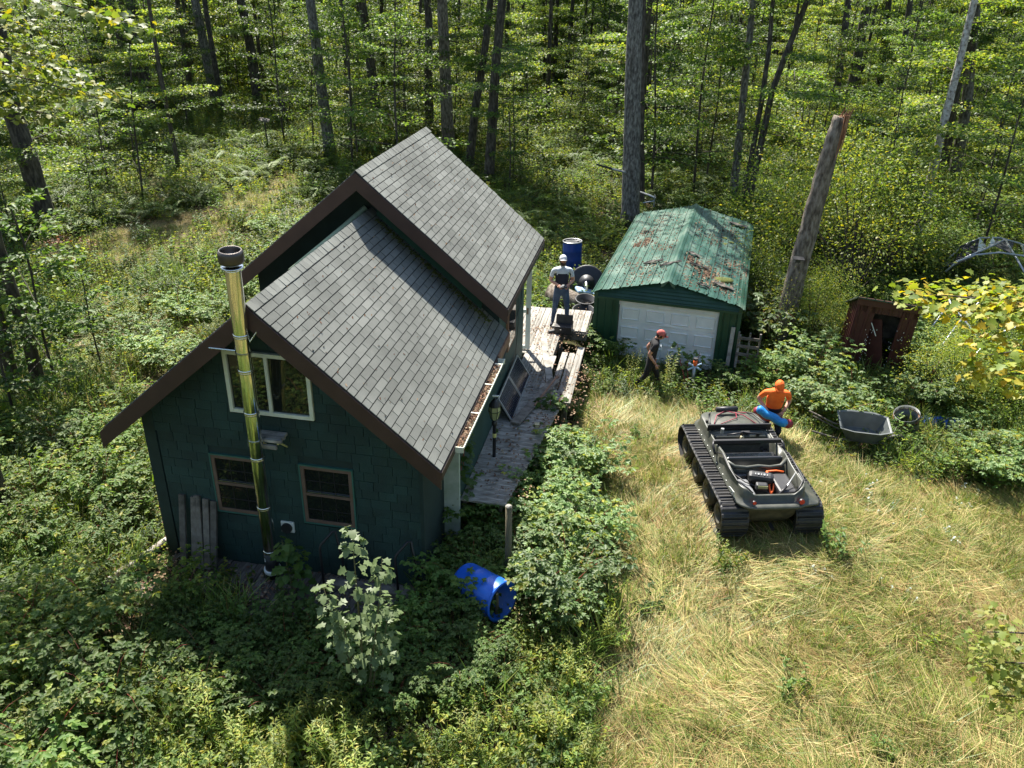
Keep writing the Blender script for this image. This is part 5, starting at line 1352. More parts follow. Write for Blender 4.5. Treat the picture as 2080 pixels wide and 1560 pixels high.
# ================================================================== PLANTS
def unit(v): return v / (np.linalg.norm(v, axis=-1, keepdims=True) + 1e-9)
class FM:
    """foliage mesh: numpy leaves and tubes with material slots"""
    def __init__(s): s.V = []; s.Fq = []; s.M = []; s.n = 0; s.mats = []
    def slot(s, m):
        if m not in s.mats: s.mats.append(m)
        return s.mats.index(m)
    def _add(s, V, Fc, m):
        s.V.append(V.reshape(-1, 3)); s.Fq += [f for f in (np.asarray(Fc) + s.n).tolist()]; s.M += [m] * len(Fc); s.n += V.reshape(-1, 3).shape[0]
    def leaves(s, P, A, N, L, mat, aspect=.5, shape='oval', fold=.12):
        P = np.asarray(P, float); k = len(P)
        if k == 0: return
        A = unit(np.asarray(A, float)); N = np.asarray(N, float); N = unit(N - A * (A * N).sum(1, keepdims=True)); S = np.cross(A, N)
        L = np.broadcast_to(np.asarray(L, float), (k,))[:, None]
        if shape == 'quad':
            T = np.array([(0, 0, 0), (.45, -.5 * aspect * 2 * .5, fold), (1, 0, -.05), (.45, .5 * aspect, fold)]); fc = [[0, 1, 2, 3]]
            T[1, 1] = -.5 * aspect
        elif shape == 'oval':
            T = np.array([(0, 0, 0), (.28, -.5 * aspect, fold), (.7, -.36 * aspect, fold * .6), (1, 0, -.1), (.7, .36 * aspect, fold * .6), (.28, .5 * aspect, fold)]); fc = [[0, 1, 2, 3], [0, 3, 4, 5]]
        elif shape == 'blade':
            T = np.array([(0, -.03 * aspect, 0), (0, .03 * aspect, 0), (.5, .04 * aspect, .0), (.5, -.04 * aspect, .0), (1, 0, -.12)]); fc = [[0, 1, 2, 3], [3, 2, 4, 4]]
        else:   # maple: five pointed lobes
            a = aspect
            T = np.array([(0, 0, 0), (-.05, -.34 * a, .03), (.22, -.3 * a, .05), (.32, -.62 * a, .02), (.5, -.28 * a, .06), (.72, -.3 * a, .03), (1, 0, -.08), (.72, .3 * a, .03), (.5, .28 * a, .06), (.32, .62 * a, .02), (.22, .3 * a, .05), (-.05, .34 * a, .03), (.45, 0, 0)])
            fc = [[0, 1, 2, 12], [2, 3, 4, 12], [4, 5, 6, 12], [6, 7, 8, 12], [8, 9, 10, 12], [10, 11, 0, 12]]
        V = P[:, None, :] + (A[:, None, :] * T[None, :, 0:1] + S[:, None, :] * T[None, :, 1:2] + N[:, None, :] * T[None, :, 2:3]) * L[:, None, :]
        nv = len(T); off = (np.arange(k) * nv)[:, None, None]
        Fc = (np.asarray(fc)[None] + off).reshape(-1, 4)
        s._add(V, Fc, s.slot(mat))
    def tube(s, pts, rs, mat, n=5):
        b = MB(); b.tube(pts, rs, n, caps=False); s._add(np.array([tuple(v) for v in b.v]), b.f, s.slot(mat))
    def mesh(s, name):
        V = np.concatenate(s.V); me = bpy.data.meshes.new(name)
        F4 = np.array(s.Fq, dtype=np.int64)
        tri = F4[:, 2] == F4[:, 3]
        cnt = np.where(tri, 3, 4); start = np.concatenate([[0], np.cumsum(cnt)[:-1]])
        mask = np.ones(F4.shape, bool); mask[tri, 3] = False
        me.vertices.add(len(V)); me.vertices.foreach_set('co', V.astype(np.float32).ravel())
        me.loops.add(int(cnt.sum())); me.loops.foreach_set('vertex_index', F4[mask].astype(np.int32))
        me.polygons.add(len(F4)); me.polygons.foreach_set('loop_start', start.astype(np.int32)); me.polygons.foreach_set('loop_total', cnt.astype(np.int32))
        for m in s.mats: me.materials.append(MT[m])
        me.polygons.foreach_set('material_index', np.array(s.M, dtype=np.int32))
        me.update(calc_edges=True)
        return me
def rs(n, lo=0, hi=1): return rng.uniform(lo, hi, n)
def spray(fm, base, dirv, L, nl, size, mat, shape='quad', droop=.12, wid=.35, aspect=.7, twig='bark', tr=.012, jit=.05, mats2=None):
    """a limb with a flat fan of leaves along it, as understory maples hold them"""
    d = np.array(dirv, float); d /= np.linalg.norm(d); sdv = np.cross(d, [0, 0, 1]); sdv /= np.linalg.norm(sdv) + 1e-9; b0 = np.array(base, float)
    pt = lambda t: b0 + d * t[:, None] * L + np.array([0, 0, -1]) * (t[:, None] ** 2) * L * droop
    t = rs(nl, .18, 1.04); w = (rs(nl, -1, 1)) * wid * L * (1.05 - np.abs(t - .55) * .9)
    P = pt(t) + sdv * w[:, None] + rng.normal(0, jit, (nl, 3)) * np.array([1, 1, .8])
    A = d * .6 + sdv * np.sign(w)[:, None] * rs(nl, .2, 1)[:, None] + rng.normal(0, .35, (nl, 3)); A[:, 2] -= .25
    N = np.array([0, 0, 1]) + rng.normal(0, .38, (nl, 3))
    if mats2:
        k = rng.random(nl) < .3; fm.leaves(P[k], A[k], N[k], size * rs(k.sum(), .7, 1.25), mats2, aspect, shape); k = ~k
    else: k = np.ones(nl, bool)
    fm.leaves(P[k], A[k], N[k], size * rs(k.sum(), .7, 1.25), mat, aspect, shape)
    tt = np.linspace(0, 1, 5); q = pt(tt); fm.tube([tuple(p) for p in q], list(tr * (1 - .75 * tt)), twig, 4)
def sapling(h, nb, nl, size, mat, m2=None, z0=.25, spread=.3, shape='quad'):
    fm = FM(); nb = int(nb * .62); k = 6; ph = rng.uniform(0, 6); path = [(.06 * h * math.sin(ph + i) * .3 * i / k, .06 * h * math.cos(ph * 2 + i) * .3 * i / k, h * i / k) for i in range(k + 1)]
    fm.tube(path, [.018 + .008 * h * (1 - i / k) * .55 for i in range(k + 1)], 'bark', 6)
    for i in range(nb):
        t = z0 + (1 - z0) * (i + rng.random()) / nb; a = i * 2.4 + rng.uniform(-.5, .5); j = min(int(t * k), k - 1); f = t * k - j
        p = np.array(path[j]) * (1 - f) + np.array(path[j + 1]) * f
        L = h * spread * (1.15 - t * .75) * rng.uniform(.7, 1.2)
        spray(fm, p, (math.cos(a), math.sin(a), .2 + .5 * t * t), L, int(nl / nb * rng.uniform(.5, 1.4)), size, mat, shape, mats2=m2, tr=.004 + .006 * L, wid=.5, jit=.045)
    return fm.mesh('foliage')
def crownsplit(fm_fn): return fm_fn
# --- individual plant prototypes (meshes only)
def bramble(h, nst, mat, m2=None, size=.075, lit=0):
    fm = FM()
    for i in range(nst):
        a = rng.uniform(0, 6.28); L = h * rng.uniform(.8, 1.5); up_ = rng.uniform(.5, 1.0)
        d = np.array([math.cos(a), math.sin(a), 0]); b0 = np.array([rng.normal(0, .12), rng.normal(0, .12), 0])
        f = lambda t: b0 + d * (t ** 1.6)[:, None] * L * .55 + np.array([0, 0, 1]) * (np.sin(t * 1.7) * up_)[:, None] * h
        tt = np.linspace(0, 1, 6); fm.tube([tuple(p) for p in f(tt)], list(.006 * (1.1 - tt)), 'redstem' if i % 3 == 0 else 'stem', 3)
        nn = int(9 + L * 8); t = np.linspace(.22, 1, nn); P = f(t)
        for j in range(nn):
            sgn = 1 if j % 2 else -1; sv = np.cross(d, [0, 0, 1]) * sgn + d * .5 + rng.normal(0, .25, 3); sv /= np.linalg.norm(sv); st = .06 + .07 * rng.random()
            c = P[j] + sv * st + np.array([0, 0, .02])
            m = m2 if (m2 and rng.random() < .14) else mat; k = 3 if rng.random() < .6 else 5
            an = [0, 1.15, -1.15, 2.0, -2.0][:k]
            u = sv; v = np.cross([0, 0, 1], u)
            A = np.array([u * math.cos(x) + v * math.sin(x) + [0, 0, -.12] for x in an]); Pp = np.array([c] * k)
            N = np.array([0, 0, 1.]) + rng.normal(0, .3, (1, 3)) + rng.normal(0, .12, (k, 3))
            fm.leaves(Pp, A, N, size * np.array([1.25, 1, 1, .8, .8][:k]) * rng.uniform(.75, 1.2), m, .62, 'oval')
    return fm.mesh('foliage')
def weed(h, n, mat, m2=None, size=.05, aspect=.5):
    fm = FM(); ns = max(3, n // 12)
    for i in range(ns):
        a = rng.uniform(0, 6.28); lean = rng.uniform(0, .5); b0 = np.array([rng.normal(0, .1), rng.normal(0, .1), 0]); tp = b0 + np.array([math.cos(a) * lean * h, math.sin(a) * lean * h, h * rng.uniform(.6, 1.1)])
        fm.tube([tuple(b0), tuple(tp)], [.004, .002], 'stem', 3)
        k = n // ns; t = rs(k, .2, 1); P = b0 + (tp - b0) * t[:, None]; an = rs(k, 0, 6.28); A = np.stack([np.cos(an), np.sin(an), rs(k, -.2, .5)], 1); N = np.array([0, 0, 1.]) + rng.normal(0, .3, (k, 3))
        fm.leaves(P, A, N, size * rs(k, .7, 1.4) * (1.3 - t * .5), m2 if (m2 and i % 4 == 0) else mat, aspect, 'oval')
    return fm.mesh('foliage')
def goldenrod(h=.9, n=4, bloom=True, mat='leafy'):
    fm = FM()
    for i in range(n):
        a = rng.uniform(0, 6.28); b0 = np.array([rng.normal(0, .06), rng.normal(0, .06), 0]); tp = b0 + np.array([math.cos(a) * .15, math.sin(a) * .15, h * rng.uniform(.75, 1.05)])
        fm.tube([tuple(b0), tuple(tp)], [.006, .003], 'stem', 4); k = 46; t = np.linspace(.12, 1, k); P = b0 + (tp - b0) * t[:, None]; an = np.arange(k) * 2.4; A = np.stack([np.cos(an), np.sin(an), .5 - .4 * t], 1); fm.leaves(P, A, np.array([0, 0, 1.]) + rng.normal(0, .2, (k, 3)), .1 * (1.15 - t * .6), mat, .24, 'quad')
        if bloom:
            k = 40; P = tp + rng.normal(0, .045, (k, 3)); fm.leaves(P, rng.normal(0, 1, (k, 3)), rng.normal(0, 1, (k, 3)), .022, 'goldfl', .8, 'quad')
    return fm.mesh('foliage')
def tuft(n, h, mat, m2, flat=False, w=1.0, rad=.09, comb=None):
    fm = FM(); a = rs(n, 0, 6.28)
    if flat: a = rng.normal(0, .55, n) + (rng.random(n) < .12) * 3.14
    L = h * rs(n, .55, 1.25); P = np.stack([rng.normal(0, rad, n), rng.normal(0, rad, n), np.zeros(n)], 1)
    el = rng.normal(.24, .14, n) if flat else rs(n, .9, 1.45); el = np.clip(el, .04, 1.5)
    d0 = np.stack([np.cos(a) * np.cos(el), np.sin(a) * np.cos(el), np.sin(el)], 1)
    side = np.stack([-np.sin(a), np.cos(a), np.zeros(n)], 1)
    ww = (w * (.0022 + .0022 * rng.random(n)))[:, None]
    dr = (rs(n, .12, .4) if flat else rs(n, .15, .75))[:, None]
    pt = lambda t: P + d0 * (L * t)[:, None] + np.stack([np.cos(a), np.sin(a), -np.ones(n) * .9], 1) * (L * t * t)[:, None] * dr * .45
    r0, r1, r2 = pt(0.), pt(.5), pt(1.0)
    for r in (r1, r2): r[:, 2] = np.maximum(r[:, 2], .008)
    V = np.stack([r0 - side * ww, r0 + side * ww, r1 + side * ww, r1 - side * ww, r2], 1)
    off = (np.arange(n) * 5)[:, None, None]; fc = (np.array([[0, 1, 2, 3], [3, 2, 4, 4]])[None] + off)
    k = rng.random(n) < .3
    i1, i2 = fm.slot(mat), fm.slot(m2)
    fm.V.append(V.reshape(-1, 3)); fm.Fq += fc.reshape(-1, 4).tolist(); fm.M += np.repeat(np.where(k, i2, i1), 2).tolist(); fm.n += n * 5
    return fm.mesh('foliage')
def fern(n=8, L=.75):
    fm = FM()
    for i in range(n):
        a = i * 6.28 / n + rng.uniform(-.3, .3); d = np.array([math.cos(a), math.sin(a), 0]); l = L * rng.uniform(.75, 1.15); sv = np.array([-d[1], d[0], 0])
        f = lambda t: d * (t * .9 * l)[:, None] + np.array([0, 0, 1]) * (np.sin(t * 2.1) * .5 * l)[:, None]
        t = np.linspace(.18, 1, 15); P = f(t); wd = l * .28 * np.sin(np.clip((1.06 - t) * 2.2, 0, 1.57))
        for s_ in (1, -1):
            A = sv * s_ + d * .45 + np.array([0, 0, -.15]); fm.leaves(P, np.repeat(A[None], 15, 0) + rng.normal(0, .06, (15, 3)), np.array([0, 0, 1.]) + d * .3 + rng.normal(0, .1, (15, 3)), wd, 'fern', .26, 'quad')
        fm.tube([tuple(p) for p in f(np.linspace(0, 1, 4))], [.005, .004, .003, .001], 'stem', 3)
    return fm.mesh('foliage')
def bush(h, r, n, size, mat, m2=None, shape='quad'):
    fm = FM(); nc = 26; C = rng.normal(0, 1, (nc, 3)); C = unit(C) * rs(nc, .45, 1)[:, None] * np.array([r, r, h * .45]) + np.array([0, 0, h * .52]); C[:, 2] = np.maximum(C[:, 2], .25)
    for c in C:
        fm.tube([(0, 0, 0), tuple(c * np.array([.5, .5, .62])), tuple(c)], [.03, .014, .005], 'bark', 4)
        k = n // nc; P = c + rng.normal(0, 1, (k, 3)) * np.array([.26, .26, .17]) * r; A = unit(P - c) + rng.normal(0, .5, (k, 3)); N = np.array([0, 0, 1.]) + rng.normal(0, .5, (k, 3))
        fm.leaves(P, A, N, size * rs(k, .7, 1.3), mat if (not m2 or rng.random() < .75) else m2, .6, shape)
    return fm.mesh('foliage')
def trunkmesh(pts, rs_, mat='bark', n=12, knots=0):
    b = MB(); 
    P = []; Rr = []
    for i in range(len(pts) - 1):
        for k in range(4):
            t = k / 4; P.append(Vector(pts[i]).lerp(Vector(pts[i + 1]), t) + Vector((rnd.gauss(0, .006), rnd.gauss(0, .006), 0))); Rr.append((rs_[i] * (1 - t) + rs_[i + 1] * t) * rnd.uniform(.97, 1.04))
    P.append(Vector(pts[-1])); Rr.append(rs_[-1])
    P[0] = P[0] - Vector((0, 0, .2)); Rr[0] *= 1.25
    b.tube(P, Rr, n)
    return b
def crown(hs, z0, r, nlow, nhigh, mat='leaf', m2='leafd', low=True, zlow=3.2, size=.13):
    """foliage of a forest tree: layered low limbs and a deep broken crown above"""
    fm = FM()
    if low:
        for i in range(13):
            z = rng.uniform(zlow, z0 + 1); a = i * 2.4 + rng.uniform(-.4, .4); L = rng.uniform(1.0, 2.5)
            spray(fm, (0, 0, z), (math.cos(a), math.sin(a), .15), L, int(nlow / 13 * rng.uniform(.5, 1.5)), size, mat, 'quad', mats2=m2, tr=.025, wid=.5, jit=.07)
    nb = 16
    for i in range(nb):
        z = z0 + (hs - z0) * (i + .5) / nb * .95; a = i * 2.4; t = (z - z0) / (hs - z0); L = r * (1.1 - .8 * t) * rng.uniform(.7, 1.2)
        d = np.array([math.cos(a), math.sin(a), .35]); tip = np.array([0, 0, z]) + d * L
        fm.tube([(0, 0, z - .3), tuple(tip)], [.06 * (1.2 - t), .015], 'bark', 4)
        k = int(nhigh / nb * rng.uniform(.3, 1.7)); tt = rs(k, .3, 1.1); P = np.array([0, 0, z]) + d * (L * tt)[:, None] + rng.normal(0, 1, (k, 3)) * np.array([.55, .55, .33])
        fm.leaves(P, rng.normal(0, 1, (k, 3)), np.array([0, 0, 1.]) + rng.normal(0, .5, (k, 3)), .2 * rs(k, .8, 1.3), mat, .75, 'quad')
    return fm.mesh('crown')

# --- scatter for the uncountable growth
def scatter(name, protos, P, rz, scl, pick, tilt=None):
    n = len(P); me = bpy.data.meshes.new(name); me.vertices.add(n); me.vertices.foreach_set('co', P.astype(np.float32).ravel())
    rot = np.zeros((n, 3), np.float32); rot[:, 2] = rz
    if tilt is not None: rot[:, :2] = tilt
    a = me.attributes.new('rot', 'FLOAT_VECTOR', 'POINT'); a.data.foreach_set('vector', rot.ravel())
    a = me.attributes.new('scl', 'FLOAT', 'POINT'); a.data.foreach_set('value', scl.astype(np.float32))
    a = me.attributes.new('pick', 'INT', 'POINT'); a.data.foreach_set('value', pick.astype(np.int32))
    o = bpy.data.objects.new(name, me); col.objects.link(o); o['kind'] = 'stuff'
    ng = bpy.data.node_groups.new(name, 'GeometryNodeTree'); ng.interface.new_socket('Geometry', in_out='INPUT', socket_type='NodeSocketGeometry'); ng.interface.new_socket('Geometry', in_out='OUTPUT', socket_type='NodeSocketGeometry')
    N = ng.nodes; gi = N.new('NodeGroupInput'); go = N.new('NodeGroupOutput'); jn = N.new('GeometryNodeJoinGeometry'); iop = N.new('GeometryNodeInstanceOnPoints')
    for me2 in protos:
        po = bpy.data.objects.new(name + '_source', me2); oi = N.new('GeometryNodeObjectInfo'); oi.inputs['Object'].default_value = po; oi.inputs['As Instance'].default_value = True; ng.links.new(oi.outputs['Geometry'], jn.inputs[0])
    def attr(nm, t):
        q = N.new('GeometryNodeInputNamedAttribute'); q.data_type = t; q.inputs['Name'].default_value = nm; return q.outputs['Attribute']
    ng.links.new(gi.outputs[0], iop.inputs['Points']); ng.links.new(jn.outputs[0], iop.inputs['Instance']); iop.inputs['Pick Instance'].default_value = True
    ng.links.new(attr('pick', 'INT'), iop.inputs['Instance Index']); ng.links.new(attr('rot', 'FLOAT_VECTOR'), iop.inputs['Rotation']); ng.links.new(attr('scl', 'FLOAT'), iop.inputs['Scale'])
    ng.links.new(iop.outputs[0], go.inputs[0]); md = o.modifiers.new('scatter', 'NODES'); md.node_group = ng
    return o
def fp(pts, M): return [tuple((M @ Vector((x, y, 0)))[:2]) for x, y in pts]
CABF = fp([(-2.25, -.15), (2.2, -.15), (2.2, 1.2), (2.45, 1.2), (2.45, 7.2), (-2.5, 7.2), (-2.25, 4.4)], cabM)
FDECK = fp([(-2.2, -1.0), (2.3, -1.0), (2.3, -.1), (-2.2, -.1)], cabM)
DECKF = fp([(2.3, 1.6), (3.2, 1.6), (3.75, 5.0), (3.75, 10.1), (-1, 10.1), (-1, 7.2), (2.3, 7.2)], cabM)
GARF = fp([(-1.8, -.0), (1.8, -.0), (1.8, 7.2), (-1.8, 7.2)], garM)
ATVF = [(3.25, 11.0), (5.15, 11.15), (4.95, 14.4), (3.05, 14.25)]
FRUST = [(-1, -2), (7.5, 4), (14.5, 18), (40, 60), (90, 130), (-90, 130), (-40, 60), (-16, 18), (-8, 4)]
def keep(P, *polys, inv=()):
    m = np.ones(len(P), bool)
    for p in polys: m &= ~inside(P, p)
    for p in inv: m &= inside(P, p)
    return P[m]
def field(x0, x1, y0, y1, dens):
    n = int((x1 - x0) * (y1 - y0) * dens); P = np.stack([rs(n, x0, x1), rs(n, y0, y1)], 1); return P
def z3(P, dz=0): return np.concatenate([P, (zg(P[:, 0], P[:, 1]) + dz)[:, None]], 1)
def vn(P, f, s=0):        # cheap value noise from sines
    x, y = P[:, 0] * f, P[:, 1] * f
    return .5 + .25 * (np.sin(x * 1.3 + s + 1.7 * np.sin(y * .9 + s)) + np.sin(y * 1.7 - s * 2 + 1.3 * np.sin(x * 1.1)))
BLD = (CABF, GARF)
def insn(P, pg):
    Q = P + .45 * np.stack([np.sin(P[:, 1] * 2.1 + P[:, 0]), np.cos(P[:, 0] * 1.7)], 1) + rng.normal(0, .35, P.shape)
    return inside(Q, pg)
# meadow thatch and blades
straws = [tuft(90, rng.uniform(.4, .6), 'straw', 'grass', True, 1.1, .14) for _ in range(4)] + [tuft(80, .4, 'grass', 'straw', True, 1.1, .13) for _ in range(2)] + [tuft(90, .5, 'strawb', 'straw', True, 1.1, .13) for _ in range(2)]
def strawpick(P):
    n = len(P); a = vn(P, .75, 3) + rng.normal(0, .14, n); c = vn(P, .5, 9) + rng.normal(0, .12, n); k = rng.integers(0, 4, n); k = np.where(a > .49, rng.integers(4, 6, n), k); return np.where(c < .3, rng.integers(6, 8, n), k)
greens = [tuft(60, .32, 'grass', 'straw', False, 1.2, .09) for _ in range(4)]
greensd = [tuft(55, .5, 'grass', 'leafd', False, 1.7, .11) for _ in range(3)]
P = keep(field(.3, 14, 4.5, 17.5, 34), ATVF, *BLD, inv=(MEADOW,)); P3 = z3(P, .01)
comb = np.where(P[:, 0] > 4.5, 2.3 + .5 * np.sin(P[:, 1] * .7), 1.5 + .9 * np.sin(P[:, 0] * 1.1 + P[:, 1] * .6)) + .6 * (vn(P, .9, 2) - .5) * 3
scatter('meadow_grass', straws, P3, comb + rng.normal(0, .3, len(P)), rs(len(P), .6, 1.15), strawpick(P), rng.normal(0, .06, (len(P), 2)))
P = keep(field(.3, 14, 4.5, 17.5, 40), ATVF, *BLD, inv=(MEADOW,)); P = P[rng.random(len(P)) < np.clip(vn(P, .8, 1) * 1.7 - .15 + .35 * np.clip((P[:, 1] - 12) / 3, 0, 1) + .2 * (P[:, 0] > 5), .1, 1)]
scatter('green_grass', greens, z3(P), rs(len(P), 0, 6.28), rs(len(P), .45, 1.05), rng.integers(0, 4, len(P)), rng.normal(0, .2, (len(P), 2)))
P = keep(field(-25, 2, 14, 34, 30), *BLD, DECKF); P = P[insn(P, TRAIL)]
scatter('trail_grass', straws + greens, z3(P, .01), rs(len(P), -.9, .9) + .5, rs(len(P), .5, .95), np.where(rng.random(len(P)) < .6, strawpick(P), rng.integers(8, 12, len(P))), rng.normal(0, .08, (len(P), 2)))
# low leafy growth everywhere else
weeds = [weed(.32, 100, 'leafb', 'leaf', .055), weed(.36, 110, 'leaf', 'leafy', .06, .42), weed(.42, 90, 'leafd', 'leafb', .07), weed(.3, 120, 'leaf', 'leafy', .04, .55), weed(.4, 100, 'leafy', 'leaf', .045, .35)]
Pn = field(-16, 15, 3.5, 26, 15); tr_ = insn(Pn, TRAIL) & (rng.random(len(Pn)) > .4); me_ = inside(Pn, MEADOW) & (rng.random(len(Pn)) > .015); LM2 = poly([(150, 700), (250, 620), (420, 500), (560, 430), (740, 430), (330, 880), (200, 900)], 0); lm_ = inside(Pn, LM2) & (rng.random(len(Pn)) > .25); Pn = keep(Pn[~tr_ & ~me_ & ~lm_], DECKF, *BLD, ATVF, inv=(FRUST,)); Pn = Pn[~inside(Pn, FDECK) | (rng.random(len(Pn)) < .22)]
scatter('low_weeds', weeds, z3(Pn), rs(len(Pn), 0, 6.28), rs(len(Pn), .6, 1.35), rng.integers(0, 5, len(Pn)), rng.normal(0, .12, (len(Pn), 2)))
Pm = field(-46, 46, 20, 78, 4.0); Pm = keep(Pm[~insn(Pm, TRAIL) | (rng.random(len(Pm)) < .3)], MEADOW, *BLD, DECKF, inv=(FRUST,))
scatter('forest_floor_plants', weeds, z3(Pm), rs(len(Pm), 0, 6.28), rs(len(Pm), 1.0, 2.2) * (1 + np.clip((Pm[:, 1] - 45) / 40, 0, .8)), rng.choice([0, 1, 2, 3], len(Pm), p=[.3, .35, .25, .1]), rng.normal(0, .12, (len(Pm), 2)))
ferns = [fern(8, .8) for _ in range(3)]
Pf = keep(field(-30, 28, 19, 46, 1.5), MEADOW, TRAIL, *BLD, DECKF, inv=(FRUST,)); Pf = Pf[(vn(Pf, .28, 4) > .45) & (~inside(Pf, LM2) | (rng.random(len(Pf)) < .2))]
scatter('fern_patch', ferns, z3(Pf), rs(len(Pf), 0, 6.28), rs(len(Pf), .7, 1.4), rng.integers(0, 3, len(Pf)), rng.normal(0, .15, (len(Pf), 2)))
Pg = keep(field(-16, 15, 3.5, 24, 6), MEADOW, TRAIL, DECKF, FDECK, *BLD, ATVF, inv=(FRUST,)); Pg = Pg[vn(Pg, .6, 7) > .42]
scatter('tall_grass', greensd + greens, z3(Pg), rs(len(Pg), 0, 6.28), rs(len(Pg), .8, 1.6), rng.integers(0, 7, len(Pg)), rng.normal(0, .15, (len(Pg), 2)))
lit = []
for _ in range(2):
    fm = FM(); k = 60; fm.leaves(np.stack([rng.normal(0, .25, k), rng.normal(0, .25, k), rs(k, 0, .03)], 1), rng.normal(0, 1, (k, 3)) * [1, 1, .2], np.array([0, 0, 1.]) + rng.normal(0, .3, (k, 3)), .06 * rs(k, .6, 1.2), 'litter', .6, 'quad'); lit.append(fm.mesh('litter'))
Pl = keep(field(-20, 16, 4, 34, 5), MEADOW, *BLD, inv=(FRUST,)); zz_ = z3(Pl, .02); dk = inside(Pl, DECKF); zz_[dk, 2] = DZ + .01; fdk = inside(Pl, FDECK); zz_[fdk, 2] = .03
kp = ~dk | (rng.random(len(Pl)) < .35)
scatter('leaf_litter', lit, zz_[kp], rs(kp.sum(), 0, 6.28), rs(kp.sum(), .6, 1.2), rng.integers(0, 2, kp.sum()))

# --- countable shrubs and herbs
def place(name, me, x, y, lb, cat, group=None, s=1, rz=None, dz=0, parts=False, sz=None):
    o = mk(name, me, None, (x, y, gz(x, y) + dz), (rnd.gauss(0, .05), rnd.gauss(0, .05), rnd.uniform(0, 6.28) if rz is None else rz), (s, s, sz or s)); tag(o, lb, cat, group); return o
br_lit = [bramble(.95, 20, 'leafr', 'leafy') for _ in range(3)]  # bushes in the leaf colour lightened to look sunlit
br_lf = [bramble(.95, 20, 'leafb', 'leafy', .068) for _ in range(3)]
br_dk = [bramble(.85, 20, 'leafb', 'leafd', .07) for _ in range(3)]  # darker leaf mix, shade put into the colour before the cabin front
br_gr = [bramble(.85, 20, 'leaf', 'leafy', .058) for _ in range(2)]
BOTTOM = poly([(330, 1430), (700, 1440), (1000, 1410), (1060, 1280), (1210, 1290), (1190, 1700), (200, 1750)], .1)
Pb = keep(field(-6, 3, 3.5, 11, 22), *BLD, inv=(BOTTOM,))
scatter('foreground_growth', [weeds[1], weeds[3], weeds[4], goldenrod(.6, 5, False), greens[0], greens[1], greensd[0], weed(.5, 90, 'leafy', 'leaf', .07, .5)], z3(Pb), rs(len(Pb), 0, 6.28), rs(len(Pb), .7, 1.35), rng.integers(0, 8, len(Pb)), rng.normal(0, .15, (len(Pb), 2)))
ROW = poly([(1125, 890), (1145, 850), (1170, 880), (1180, 950), (1190, 1050), (1200, 1150), (1170, 1250), (1100, 1260), (1075, 1180), (1065, 1020), (1110, 960)], .35)
FRONTS = poly([(400, 1250), (760, 1330), (930, 1160), (960, 1000), (1050, 1000), (1050, 1300), (1000, 1400), (700, 1430), (420, 1420), (350, 1200)], .2)
LEFTS = poly([(-200, 850), (240, 880), (330, 1150), (420, 1230), (430, 1380), (330, 1800), (-400, 1800), (-300, 900)], .2)
LMID = poly([(200, 690), (300, 650), (420, 540), (560, 460), (700, 470), (330, 860), (260, 850)], 0)
RIGHTS = poly([(1500, 720), (1600, 690), (2200, 720), (2300, 1000), (2000, 990), (1850, 930), (1700, 870), (1640, 840), (1560, 800)], .2)
VIEWS = (poly([(940, 1215), (950, 1330), (1085, 1330), (1060, 1215)]), poly([(1060, 905), (1060, 1000), (1110, 1000), (1110, 905)]), poly([(1640, 840), (1650, 1010), (1950, 990), (1950, 860), (1800, 820)]), poly([(1670, 740), (1680, 880), (1870, 880), (1880, 740)]), poly([(1000, 1200), (990, 1330), (1080, 1330), (1060, 1190)]), poly([(1240, 730), (1240, 860), (1420, 860), (1450, 750)]))
def pick_pts(pg, n, dmin):
    xs = [p[0] for p in pg]; ys = [p[1] for p in pg]; out = []; t = 0
    while len(out) < n and t < n * 60:
        t += 1; p = (rnd.uniform(min(xs), max(xs)), rnd.uniform(min(ys), max(ys)))
        if not inside(np.array([p]), pg)[0]: continue
        if any(inside(np.array([p]), q)[0] for q in (CABF, GARF, FDECK, ATVF, *VIEWS)): continue
        if all((p[0] - q[0]) ** 2 + (p[1] - q[1]) ** 2 > dmin ** 2 for q in out): out.append(p)
    return out
for i, (x, y) in enumerate(pick_pts(ROW, 20, .34)): s_ = rnd.uniform(.55, 1.12); place('raspberry_bush', br_lit[i % 3], x, y, ('tall' if s_ > .85 else 'low') + ' pale raspberry bush in the sunlit row' + (' beside the upper walkway' if y > 13.4 else ' near the lamp post' if y > 11.4 else ' near the blue barrel'), 'bush', 'raspberry bushes along the walkway', s_)
for i, (x, y) in enumerate(pick_pts(FRONTS, 60, .4)): place('bramble_bush', br_dk[i % 3], x, y, ('low' if i % 2 else 'leafy') + ' bramble bush in front of the cabin' + (', near the wall' if y > 8.6 else ', in the lower foreground'), 'bush', 'bramble bushes in front of the cabin', rnd.uniform(.5, .85))
for i, (x, y) in enumerate(pick_pts(LEFTS, 60, .45)): place('bramble_bush', (br_lf + br_gr)[i % 5], x, y, ('large leafed', 'large leafed', 'large leafed', 'small leafed', 'small leafed')[i % 5] + ' bramble bush in the thicket left of the cabin' + (', near the front corner' if y > 10 else ', in the lower left foreground'), 'bush', 'bramble thicket left of the cabin', rnd.uniform(.7, 1.15))
LM2 = poly([(150, 700), (250, 620), (420, 500), (560, 430), (740, 430), (330, 880), (200, 900)], 0)
Pd = keep(field(-14, -3, 12, 32, 16), *BLD, inv=(LM2,)); Pd = Pd[vn(Pd, .9, 3) > .3]
scatter('clearing_growth', [straws[0], straws[1], straws[5], greens[0], weeds[4], weeds[3], goldenrod(.45, 5, False), weed(.35, 110, 'leafr', 'leafgold', .05)], z3(Pd), rs(len(Pd), 0, 6.28), rs(len(Pd), .7, 1.4), rng.integers(0, 8, len(Pd)), rng.normal(0, .12, (len(Pd), 2)))
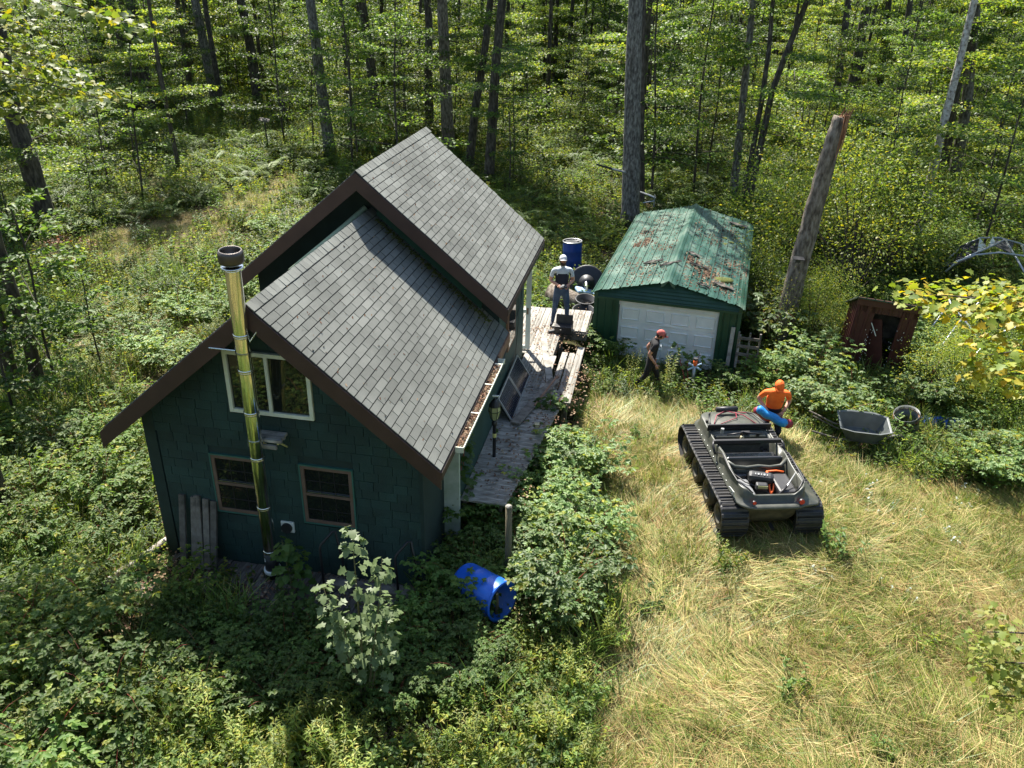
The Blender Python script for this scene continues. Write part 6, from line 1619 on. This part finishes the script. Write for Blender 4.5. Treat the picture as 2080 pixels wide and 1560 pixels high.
for i, (x, y) in enumerate(pick_pts(LMID, 34, .6)): place('clearing_bush', (br_lit + br_gr + br_gr)[i % 7], x, y, 'small sunlit bush in the clearing behind the cabin eave', 'bush', 'small bushes in the clearing left of the cabin', rnd.uniform(.5, .95))
for i, (x, y) in enumerate(pick_pts(RIGHTS, 50, .5)): place('weedy_bush', (br_gr + br_lit)[i % 5], x, y, ('green', 'green', 'pale', 'pale', 'pale')[i % 5] + ' leafy bush ' + ('between the garage and the outhouse' if x < 7.5 else 'around the wheelbarrow and barrels' if y < 16.5 else 'right of the outhouse'), 'bush', 'bushes on the right side of the clearing', rnd.uniform(.5, 1.0))
WSP = poly([(1600, 880), (1700, 980), (2000, 1010), (1900, 1250), (1600, 1200), (1620, 1050), (1560, 900)])
Pw = keep(field(3, 11, 8, 16, 5), ATVF, inv=(WSP,)); Pw = Pw[vn(Pw, 1.1, 2) > .45]
MT['silverleaf'] = leafmat('silvery leaf underside', [(.4, .46, .42), (.55, .6, .56), (.3, .38, .28)], .2)
scatter('silvery_weeds', [weed(.2, 40, 'silverleaf', 'leaf', .045, .6), weed(.15, 30, 'silverleaf', 'leafb', .05, .6)], z3(Pw), rs(len(Pw), 0, 6.28), rs(len(Pw), .6, 1.1), rng.integers(0, 2, len(Pw)))
gr = [goldenrod(.95, 4, False), goldenrod(.8, 5, True)]
for px, py, s, lb in ((1283, 790, 1.0, 'tall yellow-green weed stalk left of the walking man'), (1356, 800, 1.15, 'tall yellow-green weed stalk just right of the walking man'), (1330, 845, .6, 'low yellow-green weed in the grass below the walking man')):
    p = G(px, py); place('tall_weed', gr[0], p.x, p.y, lb, 'weed', None, s)
for px, py, s in ((150, 1480, 1.1), (60, 1500, 1), (240, 1440, 1), (430, 1440, 1.1), (500, 1500, 1), (560, 1540, 1), (330, 1380, .9), (1230, 1270, .8), (1120, 1460, .9), (960, 1480, .9), (700, 1530, .9)):
    p = G(px, py + 60); place('goldenrod_plant', gr[0], p.x, p.y, 'narrow leafed goldenrod clump among the foreground brambles', 'plant', 'goldenrod clumps in the foreground', s)

# maple saplings with lobed leaves in front of the cabin
def maple_sap(h, stems, nl, size, mat, m2, name, x, y, lb, red=True):
    e = empty(name, (x, y, gz(x, y)), lb, 'sapling')
    fm = FM()
    for (ax_, ay_, hh) in stems:
        b0 = np.zeros(3); tp = np.array([ax_, ay_, hh]); pth = [b0, np.array([ax_ * .35, ay_ * .35, hh * .35]), np.array([ax_ * .8, ay_ * .8, hh * .75]), tp]
        MB().tube([tuple(p) for p in pth], [.018, .014, .009, .004], 6).build('stem', MT['redstem' if red else 'stem'], e, smooth=True)
        n = int(nl * hh / h); t = rs(n, .25, 1.0) ** .85; seg = t * 3; i = np.minimum(seg.astype(int), 2); f = (seg - i)[:, None]; pa = np.array(pth); P = pa[i] * (1 - f) + pa[i + 1] * f
        an = rs(n, 0, 6.28); r = .04 + .24 * (1.12 - t) * rs(n, .4, 1); out = np.stack([np.cos(an), np.sin(an), np.zeros(n)], 1)
        P = P + out * r[:, None] + np.array([0, 0, .03]); A = out + np.array([0, 0, -.45]) + rng.normal(0, .2, (n, 3)); N = np.array([0, -.15, 1.]) + rng.normal(0, .28, (n, 3))
        fm.leaves(P, A, N, size * rs(n, .7, 1.2), mat, 1.05, 'maple')
    mk('leaves', fm.mesh('leaves'), e)
    return e
p = G(745, 1440); q = lambda x, y: (AY(x, y, p.y).x - p.x, .05, AY(x, y, p.y).z)
maple_sap(2.9, [q(712, 1075), q(775, 1135), q(655, 1195), q(690, 1250), q(790, 1230)], 74, .108, 'leafsunlit', None, 'maple_sapling', p.x, p.y, 'sunlit maple sapling standing in front of the cabin, pale lobed leaves', red=False)
p = G(600, 1225); maple_sap(1.2, [(-.08, 0, 1.25), (.1, .1, 1.0), (.0, -.1, .7)], 46, .12, 'leafd', None, 'maple_sapling', p.x, p.y, 'dark shaded sapling at the foot of the stove pipe', red=False)
p = G(1115, 880, .2); maple_sap(1.0, [(0, 0, 1.15), (.2, .1, 1.0), (-.2, 0, .95)], 40, .11, 'leafd', None, 'dark_sapling', p.x, p.y, 'dark leafed sapling against the bright walkway planks')
p = G(905, 1120); maple_sap(1.9, [(.15, .1, 1.9), (.1, -.1, 1.5), (0, 0, 1.1)], 60, .11, 'leafd', None, 'climbing_vine', p.x + .15, p.y + .5, 'green vine climbing the white corner board of the cabin')
p = G(1385, 790); maple_sap(.9, [(-.25, .6, 1.0), (0, .5, .8), (.3, .6, .8)], 30, .10, 'leafd', None, 'elder_bush', p.x + .1, p.y - .2, 'dark leafed elder bush in front of the garage door')
for i_, (px, py) in enumerate(((1050, 960), (1045, 1005), (1020, 1030), (985, 1040), (950, 1075), (1015, 975))):
    q = G(px, py); place('bramble_bush', br_dk[i_ % 3], q.x, q.y, 'dark bramble sprawling against the shaded edge of the walkway planks', 'bush', 'brambles along the walkway edge', rnd.uniform(.8, 1.1))
for px, py, s, lb in ((915, 1225, .9, 'bramble sprawling over the closed end of the lying blue barrel'), (930, 1270, .7, 'bramble in front of the lying blue barrel'), (950, 1185, .8, 'bramble growing over the middle of the lying blue barrel'), (1480, 790, .7, 'dark broad-leaved shrub at the right corner of the garage'), (1560, 790, .8, 'dark broad-leaved shrub between the garage and the snag'), (1640, 790, 1.2, 'broad-leaved shrub left of the outhouse door'), (1225, 730, .9, 'small dark shrub at the left corner of the garage')):
    q = G(px, py); place('broad_shrub', br_dk[0] if ('dark' in lb or 'barrel' in lb) else br_lit[1], q.x, q.y, lb, 'shrub', None, s * 1.1)
for px, py, s, lb in ((1735, 825, .8, 'light green young shrub growing in front of the outhouse'), (1880, 840, 1.2, 'light green young shrub right of the outhouse'), (1545, 690, 1.7, 'pale leafy shrub wrapped round the foot of the dead snag'), (1680, 870, 1.2, 'leafy shrub behind the wheelbarrow')):
    q = G(px, py); place('young_shrub', br_lit[0], q.x, q.y, lb, 'shrub', None, s)

# --- trees
e_h = []
def tree(name, lb, px0, pts, wpx, mat='bark', cr=None, ctop=18, group=None, crot=0, forks=None):
    """pts: photo positions up the stem; standing at the depth where its foot meets the ground"""
    b0 = G(*px0); Y = b0.y; z0 = gz(b0.x, b0.y)
    e = empty(name, (b0.x, b0.y, z0), lb, 'tree', group=group)
    P = [Vector((0, 0, 0))] + [AY(x, y, Y) - Vector((b0.x, b0.y, z0)) for x, y in pts]
    depth = (b0 - Vector((0, 0, CH))).dot(fw); r = wpx / 2 * depth / F
    d = (P[-1] - P[-2]).normalized(); d.x *= .4; d.normalize()
    while P[-1].z < ctop: P.append(P[-1] + d * 3)
    n = len(P); rs_ = [r * (1.12 - .85 * (p.z / ctop)) for p in P]
    trunkmesh(P, [max(.03, q) for q in rs_], n=14).build('trunk', MT[mat], e, smooth=True)
    if cr is not None:
        tp = [p for p in P if p.z < 9][-1]
        o = mk('crown', cr, e, (tp.x, tp.y, 0), (0, 0, crot))
    return e
crowns = [crown(17, 8.5, 2.9, 3600, 2400, size=.125, zlow=2.6), crown(18, 9, 2.5, 4200, 2200, 'leaf', 'leafy', size=.125, zlow=2.4), crown(16, 8.5, 2.8, 3000, 2400, 'leafd', 'leaf', size=.125, zlow=3), crown(18, 11, 2.2, 0, 500, low=False)]
T = [
 ('tall_tree', 'tall straight thick-barked tree rising behind the garage', (1280, 468), [(1283, 300), (1287, 120), (1291, 0)], 34, 'barkl', 3),
 ('forest_tree', 'thin dark tree close behind the tall straight one', (1304, 425), [(1303, 300), (1306, 120), (1308, 0)], 11, 'bark', 3),
 ('leaning_tree', 'dark leaning tree trunk at the left edge of the clearing', (95, 455), [(62, 340), (30, 240), (12, 170), (0, 90)], 37, 'bark', 0),
 ('forest_tree', 'thick dark trunk in the upper left woods', (308, 246), [(296, 170), (278, 80), (266, 0)], 24, 'bark', 1),
 ('forest_tree', 'slim trunk just right of the thick dark one, upper left', (388, 203), [(378, 110), (366, 40), (360, 0)], 12, 'bark', 1),
 ('forest_tree', 'curved trunk third from the left in the upper woods', (441, 212), [(425, 140), (408, 60), (396, 0)], 19, 'barkl', 2),
 ('forest_tree', 'dark trunk above the small stump in the upper left woods', (525, 206), [(513, 120), (500, 50), (488, 0)], 19, 'bark', 0),
 ('forest_tree', 'tall trunk rising straight above the cabin chimney side of the path', (671, 312), [(656, 200), (640, 80), (630, 0)], 21, 'barkl', 2),
 ('forest_tree', 'dark trunk left above the upper roof apex', (765, 232), [(752, 120), (742, 50), (735, 0)], 19, 'bark', 0),
 ('forest_tree', 'slim grey trunk directly behind the roof apex', (872, 268), [(870, 150), (872, 60), (868, 0)], 17, 'bark', 1),
 ('forest_tree', 'light patchy trunk behind the upper roof ridge end', (913, 312), [(906, 200), (902, 90), (898, 0)], 24, 'snagbark', 2),
 ('forest_tree', 'dark curved trunk leaning right behind the upper roof', (952, 342), [(967, 210), (985, 100), (996, 0)], 16, 'bark', 0),
 ('forest_tree', 'dark straight trunk nearest the roof corner, right of the curved one', (992, 378), [(1000, 250), (1008, 120), (1020, 0)], 20, 'bark', 2),
 ('forest_tree', 'leftmost of the slender trunks behind the garage roof peak', (1487, 415), [(1500, 300), (1515, 150), (1530, 0)], 15, 'barkl', 1),
 ('forest_tree', 'middle slender trunk behind the garage roof', (1503, 430), [(1524, 330), (1545, 220), (1562, 100), (1570, 0)], 10, 'bark', 3),
 ('forest_tree', 'slanting slender trunk right behind the garage roof', (1516, 432), [(1540, 320), (1570, 180), (1620, 50), (1640, 0)], 13, 'bark', 0),
 ('forest_tree', 'dark trunk behind the top of the broken snag', (1690, 250), [(1708, 120), (1724, 0)], 15, 'bark', 1),
 ('forest_tree', 'second dark trunk right of the snag top', (1722, 220), [(1745, 100), (1760, 0)], 18, 'bark', 3),
 ('forest_tree', 'dark straight trunk in the upper right woods', (1782, 205), [(1794, 110), (1806, 0)], 14, 'bark', 0),
 ('birch_tree', 'pale leaning birch trunk above the outhouse', (1856, 500), [(1885, 390), (1905, 300), (1935, 180), (1980, 0)], 16, 'birch', 1),
 ('forest_tree', 'mossy trunk right of the leaning birch', (1925, 420), [(1945, 320), (1965, 200), (1975, 80), (1985, 0)], 22, 'barkl', 2),
 ('forest_tree', 'slim dark trunk between the tall tree and the middle woods', (1112, 250), [(1115, 120), (1120, 0)], 9, 'bark', 1),
 ('forest_tree', 'slim dark trunk right of the middle woods gap', (1125, 190), [(1128, 90), (1132, 0)], 9, 'bark', 3),
]
for nm, lb, b0, pts, wp, m, ci in T: tree(nm, lb, b0, pts, wp, m, crowns[ci], crot=rnd.uniform(0, 6))
# stump and thin posts in the left woods
sp = G(582, 248); e = empty('tree_stump', (sp.x, sp.y, gz(sp.x, sp.y)), 'short dark tree stump at the edge of the upper left woods', 'stump')
trunkmesh([(0, 0, 0), (-.1, 0, 1.0), (-.18, 0, 1.5)], [.2, .17, .15]).build('trunk', MT['bark'], e, smooth=True)
sp = G(545, 305); e = empty('bird_feeder', (sp.x, sp.y, gz(sp.x, sp.y)), 'thin pole with a flat feeder roof at the wood edge', 'feeder')
MB().tube([(0, 0, 0), (-.03, 0, 1.6)], .035, 6).build('pole', MT['iron'], e); MB().box((-.03, 0, 1.62), (.5, .3, .06), Euler((.3, .1, 0)).to_matrix()).build('roof', MT['woodd'], e)
sp = AY(1240, 342, 29.5)
o = MB().tube([AY(1274, 351, 29.6), AY(1242, 343, 29.3)], .04, 8).build('camera_arm', MT['silver']); tag(o, 'silver arm sticking out left from the tall tree trunk', 'bracket'); MB().tube([AY(1243, 343, 29.3), AY(1212, 334, 29.0)], .03, 8).build('antenna', MT['iron'], o)
o = MB().tube([AY(1300, 390, 29.8), AY(1318, 396, 29.4), AY(1332, 402, 29.2)], .03, 6).tube([AY(1330, 396, 29.2), AY(1328, 420, 29.2)], .02, 6).tube([AY(1306, 412, 29.3), AY(1330, 408, 29.2)], .02, 6).build('tree_bracket', MT['pvc']); tag(o, 'small metal frame fixed low on the right of the tall tree', 'bracket')
# the broken snag
sb = G(1583, 705); SY = sb.y
sn = empty('broken_snag', (sb.x, sb.y, 0), 'leaning dead tree trunk with a splintered orange top', 'tree')
pts = [(0, 0, 0)] + [tuple(AY(x, y, SY) - Vector((sb.x, sb.y, 0))) for x, y in ((1598, 640), (1622, 540), (1650, 440), (1677, 340), (1697, 270), (1708, 238))]
dp = 20.9; rr_ = [w_ / 2 * dp / F for w_ in (45, 40, 37, 35, 32, 29, 27)]
trunkmesh(pts, rr_, n=18).build('trunk', MT['snagbark'], sn, smooth=True)
b = MB(); tp = Vector(pts[-1]); rnd2 = random.Random(5)
for k in range(18):
    a = rnd2.uniform(0, 6.28); r = .15 * math.sqrt(rnd2.random()) + .02; h = rnd2.uniform(.03, .17) * (1 + .9 * (math.cos(a) > .2))
    q = tp + Vector((math.cos(a) * r, math.sin(a) * r, -.08)); b.tube([q, q + Vector((.03 + .1 * h, 0, h * .6)), q + Vector((.05 + .2 * h, rnd2.gauss(0, .02), h))], [.04, .02, .003], 4)
b.build('splinters', MT['rot'], sn)
b = MB(); b.add([tuple(Vector(pts[4]) + Vector((.04, -.33, .25))), tuple(Vector(pts[4]) + Vector((.18, -.28, .25))), tuple(tp + Vector((.16, -.16, .05))), tuple(tp + Vector((-.0, -.19, .05)))], [(0, 1, 2, 3)])
b = MB()
for k in range(3):
    x = .05 + k * .03; b.tube([Vector(pts[4]) + Vector((x + .02, -.315 + .02 * abs(k - 2), .2)), Vector(pts[5]) + Vector((x, -.29 + .02 * abs(k - 2), 0)), tp + Vector((x - .03, -.26 + .02 * abs(k - 2), .08))], [.004, .02, .02], 6)
b.build('bare_wood', MT['rot'], sn)
o = MB().box((0, 0, 0), (.27, .14, .02), Euler((.3, .06, 0)).to_matrix()).box((0, .05, -.06), (.12, .1, .09)).build('trail_camera', MT['blackpl']); o.location = AY(1622, 525, SY - .42); tag(o, 'small solar trail camera strapped to the leaning snag', 'camera')
# near trees just outside the frame whose boughs reach in
def bough_tree(name, lb, x, y, h, boughs, mat, m2, size, tr=.14, bark='bark'):
    e = empty(name, (x, y, gz(x, y)), lb, 'tree'); trunkmesh([(0, 0, 0), (.1, 0, h * .5), (.05, .1, h)], [tr, tr * .75, .03]).build('trunk', MT[bark], e, smooth=True)
    fm = FM()
    for (a, c, n) in boughs:
        a = Vector(a) - Vector((x, y, gz(x, y))); c = Vector(c) - Vector((x, y, gz(x, y))); d = c - a
        fm.tube([tuple((0, 0, max(.5, a.z - .8))), tuple(a)], [.05, .025], 'bark', 5)
        spray(fm, tuple(a), tuple(d), d.length, n, size, mat, 'maple', droop=.08, wid=.32, aspect=1.1, mats2=m2, tr=.02, jit=.07)
    mk('crown', fm.mesh('crown'), e); return e
def D(px, py, dep): return Vector((0, 0, CH)) + ray(px, py) * dep
bough_tree('yellow_maple', 'young maple with yellowing leaves reaching in from the right edge', 7.6, 8.2, 7.2,
  [(D(2230, 640, 9), D(1845, 570, 9.6), 300), (D(2250, 600, 9.5), D(1950, 620, 9.2), 220), (D(2260, 760, 9), D(1985, 745, 9.0), 280), (D(2250, 700, 9), D(2010, 700, 8.6), 200), (D(2250, 620, 9), D(2010, 590, 9.4), 240), (D(2300, 560, 9.5), D(2300, 300, 9.5), 80)], 'leafgold', 'leafy', .09)
bough_tree('young_maple', 'pale green maple boughs low at the right edge', 6.0, 4.2, 4.2,
  [(D(2250, 1360, 6.6), D(1985, 1330, 6.7), 200), (D(2230, 1300, 6.6), D(2010, 1270, 6.6), 130), (D(2230, 1430, 6.6), D(2030, 1400, 6.5), 110)], 'leafbright', 'leafy', .06, .07)
bough_tree('overhanging_maple', 'tree with bright backlit boughs reaching in at the top left corner', -8.6, 11.5, 12,
  [(D(-160, 120, 13), D(195, 165, 12.5), 420), (D(-160, 60, 12), D(120, 110, 12.5), 280), (D(-100, -40, 12), D(270, 20, 12), 260), (D(-160, 200, 12.5), D(120, 215, 12.8), 240), (D(-200, 20, 12), D(60, 30, 12), 160), (D(-300, 0, 12), D(-300, -400, 12), 150)], 'leafy', 'leaf', .105, .2)
# dark leafed trees at the left edge
for (px, py), tops, lb, r in (((82, 792), [(60, 700), (20, 580), (-8, 480), (-30, 380)], 'dark leaning trunk wrapped in leaves at the left edge', 24), ((35, 800), [(15, 720), (-10, 600), (-30, 500)], 'second dark trunk at the left frame edge', 22)):
    e = tree('edge_tree', lb, (px, py), tops, r, 'bark', None, 9)
fm_ = sapling(4.2, 22, 1300, .13, 'leafd', 'leaf', .12, .42, 'oval'); fm2_ = sapling(3.6, 18, 900, .12, 'leafd', 'leafb', .1, .42, 'oval')
for k, (px, py, s, lb, me) in enumerate(((120, 800, 1.0, 'dark broad-leaved young tree overlapping the left edge trunks', fm_), (35, 860, .9, 'dark broad-leaved young tree at the left frame edge', fm2_), (210, 760, .7, 'small dark young tree right of the left edge trunks', fm2_), (-60, 820, 1.2, 'dark young tree mostly outside the left frame edge', fm_))):
    q = G(px, py); place('young_tree', me, q.x, q.y, lb, 'tree', None, s)
big = [bush(3.6, 1.9, 9000, .065, 'leafy', 'leaf'), bush(3.0, 1.8, 7000, .07, 'leaf', 'leafy')]
for k, (px, py, s, lb) in enumerate(((1720, 610, 1.35, 'large rounded fine-leaved bush behind the outhouse'), (1600, 520, 1.15, 'fine-leaved bush beside the garage back corner'), (1800, 560, 1.1, 'fine-leaved bush between the outhouse and greenhouse'), (1560, 640, .75, 'leafy bush along the right garage wall'), (1640, 700, .6, 'small bush right of the snag foot'), (2010, 800, .6, 'bush under the greenhouse hoop'), (1930, 830, .55, 'bush left of the greenhouse pipes'), (2090, 860, .6, 'bush at the right edge below the yellow boughs'))):
    q = G(px, py); place('round_bush', big[k % 2], q.x, q.y, lb, 'bush', None, s)
# understory saplings, each its own
sap = [sapling(5.2, 20, 2300, .115, 'leaf', 'leafy', .12, .4), sapling(6.5, 24, 2600, .12, 'leaf', 'leafd', .14, .36), sapling(4.0, 17, 1900, .105, 'leafy', 'leaf', .1, .44), sapling(7.8, 28, 3200, .12, 'leafd', 'leaf', .15, .32), sapling(3.0, 15, 1500, .10, 'leafd', 'leaf', .08, .48)]
CLEAR = poly([(-300, 640), (100, 480), (250, 440), (540, 300), (640, 330), (700, 440), (1060, 470), (1110, 430), (1120, 370), (1180, 380), (1240, 480), (1320, 440), (1560, 440), (1560, 700), (2100, 760), (2500, 1000), (2500, 1900), (-1500, 1900)])
TRK = [(G(*t_[2]).x / G(*t_[2]).y, G(*t_[2]).y) for t_ in T]
def wood(n, y0, y1, dmin):
    out = []; t = 0
    while len(out) < n and t < n * 80:
        t += 1; y = math.sqrt(rnd.uniform(y0 * y0, y1 * y1)); x = rnd.uniform(-.68, .7) * (y + 3)
        if inside(np.array([(x, y)]), CLEAR)[0] or inside(np.array([(x, y)]), GARF)[0]: continue
        if y < 62 and any(abs(x / y - q[0]) < .022 and y < q[1] for q in TRK) and rnd.random() < .85: continue
        if all((x - q[0]) ** 2 + (y - q[1]) ** 2 > dmin ** 2 for q in out): out.append((x, y))
    return out
SLB = ['slender mid-green sapling with layered sprays', 'tall leafy sapling with dark green sprays', 'short bright yellow-green sapling', 'tallest dark-leaved sapling with wide layers', 'low bushy dark green sapling']
for i, (x, y) in enumerate(wood(290, 24, 64, 1.35)):
    k = rnd.choice((0, 1, 2, 3, 4, 0, 2)); place('forest_sapling', sap[k], x, y, SLB[k] + (' near the clearing' if y < 36 else ' midway back' if y < 50 else ' far back') + (', left of the cabin' if x < -6 else ', behind the garage' if x < 7 else ', behind the outhouse'), 'sapling', 'saplings in the woods behind the clearing', rnd.uniform(.7, 1.2))
# forest trees beyond those told apart, each with trunk and crown
trk = []
for r_ in (.12, .16, .2):
    trk.append(trunkmesh([(0, 0, 0), (rnd.gauss(0, .1), 0, 4), (rnd.gauss(0, .2), 0, 9), (0, 0, 16)], [r_, r_ * .85, r_ * .65, .04]).mesh('trunk', MT['bark'], True))
for i, (x, y) in enumerate(wood(95, 34, 95, 4.4)):
    e = bpy.data.objects.new('woodland_tree', None); col.objects.link(e); e.location = (x, y, gz(x, y)); e.rotation_euler = (rnd.gauss(0, .025), rnd.gauss(0, .035), rnd.uniform(0, 6.28)); s = rnd.uniform(.85, 1.15); e.scale = (s, s, s)
    tag(e, ('thin', 'medium', 'thick')[i % 3] + ' dark woodland trunk ' + ('far back' if y > 65 else 'midway back') + (' on the left side of the woods' if x < -8 else ' in the centre of the woods' if x < 10 else ' on the right side of the woods'), 'tree', 'woodland trees deep in the woods'); mk('trunk', trk[i % 3], e); mk('crown', crowns[i % 4], e)
# far woods that read as one mass
def tr_c(mt, cm):
    o = None
P = np.array(wood(2200, 60, 230, 1.3)); far = z3(P); k = len(P)
scatter('distant_saplings', sap, far, rs(k, 0, 6.28), rs(k, 1.2, 2.1), rng.integers(0, 5, k))
P = np.array(wood(260, 90, 240, 5.0)); k = len(P)
fmt = []
for i in range(2):
    me = bpy.data.meshes.new('t'); bm = bmesh.new(); bm.from_mesh(trk[i + 1]); nf = len(bm.faces); bm.from_mesh(crowns[i])
    bm.faces.ensure_lookup_table(); nm_ = len(crowns[i].materials)
    for j in range(nf): bm.faces[j].material_index = nm_
    bm.to_mesh(me); bm.free()
    for m in crowns[i].materials: me.materials.append(m)
    me.materials.append(MT['bark']); fmt.append(me)
scatter('distant_woods', fmt, z3(P), rs(k, 0, 6.28), rs(k, .9, 1.25), rng.integers(0, 2, k))
# woods behind and beside the camera, mirrored in pipe and panes
P = np.array([(math.cos(a) * r, math.sin(a) * r + 2) for a, r in zip(np.linspace(math.pi * 1.02, math.pi * 1.98, 46), rs(46, 16, 34))]); P = np.concatenate([P, np.array([(-22 - 8 * rnd.random(), y) for y in range(4, 26, 3)]), np.array([(20 + 8 * rnd.random(), y) for y in range(2, 30, 3)])]); k = len(P)
scatter('surrounding_woods', fmt, z3(P), rs(k, 0, 6.28), rs(k, .8, 1.1), rng.integers(0, 2, k))
P = np.array([(rnd.uniform(-12, 12), rnd.uniform(-14, 4)) for _ in range(1500)]); k = len(P)
scatter('meadow_behind', straws + greens, z3(P), rs(k, 0, 6.28), rs(k, .8, 1.6), rng.integers(0, 12, k))

# reddish dead bough and a few sticks on the ground
q = G(140, 500); e = empty('dead_bough', (q.x, q.y, .15), 'reddish brown dead leafy bough lying by the leaning left trunk', 'branch')
fm = FM(); spray(fm, (-.9, 0, .1), (1, -.2, .05), 2.0, 260, .1, 'litter', 'quad', wid=.25, mats2='red'); mk('dead_leaves', fm.mesh('dead_leaves'), e)
for (a, c, lb) in (((395, 612), (480, 606), 'thin bare stick lying in the clearing just left of the pipe cap'), ((415, 640), (478, 668), 'thicker bare stick lying in weeds behind the pipe'), ((250, 960), (330, 935), 'dark stick lying in leaves left of the cabin wall'), ((1640, 720), (1700, 690), 'fallen branch in the thicket left of the outhouse')):
    p0, p1 = G(*a, .2), G(*c, .25); o = MB().tube([p0, (p0 + p1) / 2 + Vector((0, 0, .04)), p1], [.03, .025, .012], 6).build('fallen_stick', MT['woodd'], smooth=True); tag(o, lb, 'stick')
